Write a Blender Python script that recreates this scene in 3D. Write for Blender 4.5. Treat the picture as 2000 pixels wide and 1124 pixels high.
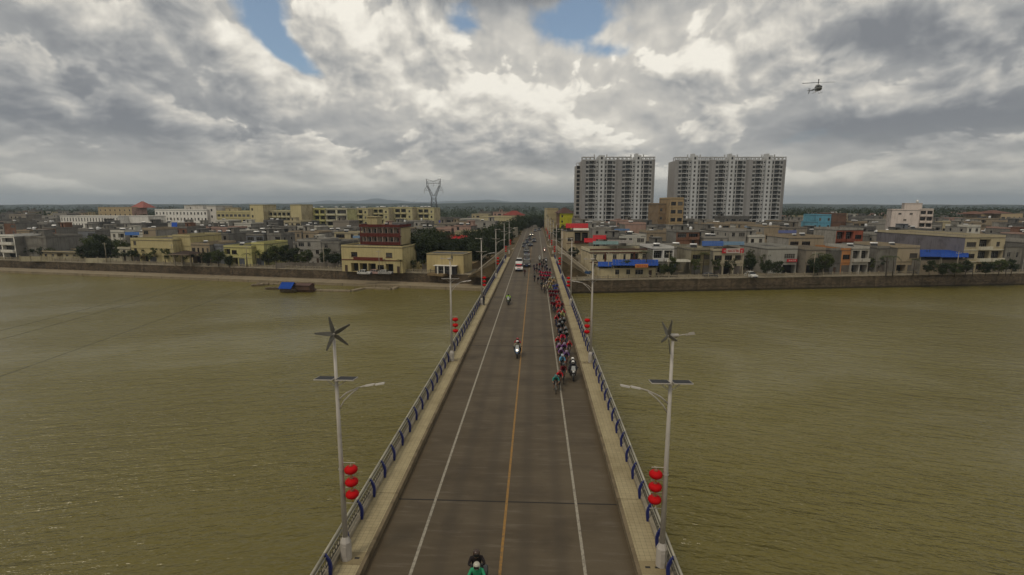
import bpy, bmesh, math, random
from mathutils import Vector, Matrix
PI = math.pi
rnd = random.Random(7)
scn = bpy.context.scene
for o in list(bpy.data.objects):
    bpy.data.objects.remove(o)

# ------------------------------------------------------------------ camera
W0, H0, FPX = 2000.0, 1124.0, 1000.0          # photograph size, focal length in its pixels
CAM = Vector((0.0, 0.0, 16.0))                # metres above the bridge deck (z = 0)
PITCH = math.atan(163.0 / FPX)
YAW = math.radians(2.6)
cam_data = bpy.data.cameras.new('camera')
cam_data.sensor_width = 36.0
cam_data.lens = 36.0 * FPX / W0
cam_data.clip_start = 0.5
cam_data.clip_end = 30000
cam_ob = bpy.data.objects.new('camera', cam_data)
scn.collection.objects.link(cam_ob)
cam_ob.location = CAM
cam_ob.rotation_euler = (PI / 2 - PITCH, 0, YAW)
scn.camera = cam_ob
CAM_R = Matrix.Rotation(YAW, 3, 'Z') @ Matrix.Rotation(PI / 2 - PITCH, 3, 'X')

def ray(px, py):
    """direction of a photograph pixel, scaled to 1 along the horizontal bridge axis"""
    d = CAM_R @ Vector(((px - W0 / 2) / FPX, -(py - H0 / 2) / FPX, -1.0))
    return d
def at_z(px, py, z):
    d = ray(px, py)
    return CAM + d * ((z - CAM.z) / d.z)
def at_y(px, py, y):
    d = ray(px, py)
    return CAM + d * (y / d.y)

# ------------------------------------------------------------------ sky and sun
SUN_EL, SUN_AZ = math.radians(56), math.radians(-142)     # azimuth from the bridge axis, positive to the right
world = bpy.data.worlds.new('World')
scn.world = world
world.use_nodes = True
nt = world.node_tree
nt.nodes.clear()
class NB:
    """small helper to write node graphs"""
    def __init__(s, tree): s.t = tree
    def n(s, typ, ins=None, **kw):
        nd = s.t.nodes.new(typ)
        for k, v in kw.items(): setattr(nd, k, v)
        for k, v in (ins or {}).items():
            i = nd.inputs[k]
            if isinstance(v, bpy.types.NodeSocket): s.t.links.new(v, i)
            else: i.default_value = v
        return nd
    def m(s, op, a, b=None, c=None, clamp=False):
        ins = {0: a}
        if b is not None: ins[1] = b
        if c is not None: ins[2] = c
        return s.n('ShaderNodeMath', ins, operation=op, use_clamp=clamp).outputs[0]
    def ss(s, x, a, b):
        return s.n('ShaderNodeMapRange', {'Value': x, 'From Min': a, 'From Max': b}, interpolation_type='SMOOTHSTEP').outputs[0]
    def lin(s, x, a, b, c=0.0, d=1.0):
        return s.n('ShaderNodeMapRange', {'Value': x, 'From Min': a, 'From Max': b, 'To Min': c, 'To Max': d}).outputs[0]
    def mix(s, f, a, b, blend='MIX'):
        nd = s.n('ShaderNodeMix', data_type='RGBA', blend_type=blend)
        for k, v in ((0, f), (6, a), (7, b)):
            i = nd.inputs[k]
            if isinstance(v, bpy.types.NodeSocket): s.t.links.new(v, i)
            else: i.default_value = v
        return nd.outputs[2]
    def noise(s, vec, scale, detail=4, rough=0.55, dist=0.0, lac=2.0):
        return s.n('ShaderNodeTexNoise', {'Vector': vec, 'Scale': scale, 'Detail': detail, 'Roughness': rough, 'Distortion': dist, 'Lacunarity': lac}).outputs['Fac']
    def noise2(s, vec, scale, detail=4, rough=0.55):
        return s.n('ShaderNodeTexNoise', {'Vector': vec, 'Scale': scale, 'Detail': detail, 'Roughness': rough}, noise_dimensions='2D').outputs['Fac']
    def xyz(s, x, y, z=0.0):
        return s.n('ShaderNodeCombineXYZ', {0: x, 1: y, 2: z}).outputs[0]

# cloud density as a node group, so it can be read a second time a little towards the light
grp = bpy.data.node_groups.new('cloud_density', 'ShaderNodeTree')
grp.interface.new_socket('Vector', in_out='INPUT', socket_type='NodeSocketVector')
grp.interface.new_socket('Density', in_out='OUTPUT', socket_type='NodeSocketFloat')
g = NB(grp)
gi = g.n('NodeGroupInput').outputs[0]
go = g.n('NodeGroupOutput')
mid = g.noise2(gi, 0.80, 7, 0.57)
vor = g.n('ShaderNodeTexVoronoi', {'Vector': gi, 'Scale': 1.9, 'Detail': 2.0, 'Roughness': 0.55, 'Lacunarity': 2.5}, feature='F1', voronoi_dimensions='2D', normalize=True)
puff = g.m('POWER', vor.outputs['Distance'], 1.8)
dn = g.m('SUBTRACT', g.m('MULTIPLY', mid, 2.2), g.m('MULTIPLY', puff, 0.9))
grp.links.new(dn, go.inputs[0])

b = NB(nt)
tc = b.n('ShaderNodeTexCoord').outputs['Generated']
sep = b.n('ShaderNodeSeparateXYZ', {0: tc})
dx, dy, dz = sep.outputs
az = b.m('ARCTAN2', dx, dy)
el = b.m('ARCSINE', b.m('MAXIMUM', dz, 0.0))
K = 0.14
elk = b.m('ADD', el, K)
u = b.m('MULTIPLY', az, 4.6)
v = b.m('MULTIPLY', b.m('LOGARITHM', elk, math.e), 2.35)
P0 = b.xyz(b.m('ADD', u, 1.3), v, 0.0)
warp = b.n('ShaderNodeTexNoise', {'Vector': P0, 'Scale': 1.5, 'Detail': 2.0, 'Roughness': 0.5}, noise_dimensions='2D')
wv = b.n('ShaderNodeVectorMath', {0: warp.outputs['Color'], 1: (0.5, 0.5, 0.5)}, operation='SUBTRACT').outputs[0]
wv = b.n('ShaderNodeVectorMath', {0: wv, 'Scale': 0.22}, operation='SCALE').outputs[0]
P = b.n('ShaderNodeVectorMath', {0: P0, 1: wv}, operation='ADD').outputs[0]
P2 = b.n('ShaderNodeVectorMath', {0: P, 1: (0.05, 0.17, 0.0)}, operation='ADD').outputs[0]
def dens(p):
    nd = nt.nodes.new('ShaderNodeGroup'); nd.node_tree = grp
    nt.links.new(p, nd.inputs[0]); return nd.outputs[0]
d0, d1 = dens(P), dens(P2)

def sky_dir(px, py):
    d = ray(px, py).normalized()
    return math.atan2(d.x, d.y), math.asin(d.z)
def blob(px, py, rx, ry, rot=0.0):
    """soft ellipse in sky direction; radii in photograph pixels"""
    a0, e0 = sky_dir(px, py)
    a1 = sky_dir(px + rx, py)[0] - a0
    e1 = sky_dir(px, py - ry)[1] - e0
    ax = b.m('DIVIDE', b.m('SUBTRACT', az, a0), a1)
    ey = b.m('DIVIDE', b.m('SUBTRACT', el, e0), e1)
    if rot:
        c, s_ = math.cos(rot), math.sin(rot)
        k = ry / rx
        # rotate in pixel-like space
        X, Y = b.m('MULTIPLY', ax, rx), b.m('MULTIPLY', ey, ry)
        ax = b.m('DIVIDE', b.m('ADD', b.m('MULTIPLY', X, c), b.m('MULTIPLY', Y, s_)), rx)
        ey = b.m('DIVIDE', b.m('SUBTRACT', b.m('MULTIPLY', Y, c), b.m('MULTIPLY', X, s_)), ry)
    r2 = b.m('ADD', b.m('MULTIPLY', ax, ax), b.m('MULTIPLY', ey, ey))
    return b.m('POWER', math.e, b.m('MULTIPLY', r2, -1.0))
def total(lst):
    t = None
    for w, bl in lst:
        x = b.m('MULTIPLY', bl, w)
        t = x if t is None else b.m('ADD', t, x)
    return t
# cover: where the cloud deck opens (negative) and where it is thick
cover = total([(-1.0, blob(515, 30, 60, 75, 0.3)), (-1.0, blob(580, 118, 75, 30, -0.55)), (-0.75, blob(895, 42, 48, 70)), (0.20, blob(985, 30, 40, 60)),
               (-0.75, blob(1112, 52, 70, 52, -0.2)), (-0.55, blob(1200, 102, 60, 20)), (-0.3, blob(480, -60, 160, 60)), (-0.16, blob(280, 5, 40, 30)),
               (0.25, blob(330, 150, 240, 150)), (0.2, blob(760, 130, 150, 150)), (0.2, blob(1500, 150, 420, 260))])
# tone: grey undersides (negative) and brilliant banks (positive) of the big cloud masses in view
tone = total([(-0.36, blob(150, 215, 290, 85, -0.16)), (-0.26, blob(430, 250, 260, 50, -0.15)), (-0.14, blob(60, 90, 240, 120)), (-0.18, blob(330, 70, 110, 90)),
              (0.20, blob(760, 140, 330, 170)), (0.20, blob(1230, 170, 330, 150)), (0.22, blob(1480, 60, 260, 90)), (0.16, blob(1000, 260, 420, 80)),
              (-0.52, blob(1645, 95, 150, 52)), (-0.50, blob(1700, 258, 330, 66, -0.06)), (-0.28, blob(1950, 120, 190, 190)), (-0.22, blob(1970, 270, 200, 70)),
              (-0.30, blob(800, 290, 350, 34)), (-0.20, blob(1080, 310, 260, 30)), (0.22, blob(1750, 345, 380, 35)), (0.15, blob(1580, 215, 120, 40)), (0.12, blob(520, 345, 420, 40)),
              (-0.65, blob(880, -14, 130, 30)), (-0.55, blob(1120, -16, 160, 26)), (0.12, blob(690, 350, 140, 30))])
D0 = b.m('ADD', d0, cover)
alpha = b.ss(D0, 0.08, 0.56)
alpha = b.m('MAXIMUM', alpha, b.m('MULTIPLY', b.ss(el, 0.24, 0.15), 0.92))
grad = b.m('SUBTRACT', d0, d1)
# a soft far layer, and in front of it cumulus with crisp sunlit tops and grey undersides
back = b.m('ADD', b.m('MULTIPLY', grad, 0.55), 0.45)
front = b.m('ADD', b.m('ADD', b.m('MULTIPLY', grad, 1.40), b.m('MULTIPLY', b.m('SUBTRACT', d0, 0.92), -0.45)), 0.585)
crisp = b.ss(d0, 0.84, 0.94)
lit = b.m('ADD', b.m('MULTIPLY', back, b.m('SUBTRACT', 1.0, crisp)), b.m('MULTIPLY', front, crisp))
lit = b.m('ADD', lit, b.m('MULTIPLY', tone, 0.72), clamp=True)
ramp = b.n('ShaderNodeValToRGB', {0: lit})
cr = ramp.color_ramp
cr.interpolation = 'B_SPLINE'
cr.elements[0].position, cr.elements[0].color = 0.0, (0.200, 0.212, 0.230, 1)
cr.elements[1].position, cr.elements[1].color = 1.0, (0.97, 0.925, 0.82, 1)
for pos, col in ((0.22, (0.285, 0.293, 0.302, 1)), (0.45, (0.42, 0.42, 0.41, 1)), (0.68, (0.64, 0.61, 0.55, 1)), (0.85, (0.82, 0.78, 0.695, 1))):
    e = cr.elements.new(pos); e.color = col
# low clouds are seen through more air: less contrast, a little yellow
low = b.ss(el, 0.13, 0.0)
cloud_col = b.mix(b.m('MULTIPLY', low, 0.60), ramp.outputs[0], (0.58, 0.555, 0.48, 1))
sky = b.n('ShaderNodeTexSky', sky_type='NISHITA', sun_disc=False, sun_elevation=SUN_EL, sun_rotation=SUN_AZ, altitude=20, air_density=1.0, dust_density=1.2, ozone_density=1.4)
SKY_STRENGTH = 0.10
cl = b.n('ShaderNodeVectorMath', {0: cloud_col, 'Scale': 1.0 / SKY_STRENGTH}, operation='SCALE').outputs[0]
blue = b.n('ShaderNodeVectorMath', {0: sky.outputs[0], 1: (1.0, 1.12, 1.12)}, operation='MULTIPLY').outputs[0]
fin = b.mix(alpha, b.mix(0.22, blue, (4.2, 4.3, 4.3, 1)), cl)
bg = b.n('ShaderNodeBackground', {0: fin, 1: SKY_STRENGTH})
wo = b.n('ShaderNodeOutputWorld', {0: bg.outputs[0]})
world.cycles.sampling_method = 'MANUAL'
world.cycles.sample_map_resolution = 512

sun_d = bpy.data.lights.new('sun', 'SUN')
sun_d.energy = 1.2
sun_d.angle = math.radians(14)
sun_d.color = (1.0, 0.90, 0.74)
sun = bpy.data.objects.new('sun', sun_d)
scn.collection.objects.link(sun)
sun.location = (60, 100, 120)
sv = Vector((math.sin(SUN_AZ) * math.cos(SUN_EL), math.cos(SUN_AZ) * math.cos(SUN_EL), math.sin(SUN_EL)))
sun.rotation_euler = sv.to_track_quat('Z', 'Y').to_euler()

scn.view_settings.view_transform = 'Standard'
scn.view_settings.look = 'None'
scn.view_settings.exposure = 0.0
scn.view_settings.gamma = 1.0
scn.view_settings.use_curve_mapping = False
scn.cycles.max_bounces = 5
scn.cycles.diffuse_bounces = 2
scn.cycles.glossy_bounces = 2
scn.cycles.transmission_bounces = 2
scn.cycles.transparent_max_bounces = 6
scn.cycles.volume_bounces = 0
scn.cycles.caustics_reflective = False
scn.cycles.caustics_refractive = False
scn.cycles.use_denoising = True

# ------------------------------------------------------------------ helpers
COL = scn.collection
GZ, WZ = -5.5, -9.3                      # quay / town ground and water level (bridge deck is 0)

class MB:
    """mesh builder: collects shapes, then makes one mesh"""
    def __init__(s): s.v, s.f, s.m, s.sm = [], [], [], []
    def add(s, verts, faces, mat=0, smooth=False):
        n = len(s.v)
        s.v.extend([tuple(p) for p in verts])
        for f in faces:
            s.f.append([i + n for i in f]); s.m.append(mat); s.sm.append(smooth)
        return s
    def box(s, x0, y0, z0, x1, y1, z1, mat=0):
        return s.add([(x0,y0,z0),(x1,y0,z0),(x1,y1,z0),(x0,y1,z0),(x0,y0,z1),(x1,y0,z1),(x1,y1,z1),(x0,y1,z1)],
                     [(0,3,2,1),(4,5,6,7),(0,1,5,4),(1,2,6,5),(2,3,7,6),(3,0,4,7)], mat)
    def cbox(s, c, sx, sy, sz, mat=0, R=None):
        P = [Vector((a*sx/2, b_*sy/2, c_*sz/2)) for a, b_, c_ in ((-1,-1,-1),(1,-1,-1),(1,1,-1),(-1,1,-1),(-1,-1,1),(1,-1,1),(1,1,1),(-1,1,1))]
        if R is not None: P = [R @ p for p in P]
        c = Vector(c)
        return s.add([p + c for p in P], [(0,3,2,1),(4,5,6,7),(0,1,5,4),(1,2,6,5),(2,3,7,6),(3,0,4,7)], mat)
    def prism(s, poly, z0, z1, mat=0):
        """polygon (x, y) counter-clockwise, pulled up from z0 to z1"""
        n = len(poly)
        vs = [(x, y, z0) for x, y in poly] + [(x, y, z1) for x, y in poly]
        fs = [tuple(range(n-1, -1, -1)), tuple(range(n, 2*n))] + [(i, (i+1) % n, n+(i+1) % n, n+i) for i in range(n)]
        return s.add(vs, fs, mat)
    def profile_x(s, poly, x0, x1, mat=0):
        """polygon (y, z) extruded along x"""
        n = len(poly)
        vs = [(x0, y, z) for y, z in poly] + [(x1, y, z) for y, z in poly]
        fs = [tuple(range(n-1, -1, -1)), tuple(range(n, 2*n))] + [(i, (i+1) % n, n+(i+1) % n, n+i) for i in range(n)]
        return s.add(vs, fs, mat)
    def tube(s, pts, r, seg=6, mat=0, cap=True, smooth=True):
        pts = [Vector(p) for p in pts]
        rs = r if isinstance(r, (list, tuple)) else [r] * len(pts)
        vs, fs = [], []
        n = len(pts)
        for i, p in enumerate(pts):
            d = (pts[min(i+1, n-1)] - pts[max(i-1, 0)])
            d = d.normalized() if d.length > 1e-9 else Vector((0, 0, 1))
            ref = Vector((0, 0, 1)) if abs(d.z) < 0.93 else Vector((1, 0, 0))
            a = d.cross(ref).normalized(); c = a.cross(d).normalized()
            for k in range(seg):
                t = 2*PI*(k + 0.5)/seg
                vs.append(p + (a*math.cos(t) + c*math.sin(t)) * rs[i])
        for i in range(n-1):
            for k in range(seg):
                fs.append((i*seg+k, i*seg+(k+1) % seg, (i+1)*seg+(k+1) % seg, (i+1)*seg+k))
        if cap:
            fs.append(tuple(range(seg-1, -1, -1))); fs.append(tuple(range((n-1)*seg, n*seg)))
        return s.add(vs, fs, mat, smooth and seg > 5)
    def lathe(s, prof, seg=12, mat=0, c=(0,0,0), axis='Z', smooth=True):
        """profile (r, h) turned about an axis through c"""
        vs, fs = [], []
        for r, h in prof:
            for k in range(seg):
                t = 2*PI*k/seg
                x, y = r*math.cos(t), r*math.sin(t)
                p = {'Z': (x, y, h), 'X': (h, x, y), 'Y': (x, h, y)}[axis]
                vs.append((p[0]+c[0], p[1]+c[1], p[2]+c[2]))
        for i in range(len(prof)-1):
            for k in range(seg):
                q = (i*seg+k, i*seg+(k+1) % seg, (i+1)*seg+(k+1) % seg, (i+1)*seg+k)
                fs.append(q if axis != 'Y' else q[::-1])
        return s.add(vs, fs, mat, smooth)
    def mesh(s, name, mats):
        me = bpy.data.meshes.new(name)
        me.from_pydata(s.v, [], s.f)
        for m_ in (mats if isinstance(mats, (list, tuple)) else [mats]): me.materials.append(m_)
        me.polygons.foreach_set('material_index', s.m)
        me.polygons.foreach_set('use_smooth', s.sm)
        me.update()
        return me

def link(name, data, parent=None, loc=(0,0,0), rz=0.0, color=None, rot=None):
    o = bpy.data.objects.new(name, data)
    COL.objects.link(o)
    o.location = loc
    o.rotation_euler = rot if rot is not None else (0, 0, rz)
    if parent is not None: o.parent = parent
    if color is not None: o.color = (*color, 1.0)
    return o
def tag(o, label, cat, group=None):
    o['label'] = label; o['category'] = cat
    if group: o['group'] = group
    return o
def thing(name, label, cat, loc=(0,0,0), rz=0.0, group=None, rot=None, size=1.0):
    o = link(name, None, None, loc, rz, rot=rot)
    o.empty_display_size = 0.3
    if size != 1.0: o.scale = (size,)*3
    return tag(o, label, cat, group)
def struct(name, data, loc=(0,0,0)):
    o = link(name, data, None, loc); o['kind'] = 'structure'; return o
class Kit:
    """the parts of a thing; put() makes a thing with its own copies that share the mesh data"""
    def __init__(s): s.parts = []
    def add(s, name, mesh, up=None, loc=(0,0,0), rot=(0,0,0), tint=None, color=None):
        s.parts.append((name, mesh, up, loc, rot, tint, color)); return len(s.parts) - 1
    def put(s, name, label, cat, loc, rz=0.0, group=None, tints=None, size=1.0, rot=None):
        root = thing(name, label, cat, loc, rz, group, rot, size)
        obs = []
        for nm, me, up, l, r, tint, col in s.parts:
            c = (tints or {}).get(tint, col) if tint else col
            obs.append(link(nm, me, root if up is None else obs[up], l, rot=r, color=c))
        return root

# ------------------------------------------------------------------ materials
MATS = {}
def new_mat(name):
    m_ = bpy.data.materials.new(name); m_.use_nodes = True
    t = m_.node_tree; t.nodes.clear()
    return m_, NB(t)
def finish(nb, bsdf, disp=None):
    o = nb.n('ShaderNodeOutputMaterial', {0: bsdf.outputs[0]})
def mat(name, col=(0.5, 0.5, 0.5), rough=0.7, metal=0.0, tinted=False, grime=0.0, gscale=0.6, streak=0.0, bump=0.0, bscale=8.0, spec=0.5, fine=0.0, coat=0.0, vary=57.0):
    if name in MATS: return MATS[name]
    m_, n = new_mat(name)
    info = n.n('ShaderNodeObjectInfo')
    base = info.outputs['Color'] if tinted else None
    if base is None:
        rgb = n.n('ShaderNodeRGB'); rgb.outputs[0].default_value = (*col, 1); base = rgb.outputs[0]
    tcn = n.n('ShaderNodeTexCoord').outputs['Object']
    rv = n.n('ShaderNodeVectorMath', {0: n.xyz(info.outputs['Random'], info.outputs['Random'], 0.0), 'Scale': vary}, operation='SCALE').outputs[0]
    pos = n.n('ShaderNodeVectorMath', {0: tcn, 1: rv}, operation='ADD').outputs[0]
    if grime:
        a = n.noise(pos, gscale, 5, 0.6)
        base = n.mix(n.m('MULTIPLY', n.ss(a, 0.42, 0.72), grime), base, n.mix(1.0, base, (0.36, 0.33, 0.28, 1), 'MULTIPLY'))
    if streak:
        sv_ = n.n('ShaderNodeVectorMath', {0: pos, 1: (1.7, 1.7, 0.13)}, operation='MULTIPLY').outputs[0]
        a = n.noise(sv_, 1.0, 4, 0.6)
        base = n.mix(n.m('MULTIPLY', n.ss(a, 0.48, 0.75), streak), base, n.mix(1.0, base, (0.30, 0.27, 0.23, 1), 'MULTIPLY'))
    if fine:
        a = n.noise(pos, 9.0, 3, 0.6)
        base = n.mix(1.0, base, n.mix(a, (1-fine,)*3 + (1,), (1+fine,)*3 + (1,)), 'MULTIPLY')
    bs = n.n('ShaderNodeBsdfPrincipled', {'Base Color': base, 'Roughness': rough, 'Metallic': metal, 'Specular IOR Level': spec, 'Coat Weight': coat})
    if bump:
        bm_ = n.n('ShaderNodeBump', {'Height': n.noise(pos, bscale, 4, 0.6), 'Strength': bump, 'Distance': 0.05})
        n.t.links.new(bm_.outputs[0], bs.inputs['Normal'])
    finish(n, bs)
    MATS[name] = m_
    return m_

WALL = mat('wall_render', tinted=True, rough=0.88, grime=0.55, gscale=0.35, streak=0.55, fine=0.12, spec=0.2)
PAINT = mat('painted_wall', tinted=True, rough=0.8, grime=0.16, gscale=0.3, streak=0.32, fine=0.06, spec=0.2)
ROOF = mat('flat_roof', tinted=True, rough=0.9, grime=0.7, gscale=0.5, fine=0.15, spec=0.2)
SHEET = mat('roof_sheet', tinted=True, rough=0.8, grime=0.3, gscale=0.6, spec=0.12, vary=0.0)
def glass_material():
    m_, n = new_mat('window_glass')
    r_ = n.n('ShaderNodeObjectInfo').outputs['Random']
    col = n.mix(n.ss(r_, 0.62, 0.95), (0.010, 0.011, 0.012, 1), (0.095, 0.088, 0.075, 1))
    finish(n, n.n('ShaderNodeBsdfPrincipled', {'Base Color': col, 'Roughness': 0.15, 'Specular IOR Level': 0.4}))
    return m_
GLASS = glass_material()
DARK = mat('dark_interior', (0.016, 0.014, 0.012), 0.8)
FRAME = mat('window_frame', (0.30, 0.28, 0.25), 0.5, grime=0.3)
BROWNFRAME = mat('brown_frame', (0.06, 0.035, 0.02), 0.5)
SHUTTER = mat('roller_shutter', tinted=True, rough=0.55, grime=0.4, streak=0.3)
WHITE = mat('white_paint', (0.62, 0.60, 0.54), 0.55, grime=0.2)
POLE = mat('lamp_pole_paint', (0.42, 0.385, 0.34), 0.38, grime=0.25, gscale=1.5, spec=0.5)
STEEL = mat('brushed_steel', (0.36, 0.335, 0.26), 0.5, metal=0.25, grime=0.3)
LATTICE = mat('lattice_iron', (0.085, 0.078, 0.055), 0.6, grime=0.3)
BLUE = mat('blue_post_paint', (0.012, 0.020, 0.125), 0.45, grime=0.25, gscale=2.0)
LANTERN = mat('red_lantern_cloth', (0.46, 0.004, 0.006), 0.7, spec=0.15)
TASSEL = mat('gold_tassel', (0.40, 0.24, 0.05), 0.7)
GOLD = mat('gold_trim', (0.26, 0.06, 0.02), 0.6)
RUBBER = mat('rubber', (0.012, 0.012, 0.012), 0.8)
BLACK = mat('black_plastic', (0.014, 0.013, 0.013), 0.45)
CHROME = mat('chrome', (0.6, 0.6, 0.6), 0.2, metal=1.0)
CARPAINT = mat('car_paint', tinted=True, rough=0.38, spec=0.4, coat=0.2)
CLOTH = mat('cloth', tinted=True, rough=0.85, fine=0.15, spec=0.2)
SKIN = mat('skin', (0.24, 0.13, 0.08), 0.6)
LYCRA = mat('black_lycra', (0.016, 0.015, 0.017), 0.6)
HELMET = mat('helmet_shell', tinted=True, rough=0.3, spec=0.5)
SOLAR = mat('solar_cells', (0.022, 0.022, 0.024), 0.6, spec=0.2)
TANK = mat('steel_tank', (0.68, 0.67, 0.64), 0.35, metal=0.35)
WOOD = mat('weathered_wood', (0.10, 0.055, 0.035), 0.85, grime=0.5)
CONC = mat('concrete', (0.29, 0.25, 0.18), 0.9, grime=0.55, gscale=0.7, fine=0.2, streak=0.3)
BARK = mat('bark', (0.055, 0.043, 0.032), 0.95, fine=0.4)
LAMPGLASS = mat('lamp_glass', (0.72, 0.72, 0.70), 0.25)
def emit_mat(name, col, strength):
    m_, n = new_mat(name)
    e = n.n('ShaderNodeBsdfPrincipled', {'Base Color': (*col, 1), 'Emission Color': (*col, 1), 'Emission Strength': strength})
    finish(n, e); return m_
HEADLIT = emit_mat('lit_headlight', (1.0, 0.86, 0.60), 6.0)
def leaf_mat(name, c0, c1):
    m_, n = new_mat(name)
    info = n.n('ShaderNodeObjectInfo')
    geo = n.n('ShaderNodeNewGeometry')
    f = n.m('ADD', n.m('MULTIPLY', geo.outputs['Random Per Island'], 0.65), n.m('MULTIPLY', info.outputs['Random'], 0.35))
    col = n.mix(f, (*c0, 1), (*c1, 1))
    d = n.n('ShaderNodeBsdfPrincipled', {'Base Color': col, 'Roughness': 0.6, 'Specular IOR Level': 0.3})
    t = n.n('ShaderNodeBsdfTranslucent', {0: n.mix(0.5, col, (0.10, 0.13, 0.01, 1))})
    mx = n.n('ShaderNodeMixShader', {0: 0.22, 1: d.outputs[0], 2: t.outputs[0]})
    n.n('ShaderNodeOutputMaterial', {0: mx.outputs[0]})
    return m_
LEAF = leaf_mat('leaves', (0.024, 0.036, 0.009), (0.080, 0.095, 0.024))
LEAF_DARK = leaf_mat('dark_leaves', (0.014, 0.022, 0.008), (0.036, 0.050, 0.016))

# ------------------------------------------------------------------ water, ground, river walls
def water_material():
    m_, n = new_mat('river_water')
    tcn = n.n('ShaderNodeTexCoord').outputs['Object']
    sp = n.n('ShaderNodeSeparateXYZ', {0: tcn})
    x, y = sp.outputs[0], sp.outputs[1]
    bow = n.m('MULTIPLY', n.m('SQRT', n.m('ADD', n.m('MULTIPLY', x, x), 300.0)), 0.30)
    yy = n.m('ADD', y, bow)
    dist = n.m('SQRT', n.m('ADD', n.m('MULTIPLY', x, x), n.m('MULTIPLY', y, y)))
    far = n.ss(dist, 20.0, 170.0)
    big = n.noise(n.xyz(n.m('MULTIPLY', x, 0.20), n.m('MULTIPLY', yy, 0.62), 0.0), 1.0, 3, 0.6, 0.4)
    rip = n.noise(n.xyz(n.m('MULTIPLY', x, 0.42), n.m('MULTIPLY', yy, 1.55), 3.0), 1.0, 3, 0.62, 0.3)
    fine = n.noise(n.xyz(n.m('MULTIPLY', x, 1.6), n.m('MULTIPLY', yy, 4.2), 7.0), 1.0, 2, 0.6)
    gust = n.noise(n.xyz(n.m('MULTIPLY', x, 0.018), n.m('MULTIPLY', yy, 0.030), 1.0), 1.0, 3, 0.55, 0.6)
    rip = n.m('POWER', rip, 1.4)
    h = n.m('ADD', n.m('MULTIPLY', big, 1.5), n.m('ADD', n.m('MULTIPLY', rip, 0.85), n.m('MULTIPLY', fine, 0.30)))
    st = n.lin(gust, 0.40, 0.60, 0.30, 1.0)
    bmp = n.n('ShaderNodeBump', {'Height': h, 'Strength': st, 'Distance': 0.52})
    silt = n.noise(n.xyz(n.m('MULTIPLY', x, 0.012), n.m('MULTIPLY', y, 0.02), 5.0), 1.0, 3, 0.55)
    col = n.mix(n.ss(silt, 0.3, 0.7), (0.122, 0.100, 0.0205, 1), (0.150, 0.127, 0.0320, 1))
    bs = n.n('ShaderNodeBsdfPrincipled', {'Base Color': col, 'Roughness': n.lin(far, 0.0, 1.0, 0.19, 0.20), 'IOR': 1.333, 'Specular IOR Level': 0.65, 'Specular Tint': (1.0, 0.98, 0.88, 1), 'Normal': bmp.outputs[0]})
    finish(n, bs)
    return m_
mb = MB(); mb.add([(-1800, -500, 0), (1800, -500, 0), (1800, 420, 0), (-1800, 420, 0)], [(0, 1, 2, 3)])
struct('river_water', mb.mesh('river_water', water_material()), (0, 0, WZ))

LEDGE = 7.2
def bank_y(X):
    """water's edge, distance along the bridge axis; both halves read off the photograph"""
    if X < -3: return 145.8 + 0.178 * (-3 - max(X, -430.0))
    return 144.6 + 0.156 * (min(X, 500.0) - 8)
LROT, RROT = -math.atan(0.178), math.atan(0.156)

def ground_material():
    m_, n = new_mat('town_ground')
    tcn = n.n('ShaderNodeTexCoord').outputs['Object']
    a = n.noise(tcn, 0.05, 5, 0.6); c = n.noise(tcn, 0.6, 4, 0.6)
    soil = n.mix(n.ss(a, 0.35, 0.65), (0.13, 0.105, 0.07, 1), (0.20, 0.17, 0.12, 1))
    soil = n.mix(n.m('MULTIPLY', c, 0.6), soil, (0.08, 0.066, 0.045, 1))
    dist = n.n('ShaderNodeSeparateXYZ', {0: tcn}).outputs[1]
    big = n.noise(tcn, 0.006, 6, 0.65)
    green = n.mix(n.ss(big, 0.4, 0.62), (0.018, 0.028, 0.010, 1), (0.045, 0.058, 0.020, 1))
    col = n.mix(n.ss(dist, 420.0, 520.0), soil, green)
    finish(n, n.n('ShaderNodeBsdfPrincipled', {'Base Color': col, 'Roughness': 0.95, 'Specular IOR Level': 0.1}))
    return m_
GROUND_M = ground_material()
mb = MB()
xs = [-9000, -4000, -2000, -1000, -600, -430] + list(range(-400, 0, 20)) + [-9, -3.01, 8, 20] + list(range(40, 520, 20)) + [700, 1200, 2500, 5000, 9000]
ys = [0.0, 9, 25, 60, 120, 220, 350, 550, 900, 1500, 2500, 4000, 7000, 12000]
rows = []
for j, yo in enumerate(ys):
    for X in xs:
        b0 = bank_y(X) + (LEDGE + 0.2 if X < -3 else 0.0)
        yy_ = b0 + 1.0 + yo if yo < 200 else b0 * max(0, 1 - (yo-200)/400) + yo + 1
        rows.append((X, yy_, GZ))
nx = len(xs)
fs = [(j*nx+i, j*nx+i+1, (j+1)*nx+i+1, (j+1)*nx+i) for j in range(len(ys)-1) for i in range(nx-1)]
mb.add(rows, fs)
struct('town_ground', mb.mesh('town_ground', GROUND_M))

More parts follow.
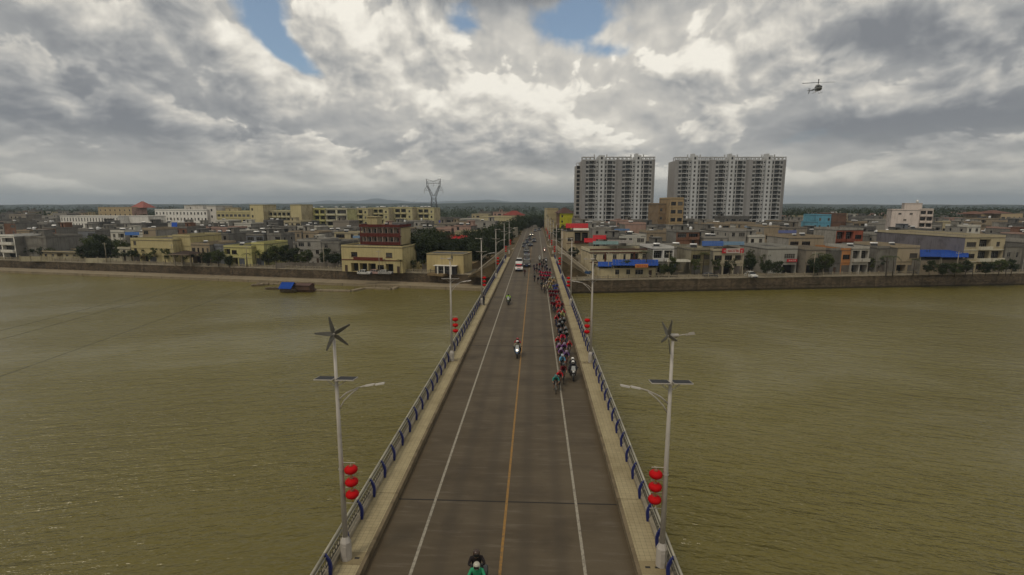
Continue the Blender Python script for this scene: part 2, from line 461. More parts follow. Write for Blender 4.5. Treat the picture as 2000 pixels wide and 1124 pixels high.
def pave_material(name, c0, c1, bw, bh, mortar, offs=0.5, rot=False):
    m_, n = new_mat(name)
    tcn = n.n('ShaderNodeTexCoord').outputs['Object']
    mp = n.n('ShaderNodeMapping', {'Vector': tcn, 'Rotation': (PI/2 if rot else 0, 0, 0)}).outputs[0]
    br = n.n('ShaderNodeTexBrick', {'Vector': mp, 'Color1': (*c0, 1), 'Color2': (*c1, 1), 'Mortar': tuple(x*0.58 for x in c0) + (1,), 'Scale': 1.0, 'Mortar Size': mortar, 'Brick Width': bw, 'Row Height': bh, 'Mortar Smooth': 0.3, 'Bias': 0.0}, offset=offs, offset_frequency=2)
    a = n.noise(tcn, 0.5, 5, 0.62)
    c = n.noise(tcn, 3.0, 4, 0.6)
    col = n.mix(n.m('MULTIPLY', n.ss(a, 0.4, 0.75), 0.45), br.outputs['Color'], n.mix(1.0, br.outputs['Color'], (0.42, 0.38, 0.30, 1), 'MULTIPLY'))
    col = n.mix(1.0, col, n.mix(c, (0.82, 0.82, 0.82, 1), (1.15, 1.14, 1.1, 1)), 'MULTIPLY')
    bmp = n.n('ShaderNodeBump', {'Height': br.outputs['Fac'], 'Strength': 0.4, 'Distance': 0.01}, invert=True)
    finish(n, n.n('ShaderNodeBsdfPrincipled', {'Base Color': col, 'Roughness': 0.85, 'Specular IOR Level': 0.25, 'Normal': bmp.outputs[0]}))
    return m_
PROM = pave_material('promenade_paving', (0.22, 0.185, 0.125), (0.19, 0.16, 0.11), 1.2, 0.8, 0.03)
QUAY = pave_material('quay_concrete', (0.27, 0.22, 0.145), (0.24, 0.195, 0.13), 4.0, 2.0, 0.03)
def wall_stone():
    m_, n = new_mat('river_wall_stone')
    tcn = n.n('ShaderNodeTexCoord').outputs['Object']
    mp = n.n('ShaderNodeMapping', {'Vector': tcn, 'Rotation': (PI/2, 0, 0)}).outputs[0]
    br = n.n('ShaderNodeTexBrick', {'Vector': mp, 'Color1': (0.150, 0.112, 0.072, 1), 'Color2': (0.070, 0.052, 0.034, 1), 'Mortar': (0.155, 0.120, 0.078, 1), 'Scale': 1.0, 'Mortar Size': 0.03, 'Brick Width': 0.75, 'Row Height': 0.34, 'Bias': 0.1}, offset=0.5)
    sp = n.n('ShaderNodeSeparateXYZ', {0: tcn})
    a = n.noise(tcn, 0.35, 5, 0.65)
    sv_ = n.n('ShaderNodeVectorMath', {0: tcn, 1: (1.2, 1.2, 0.10)}, operation='MULTIPLY').outputs[0]
    st = n.noise(sv_, 1.0, 4, 0.65)
    col = n.mix(n.m('MULTIPLY', n.ss(a, 0.4, 0.7), 0.7), br.outputs['Color'], (0.042, 0.034, 0.022, 1))
    col = n.mix(n.m('MULTIPLY', n.ss(st, 0.5, 0.75), 0.6), col, (0.022, 0.020, 0.013, 1))
    wet = n.ss(n.m('ADD', sp.outputs[2], n.m('MULTIPLY', a, 0.5)), WZ + 0.95, WZ + 0.55)
    col = n.mix(n.m('MULTIPLY', wet, 0.75), col, (0.020, 0.017, 0.009, 1))
    bmp = n.n('ShaderNodeBump', {'Height': n.m('ADD', br.outputs['Fac'], n.noise(tcn, 2.5, 4, 0.6)), 'Strength': 0.5, 'Distance': 0.05}, invert=True)
    finish(n, n.n('ShaderNodeBsdfPrincipled', {'Base Color': col, 'Roughness': 0.9, 'Specular IOR Level': 0.2, 'Normal': bmp.outputs[0]}))
    return m_
STONE = wall_stone()

def strip(pts0, pts1, z0, z1, mbx, mat=0):
    """box-like strip between two polylines (x, y) from z0 to z1"""
    n_ = len(pts0)
    vs = []
    for (x, y), (X, Y) in zip(pts0, pts1): vs += [(x, y, z0), (X, Y, z0), (X, Y, z1), (x, y, z1)]
    fs = []
    for i in range(n_-1):
        a, c = 4*i, 4*(i+1)
        fs += [(a, c, c+3, a+3), (a+3, c+3, c+2, a+2), (a+2, c+2, c+1, a+1), (a+1, c+1, c, a)]
    fs += [(0, 3, 2, 1), (4*n_-4, 4*n_-3, 4*n_-2, 4*n_-1)]
    return mbx.add(vs, fs, mat)
LX = [-430 + 10*i for i in range(43)] + [-3.0]
RX = [5.0] + [10 + 10*i for i in range(50)]
def off(xs_, d): return [(x, bank_y(x) + d) for x in xs_]
# left bank: a low landing ledge in front, the stone wall behind it
mb = strip(off(LX, 0.0), off(LX, LEDGE), WZ - 1.0, WZ + 0.85, MB())
o = struct('landing_ledge', mb.mesh('landing_ledge', QUAY))
def river_wall(xs_, d0, label, ribs):
    w = thing('river_wall', label, 'wall', (xs_[len(xs_)//2], bank_y(xs_[len(xs_)//2]) + d0, WZ))
    inv = Vector(w.location)
    def P(mbx): mbx.v = [(x - inv.x, y - inv.y, z - inv.z) for x, y, z in mbx.v]; return mbx
    m_ = strip(off(xs_, d0), off(xs_, d0 + 1.2), WZ - 1.0, GZ - 0.12, MB())
    me = m_.mesh('wall_face', STONE)
    f = link('wall_face', me, w, -inv); f.matrix_parent_inverse = Matrix.Identity(4)
    c = strip(off(xs_, d0 - 0.15), off(xs_, d0 + 1.25), GZ - 0.12, GZ + 0.13, MB())
    link('coping', c.mesh('coping', CONC), w, -inv)
    band = strip(off(xs_, d0 - 0.10), off(xs_, d0), WZ + 1.45, WZ + 1.62, MB())
    link('ledge_band', band.mesh('ledge_band', STONE), w, -inv)
    rib = MB().box(-0.35, -0.18, WZ - 1.0, 0.35, 0.1, GZ - 0.15).mesh('wall_rib', STONE)
    for x in ribs:
        link('wall_rib', rib, w, (x - inv.x, bank_y(x) + d0 - inv.y, -inv.z))
    return w
river_wall(LX, LEDGE, 'dark stone river wall behind a landing ledge on the pylon side of the bridge', [-30, -66, -105, -142, -180, -215])
river_wall(RX, 0.0, 'dark stone river wall rising straight from the water below the shop-houses', [22, 48, 77, 104, 131, 158])
# paved promenade roads on top of both walls
for nm, xs_, d0, d1 in (('promenade', LX, LEDGE + 1.25, LEDGE + 13.5), ('promenade', RX, 1.25, 16.0)):
    xx = [x for x in xs_ if x < -9.5 or x > 9]
    mb = strip(off(xx, d0), off(xx, d1), GZ - 0.2, GZ + 0.05, MB())
    struct(nm, mb.mesh('promenade', PROM))

# balustrades: posts and rails
post_me = MB().box(-0.13, -0.13, 0, 0.13, 0.13, 1.02).box(-0.17, -0.17, 1.02, 0.17, 0.17, 1.10).lathe([(0.10, 1.10), (0.13, 1.19), (0.08, 1.28), (0.0, 1.30)], 6).mesh('post', CONC)
def balustrade(x0, x1, n_, d, z, label, L):
    w = thing('balustrade', label, 'balustrade', (x0, bank_y(x0) + d, z))
    step = (x1 - x0) / n_
    slope = (bank_y(x1) - bank_y(x0)) / (x1 - x0)
    ln = math.hypot(step, step * slope)
    rail = MB().box(0.10, -0.07, 0.76, ln - 0.10, 0.07, 0.90).box(0.10, -0.06, 0.14, ln - 0.10, 0.06, 0.30)
    if L:
        for k in range(1, 5): rail.box(ln*k/5 - 0.09, -0.05, 0.30, ln*k/5 + 0.09, 0.05, 0.76)
    else:
        for k in range(1, 4): rail.box(ln*k/4 - 0.03, -0.03, 0.30, ln*k/4 + 0.03, 0.03, 0.76)
    rail = rail.mesh('rail', CONC)
    for i in range(n_ + 1):
        link('post', post_me, w, (step*i, step*i*slope, 0))
        if i < n_: link('rail', rail, w, (step*i, step*i*slope, 0), math.atan(slope))
balustrade(-230, -30, 68, LEDGE + 0.5, GZ + 0.12, 'weathered concrete balustrade on the river wall behind the landing ledge', True)
balustrade(12, 186, 58, 0.5, GZ + 0.12, 'low concrete balustrade on the river wall in front of the shop-houses', False)

# ------------------------------------------------------------------ road, bridge deck, sidewalks
RXL, RXR, RXC = -7.4, 4.5, -1.45
BR0, BR1 = -45.0, 153.0
def road_z(y):
    if y < 290: return 0.0
    t = min(1.0, (y - 290) / 230.0)
    return (GZ + 0.15) * (t*t*(3 - 2*t))
def road_material():
    m_, n = new_mat('road_concrete')
    tcn = n.n('ShaderNodeTexCoord').outputs['Object']
    sp = n.n('ShaderNodeSeparateXYZ', {0: tcn})
    x, y = sp.outputs[0], sp.outputs[1]
    groove = n.noise(n.xyz(n.m('MULTIPLY', x, 0.35), n.m('MULTIPLY', y, 3.2), 0.0), 1.0, 4, 0.7)
    broad = n.noise(n.xyz(n.m('MULTIPLY', x, 0.12), n.m('MULTIPLY', y, 0.45), 2.0), 1.0, 4, 0.6)
    patch = n.noise(tcn, 0.35, 5, 0.6)
    speck = n.noise(tcn, 14.0, 2, 0.6)
    col = n.mix(n.ss(broad, 0.32, 0.68), (0.068, 0.051, 0.030, 1), (0.098, 0.076, 0.047, 1))
    col = n.mix(n.m('MULTIPLY', n.ss(groove, 0.50, 0.72), 0.60), col, (0.135, 0.110, 0.078, 1))
    col = n.mix(n.m('MULTIPLY', n.ss(patch, 0.5, 0.72), 0.5), col, (0.042, 0.031, 0.019, 1))
    col = n.mix(1.0, col, n.mix(speck, (0.86, 0.86, 0.86, 1), (1.14, 1.13, 1.12, 1)), 'MULTIPLY')
    # worn wheel paths and silt washed against the kerbs
    xc = n.m('ABSOLUTE', n.m('SUBTRACT', x, RXC))
    lane = n.m('ABSOLUTE', n.m('SUBTRACT', n.m('ABSOLUTE', n.m('SUBTRACT', xc, 1.9)), 0.85))
    col = n.mix(n.m('MULTIPLY', n.ss(lane, 0.55, 0.05), 0.38), col, (0.050, 0.039, 0.027, 1))
    edge = n.ss(n.m('ADD', xc, n.m('MULTIPLY', n.m('SUBTRACT', patch, 0.5), 0.9)), 5.35, 5.95)
    col = n.mix(n.m('MULTIPLY', edge, 0.6), col, (0.080, 0.056, 0.028, 1))
    bmp = n.n('ShaderNodeBump', {'Height': n.m('ADD', groove, n.m('MULTIPLY', speck, 0.3)), 'Strength': 0.25, 'Distance': 0.02})
    finish(n, n.n('ShaderNodeBsdfPrincipled', {'Base Color': col, 'Roughness': 0.78, 'Specular IOR Level': 0.3, 'Normal': bmp.outputs[0]}))
    return m_
ROAD = road_material()
def marking_mat(name, col, wornness):
    m_, n = new_mat(name)
    tcn = n.n('ShaderNodeTexCoord').outputs['Object']
    a = n.noise(tcn, 5.0, 5, 0.7)
    c = n.mix(n.m('MULTIPLY', n.ss(a, 0.42, 0.72), wornness), (*col, 1), (0.085, 0.066, 0.046, 1))
    finish(n, n.n('ShaderNodeBsdfPrincipled', {'Base Color': c, 'Roughness': 0.7, 'Specular IOR Level': 0.3}))
    return m_
MARKW = marking_mat('white_line_paint', (0.30, 0.27, 0.21), 0.75)
MARKY = marking_mat('yellow_line_paint', (0.27, 0.145, 0.035), 0.8)
def ribbon(x0, x1, y0, y1, dz, m_, name, step=10.0, xf=None):
    ys_ = [y0 + (y1-y0)*i/max(1, int((y1-y0)/step)) for i in range(max(1, int((y1-y0)/step)) + 1)]
    mbx = MB()
    vs = []
    for y in ys_: vs += [(x0, y, road_z(y) + dz), (x1, y, road_z(y) + dz)]
    mbx.add(vs, [(2*i, 2*i+1, 2*i+3, 2*i+2) for i in range(len(ys_)-1)])
    return mbx.mesh(name, m_)
def slab(x0, x1, y0, y1, zt, th, mats, name):
    n_ = max(1, int((y1-y0)/8)); mbx = MB(); vs = []
    for i in range(n_+1):
        y = y0 + (y1-y0)*i/n_; z = road_z(y)
        vs += [(x0, y, z+zt-th), (x1, y, z+zt-th), (x1, y, z+zt), (x0, y, z+zt)]
    fs = []
    for i in range(n_):
        a, c = 4*i, 4*i+4
        fs += [(a+3, a+2, c+2, c+3), (a, a+3, c+3, c), (a+1, c+1, c+2, a+2), (a, c, c+1, a+1)]
    fs += [(0, 1, 2, 3), (4*n_+3, 4*n_+2, 4*n_+1, 4*n_)]
    return mbx.add(vs, fs).mesh(name, mats)
road = struct('road', slab(RXL - 0.05, RXR + 0.05, BR0, 540, 0.0, 0.5, ROAD, 'road'))
link('lane_line', ribbon(-5.43, -5.29, BR0, 420, 0.006, MARKW, 'lane_line'), road)
link('lane_line', ribbon(2.23, 2.37, BR0, 420, 0.006, MARKW, 'lane_line'), road)
link('centre_line', ribbon(RXC - 0.065, RXC + 0.065, BR0, 420, 0.006, MARKY, 'centre_line'), road)
JOINTS = [25.6 + 31.0*i for i in range(-2, 5)]
JM = mat('joint_rubber', (0.018, 0.014, 0.010), 0.9)
jme = MB().box(RXL + 0.02, -0.05, -0.1, RXR - 0.02, 0.05, 0.0045).mesh('expansion_joint', JM)
for y in JOINTS: link('expansion_joint', jme, road, (0, y, 0))
# sidewalks laid in spans between the joints, kerb stones in front, tiles as the surface
TILE = pave_material('sidewalk_tile', (0.36, 0.302, 0.18), (0.335, 0.28, 0.168), 0.24, 0.24, 0.010, offs=0.0)
KERB = mat('kerb_concrete', (0.165, 0.125, 0.070), 0.9, grime=0.7, gscale=0.9, fine=0.25, streak=0.3)
edges = [BR0] + [y for y in JOINTS if y > BR0] + [BR1]
LAMP_Y = [20.4 + 29.3*i for i in range(5)]
SW = 0.34
for side, (kx, sgn) in enumerate(((RXL, -1), (RXR, 1))):
    sw = struct('sidewalk', None)
    sw.empty_display_size = 0.5
    for y0, y1 in zip(edges[:-1], edges[1:]):
        a, c = sorted((kx + sgn*0.18, kx + sgn*1.26))
        link('tiled_slab', MB().box(a, y0 + 0.025, 0.05, c, y1 - 0.025, SW).mesh('tiled_slab', TILE), sw)
        a, c = sorted((kx, kx + sgn*0.178))
        yk = y0 + 0.02
        while yk < y1 - 0.1:
            ye = min(yk + 3.0, y1 - 0.02)
            link('kerb_stone', MB().box(a, yk + 0.006, -0.1, c, ye - 0.006, SW + 0.012 + rnd.uniform(-0.006, 0.006)).mesh('kerb_stone', KERB), sw)
            yk = ye
        a, c = sorted((kx + sgn*1.262, kx + sgn*1.62))
        link('parapet_base', MB().box(a, y0 + 0.03, -0.2, c, y1 - 0.03, SW + 0.20).mesh('parapet_base', CONC), sw)
    cover = MB().box(-0.5, -0.42, 0, 0.5, 0.42, 0.008).box(-0.30, -0.06, 0.008, -0.08, 0.06, 0.011, 1).box(0.12, -0.06, 0.008, 0.34, 0.06, 0.011, 1).mesh('utility_cover', [mat('cover_plate', (0.235, 0.185, 0.095), 0.8, grime=0.4, fine=0.2), DARK])
    for y in LAMP_Y: link('utility_cover', cover, sw, (kx + sgn*0.70, y - 0.05, SW))
# girder under the deck and its piers
gm = MB().box(RXL - 1.60, BR0, -1.0, RXR + 1.60, BR1, -0.52).box(RXL + 0.8, BR0, -2.2, RXR - 0.8, BR1, -1.0)
struct('bridge_deck', gm.mesh('bridge_deck', CONC))
for i, y in enumerate(JOINTS):
    if y < 5: continue
    p = thing('bridge_pier', 'concrete twin-column pier standing in the river under the bridge deck', 'pier', (RXC, y, WZ - 1), group='piers under the bridge')
    for sx in (-1, 1): link('column', MB().lathe([(0.75, -1), (0.75, 7.15)], 14).mesh('column', CONC), p, (3.2*sx, 0, 0))
    link('cap_beam', MB().box(-5.0, -0.9, 7.12, 5.0, 0.9, 8.13).mesh('cap_beam', CONC), p)
# approach embankment behind the bridge
def earth():
    m_, n = new_mat('embankment_earth')
    tcn = n.n('ShaderNodeTexCoord').outputs['Object']
    a = n.noise(tcn, 0.25, 5, 0.65); c = n.noise(tcn, 1.8, 4, 0.6)
    col = n.mix(n.ss(a, 0.40, 0.62), (0.125, 0.092, 0.052, 1), (0.060, 0.046, 0.027, 1))
    col = n.mix(n.m('MULTIPLY', n.ss(c, 0.5, 0.7), 0.5), col, (0.035, 0.040, 0.016, 1))
    finish(n, n.n('ShaderNodeBsdfPrincipled', {'Base Color': col, 'Roughness': 0.95, 'Specular IOR Level': 0.1}))
    return m_
EARTH = earth()
mb = MB(); vs = []
yl = [152 + 6*i for i in range(62)]
for y in yl:
    z = road_z(y) - 0.03
    sp_ = 9.0 * min(1, (z - GZ)/5.4) + 0.5
    j = 0.35*math.sin(y*0.7) + 0.3*math.sin(y*1.9)
    vs += [(RXL - 3.2 - sp_ + j, y, GZ - 0.3), (RXL - 2.6, y, z), (RXL + 0.2, y, z - 0.04), (RXR - 0.2, y, z - 0.04), (RXR + 2.6, y, z), (RXR + 3.2 + sp_ + j, y, GZ - 0.3)]
mb.add(vs, [(6*i+k, 6*i+k+1, 6*i+7+k, 6*i+6+k) for i in range(len(yl)-1) for k in range(5)] + [(5, 4, 3, 2, 1, 0)])
struct('embankment', mb.mesh('embankment', EARTH))
for kx, sgn in ((RXL, -1), (RXR, 1)):
    a, c = sorted((kx, kx + sgn*0.3))
    k_ = struct('road_kerb', slab(a, c, BR1 + 0.05, 420, 0.16, 0.3, KERB, 'road_kerb'))

# ------------------------------------------------------------------ bridge railings
def bay_lattice():
    mbx = MB()
    mbx.box(-0.03, 0.06, 0.10, 0.03, 1.94, 0.14).box(-0.03, 0.06, 0.62, 0.03, 1.94, 0.66)
    n_ = 7
    for i in range(n_):
        for j in range(2):
            cy, cz, r = 0.06 + 1.88*(i+0.5)/n_, 0.26 + 0.24*j, 0.125
            ring = [(0.0, cy + r*math.cos(2*PI*k/8), cz + r*math.sin(2*PI*k/8)) for k in range(9)]
            mbx.tube(ring, 0.016, 4, cap=False, smooth=False)
    return mbx.mesh('lattice_panel', LATTICE)
lat = bay_lattice()
hand = MB().tube([(0, 0, 0.84), (0, 2, 0.84)], 0.055, 8).tube([(0.09, 0, 0.72), (0.09, 2, 0.72)], 0.026, 6).mesh('handrail', STEEL)
def curved_post():
    mbx = MB(); pts = []
    for i in range(7):
        t = i/6
        pts.append((0.20*(1 - t) + 0.17*math.sin(PI*t)*(0.6 + 0.5*t), 0, -0.20 + 1.05*t))
    vs = []
    for i, p in enumerate(pts):
        w_ = 0.08 - 0.02*(i/6)
        for sx, sy in ((-1, -1), (1, -1), (1, 1), (-1, 1)): vs.append((p[0] + sx*w_, sy*0.05, p[2]))
    fs = [(4*i+k, 4*i+(k+1) % 4, 4*i+4+(k+1) % 4, 4*i+4+k) for i in range(6) for k in range(4)] + [(3, 2, 1, 0), (24, 25, 26, 27)]
    mbx.add(vs, fs)
    return mbx.mesh('curved_post', BLUE)
cpost = curved_post()
for kx, sgn, y0, lbl in ((RXL, -1, 19.2, 'steel bridge railing with blue curved posts, on the car convoy side of the road'), (RXR, 1, 19.7, 'steel bridge railing with blue curved posts, beside the racing cyclists')):
    rail = thing('bridge_railing', lbl, 'railing', (kx + sgn*1.44, 60, SW + 0.20))
    y = y0 - 2*14
    while y < BR1 - 1:
        rz = PI if sgn > 0 else 0.0          # posts bow towards the walkway
        link('curved_post', cpost, rail, (0, y - 60, 0), rz)
        if y < BR1 - 3:
            link('handrail', hand, rail, (0, y - 60 + (2 if sgn > 0 else 0), 0), rz)
            link('lattice_panel', lat, rail, (0, y - 60, 0))
        y += 2.0

# ------------------------------------------------------------------ wind-and-solar lamp posts with red lanterns
def blade_mesh():
    mbx = MB(); vs = []
    prof = [(0.05, 0.05, 0.5), (0.16, 0.095, 0.40), (0.40, 0.072, 0.22), (0.74, 0.034, 0.10)]
    for r, w_, tw in prof:
        c, s_ = math.cos(tw), math.sin(tw)
        for a, t in ((-w_, -0.008), (w_, -0.008), (w_, 0.008), (-w_, 0.008)):
            vs.append((a*c - t*s_, a*s_ + t*c, r))
    fs = [(4*i+k, 4*i+(k+1) % 4, 4*i+4+(k+1) % 4, 4*i+4+k) for i in range(3) for k in range(4)] + [(12, 13, 14, 15), (3, 2, 1, 0)]
    return mbx.add(vs, fs).mesh('blade', BLADE)
BLADE = mat('turbine_blade', (0.085, 0.08, 0.065), 0.5)
blade = blade_mesh()
base_me = MB().prism([(0.24*math.cos(PI/8+PI/4*k), 0.24*math.sin(PI/8+PI/4*k)) for k in range(8)], 0, 0.86)
base_me.add([(0.24*math.cos(PI/8+PI/4*k), 0.24*math.sin(PI/8+PI/4*k), 0.86) for k in range(8)] + [(0.12*math.cos(PI/8+PI/4*k), 0.12*math.sin(PI/8+PI/4*k), 1.12) for k in range(8)],
            [(k, (k+1) % 8, 8+(k+1) % 8, 8+k) for k in range(8)] + [tuple(range(8, 16))])
base_me = base_me.mesh('base_cabinet', POLE)
door_me = MB().box(-0.085, -0.245, 0.25, 0.085, -0.22, 0.72).mesh('access_door', POLE)
pole_me = MB().tube([(0, 0, 0.8), (0, 0, 5.0), (0, 0, 10.15)], [0.125, 0.098, 0.06], 10).mesh('pole', POLE)
col_me = MB().lathe([(0.13, 0), (0.13, 0.10)], 10).mesh('collar', POLE)
nac_me = MB().lathe([(0.0, -0.22), (0.07, -0.19), (0.085, -0.05), (0.075, 0.22), (0.0, 0.30)], 10, axis='Y').tube([(0, 0.02, -0.25), (0, 0.02, 0.0)], 0.05, 8).mesh('nacelle', POLE)
tail_me = MB().tube([(0, 0.25, 0), (0, 0.62, 0.04)], 0.018, 6).add([(-0.006, 0.55, -0.02), (-0.006, 0.98, 0.0), (-0.006, 0.92, 0.12), (-0.006, 0.70, 0.10), (0.006, 0.55, -0.02), (0.006, 0.98, 0.0), (0.006, 0.92, 0.12), (0.006, 0.70, 0.10)],
        [(0, 1, 2, 3), (7, 6, 5, 4), (0, 4, 5, 1), (1, 5, 6, 2), (2, 6, 7, 3), (3, 7, 4, 0)]).mesh('tail_vane', POLE)
pan_me = MB().box(-0.39, -0.30, -0.02, 0.39, 0.30, 0.02).box(-0.37, -0.28, 0.02, 0.37, 0.28, 0.024, 1).mesh('solar_panel', [POLE, SOLAR])
brk_me = MB().tube([(-0.75, 0, 0), (0.75, 0, 0)], 0.03, 6).tube([(0, 0, -0.35), (-0.45, 0, 0)], 0.018, 5).tube([(0, 0, -0.35), (0.45, 0, 0)], 0.018, 5).mesh('panel_bracket', POLE)
arm_pts = [(0, 0, 7.42), (0.4, 0, 7.78), (0.9, 0, 8.02), (1.4, 0, 8.16), (1.65, 0, 8.20)]
arm_me = MB().tube(arm_pts, [0.038, 0.034, 0.030, 0.026, 0.024], 8).mesh('lamp_arm', POLE)
stay_me = MB().tube([(0, 0, 6.95), (0.28, 0, 7.42), (0.6, 0, 7.74), (0.9, 0, 7.99)], 0.028, 6).mesh('arm_stay', POLE)
head_me = MB().profile_x([(-0.075, 0.0), (0.075, 0.0), (0.05, 0.05), (-0.05, 0.05)], -0.20, 0.20).box(-0.17, -0.06, -0.015, 0.17, 0.06, 0.001, 1).mesh('lamp_head', [POLE, LAMPGLASS])
lbar_me = MB().tube([(0, 0, 0), (0.62, 0, 0)], 0.016, 5).mesh('lantern_bar', POLE)
lan_body = MB()
for k in range(12):     # ribbed cloth: each gore bulges a little
    pass
prof = [(0.07, -0.185), (0.20, -0.165), (0.29, -0.09), (0.315, 0.0), (0.29, 0.09), (0.20, 0.165), (0.07, 0.185)]
seg = 32; vs = []
for r, h in prof:
    for k in range(seg):
        rr = r * (1.0 if k % 2 == 0 else 0.90); t = 2*PI*k/seg
        vs.append((rr*math.cos(t), rr*math.sin(t), h))
lan_body.add(vs, [(i*seg+k, i*seg+(k+1) % seg, (i+1)*seg+(k+1) % seg, (i+1)*seg+k) for i in range(len(prof)-1) for k in range(seg)], smooth=True)
lan_body = lan_body.mesh('lantern_body', LANTERN)
lan_cap = MB().lathe([(0.0, 0.03), (0.10, 0.025), (0.10, -0.015), (0.0, -0.015)], 12).mesh('lantern_cap', GOLD)
lan_tas = MB().lathe([(0.0, 0.0), (0.035, -0.01), (0.05, -0.10), (0.035, -0.15), (0.0, -0.15)], 8).mesh('tassel', TASSEL)
lan_hook = MB().tube([(0, 0, 0.2), (0, 0, 0.30)], 0.01, 4).mesh('hanging_wire', POLE)
lantern = Kit()
lantern.add('lantern_body', lan_body); lantern.add('lantern_cap', lan_cap, loc=(0, 0, 0.19)); lantern.add('lantern_cap', lan_cap, loc=(0, 0, -0.20)); lantern.add('tassel', lan_tas, loc=(0, 0, -0.215)); lantern.add('hanging_wire', lan_hook)
ORD = ['first', 'second', 'third', 'fourth', 'fifth', 'sixth', 'seventh', 'eighth', 'ninth', 'tenth']
def lamp_post(x, y, z, inward, yaw, k, lbl, sidename, lanterns=True):
    L = thing('lamp_post', lbl, 'lamp post', (x, y, z), group='wind and solar lamp posts along the bridge road')
    c = link('base_cabinet', base_me, L); link('access_door', door_me, c)
    pl = link('pole', pole_me, L)
    link('collar', col_me, pl, (0, 0, 4.3)); link('collar', col_me, pl, (0, 0, 8.3))
    link('lamp_arm', arm_me, L, rz=0 if inward > 0 else PI)
    link('arm_stay', stay_me, L, rz=0 if inward > 0 else PI)
    for q in (1.42, 1.86):
        link('lamp_head', head_me, L, (inward*q, 0, 8.13 + 0.14*(q-1.42)), rot=(0, -0.2*inward, 0))
    link('panel_bracket', brk_me, L, (0, 0, 8.36))
    for sx in (-1, 1): link('solar_panel', pan_me, L, (sx*0.45, -0.02, 8.42), rot=(-0.10, 0, 0))
    tb = link('wind_turbine', nac_me, L, (0, 0, 10.38), yaw)
    sp_ = rnd.uniform(0, 1)
    for i in range(5): link('blade', blade, tb, (0, -0.20, 0), rot=(0, 2*PI*(i+sp_)/5, 0))
    link('tail_vane', tail_me, tb)
    if lanterns:
        for zz in (4.62, 2.72): link('lantern_bar', lbar_me, L, (0, 0, zz - 0.0), 0 if inward > 0 else PI)
        link('lantern_bar', lbar_me, L, (0, 0, 4.04), 0 if inward > 0 else PI); link('lantern_bar', lbar_me, L, (0, 0, 3.46), 0 if inward > 0 else PI)
        for q, zz in zip(('topmost', 'middle', 'lowest'), (4.30, 3.72, 3.14)):
            lantern.put('red_lantern', '%s red lantern on the %s lamp post %s' % (q, ORD[k], sidename), 'lantern', (x + inward*0.42, y, z + zz), rz=rnd.uniform(0, 1), group='red lanterns hanging on the lamp posts', size=0.92)
for i, y in enumerate(LAMP_Y):
    yaw = [0.40, 1.9, 1.5, -1.7, 1.8][i]
    lamp_post(-8.33, y - 0.1, SW, 1, yaw, i, 'white wind and solar lamp post, %s along the railing on the car convoy side' % ORD[i], 'on the convoy side')
for i, y in enumerate(LAMP_Y):
    yaw = [-1.35, 1.9, 1.4, 1.75, -1.6][i]
    lamp_post(5.62, y + 0.1, SW, -1, yaw, i, 'white wind and solar lamp post, %s along the railing beside the cyclists' % ORD[i], 'beside the cyclists')
for i in range(5, 9):
    y = 20.4 + 29.3*i
    lamp_post(5.75, y, road_z(y) + 0.0, -1, rnd.uniform(-2, 2), i, 'white wind and solar lamp post, %s in line past the cyclists, on the approach road' % ORD[i], 'past the cyclists')
lamp_post(-8.5, 20.4 + 29.3*5, 0.0, 1, 1.2, 5, 'white wind and solar lamp post, sixth in line past the convoy, on the approach road', 'past the convoy')

# ------------------------------------------------------------------ buildings
WCACHE = {}
def window_mesh(w, h, kind):
    """frame, mullions and panes; origin at the middle of the sill line, facing -y"""
    key = (round(w, 2), round(h, 2), kind)
    if key in WCACHE: return WCACHE[key]
    m_ = MB(); f = 0.055
    m_.box(-w/2, 0.15, 0, w/2, 0.17, h, 1)
    for x0, x1, z0, z1 in ((-w/2, -w/2+f, 0, h), (w/2-f, w/2, 0, h), (-w/2+f, w/2-f, 0, f), (-w/2+f, w/2-f, h-f, h)): m_.box(x0, 0.09, z0, x1, 0.15, z1, 0)
    n_ = max(1, int(round(w/0.75)))
    for k in range(1, n_): m_.box(-w/2 + w*k/n_ - 0.025, 0.10, f, -w/2 + w*k/n_ + 0.025, 0.15, h-f, 0)
    if h > 1.2: m_.box(-w/2+f, 0.11, h*0.70-0.02, w/2-f, 0.15, h*0.70+0.02, 0)
    if kind != 'n': m_.box(-w/2-0.08, -0.10, -0.10, w/2+0.08, 0.02, 0.0, 2)
    WCACHE[key] = m_.mesh('window', [BROWNFRAME if kind == 'b' else FRAME, GLASS, WALL])
    return WCACHE[key]
def shutter_mesh(w, h):
    key = ('sh', round(w, 2), round(h, 2))
    if key in WCACHE: return WCACHE[key]
    m_ = MB(); n_ = max(4, int(h/0.3))
    for k in range(n_): m_.add([(-w/2, 0.12, h*k/n_), (w/2, 0.12, h*k/n_), (w/2, 0.08, h*(k+0.8)/n_), (-w/2, 0.08, h*(k+0.8)/n_), (w/2, 0.12, h*(k+1)/n_), (-w/2, 0.12, h*(k+1)/n_)], [(0, 1, 2, 3), (3, 2, 4, 5)])
    m_.box(-w/2, 0.02, h-0.18, w/2, 0.16, h, 0)
    WCACHE[key] = m_.mesh('roller_shutter', SHUTTER)
    return WCACHE[key]
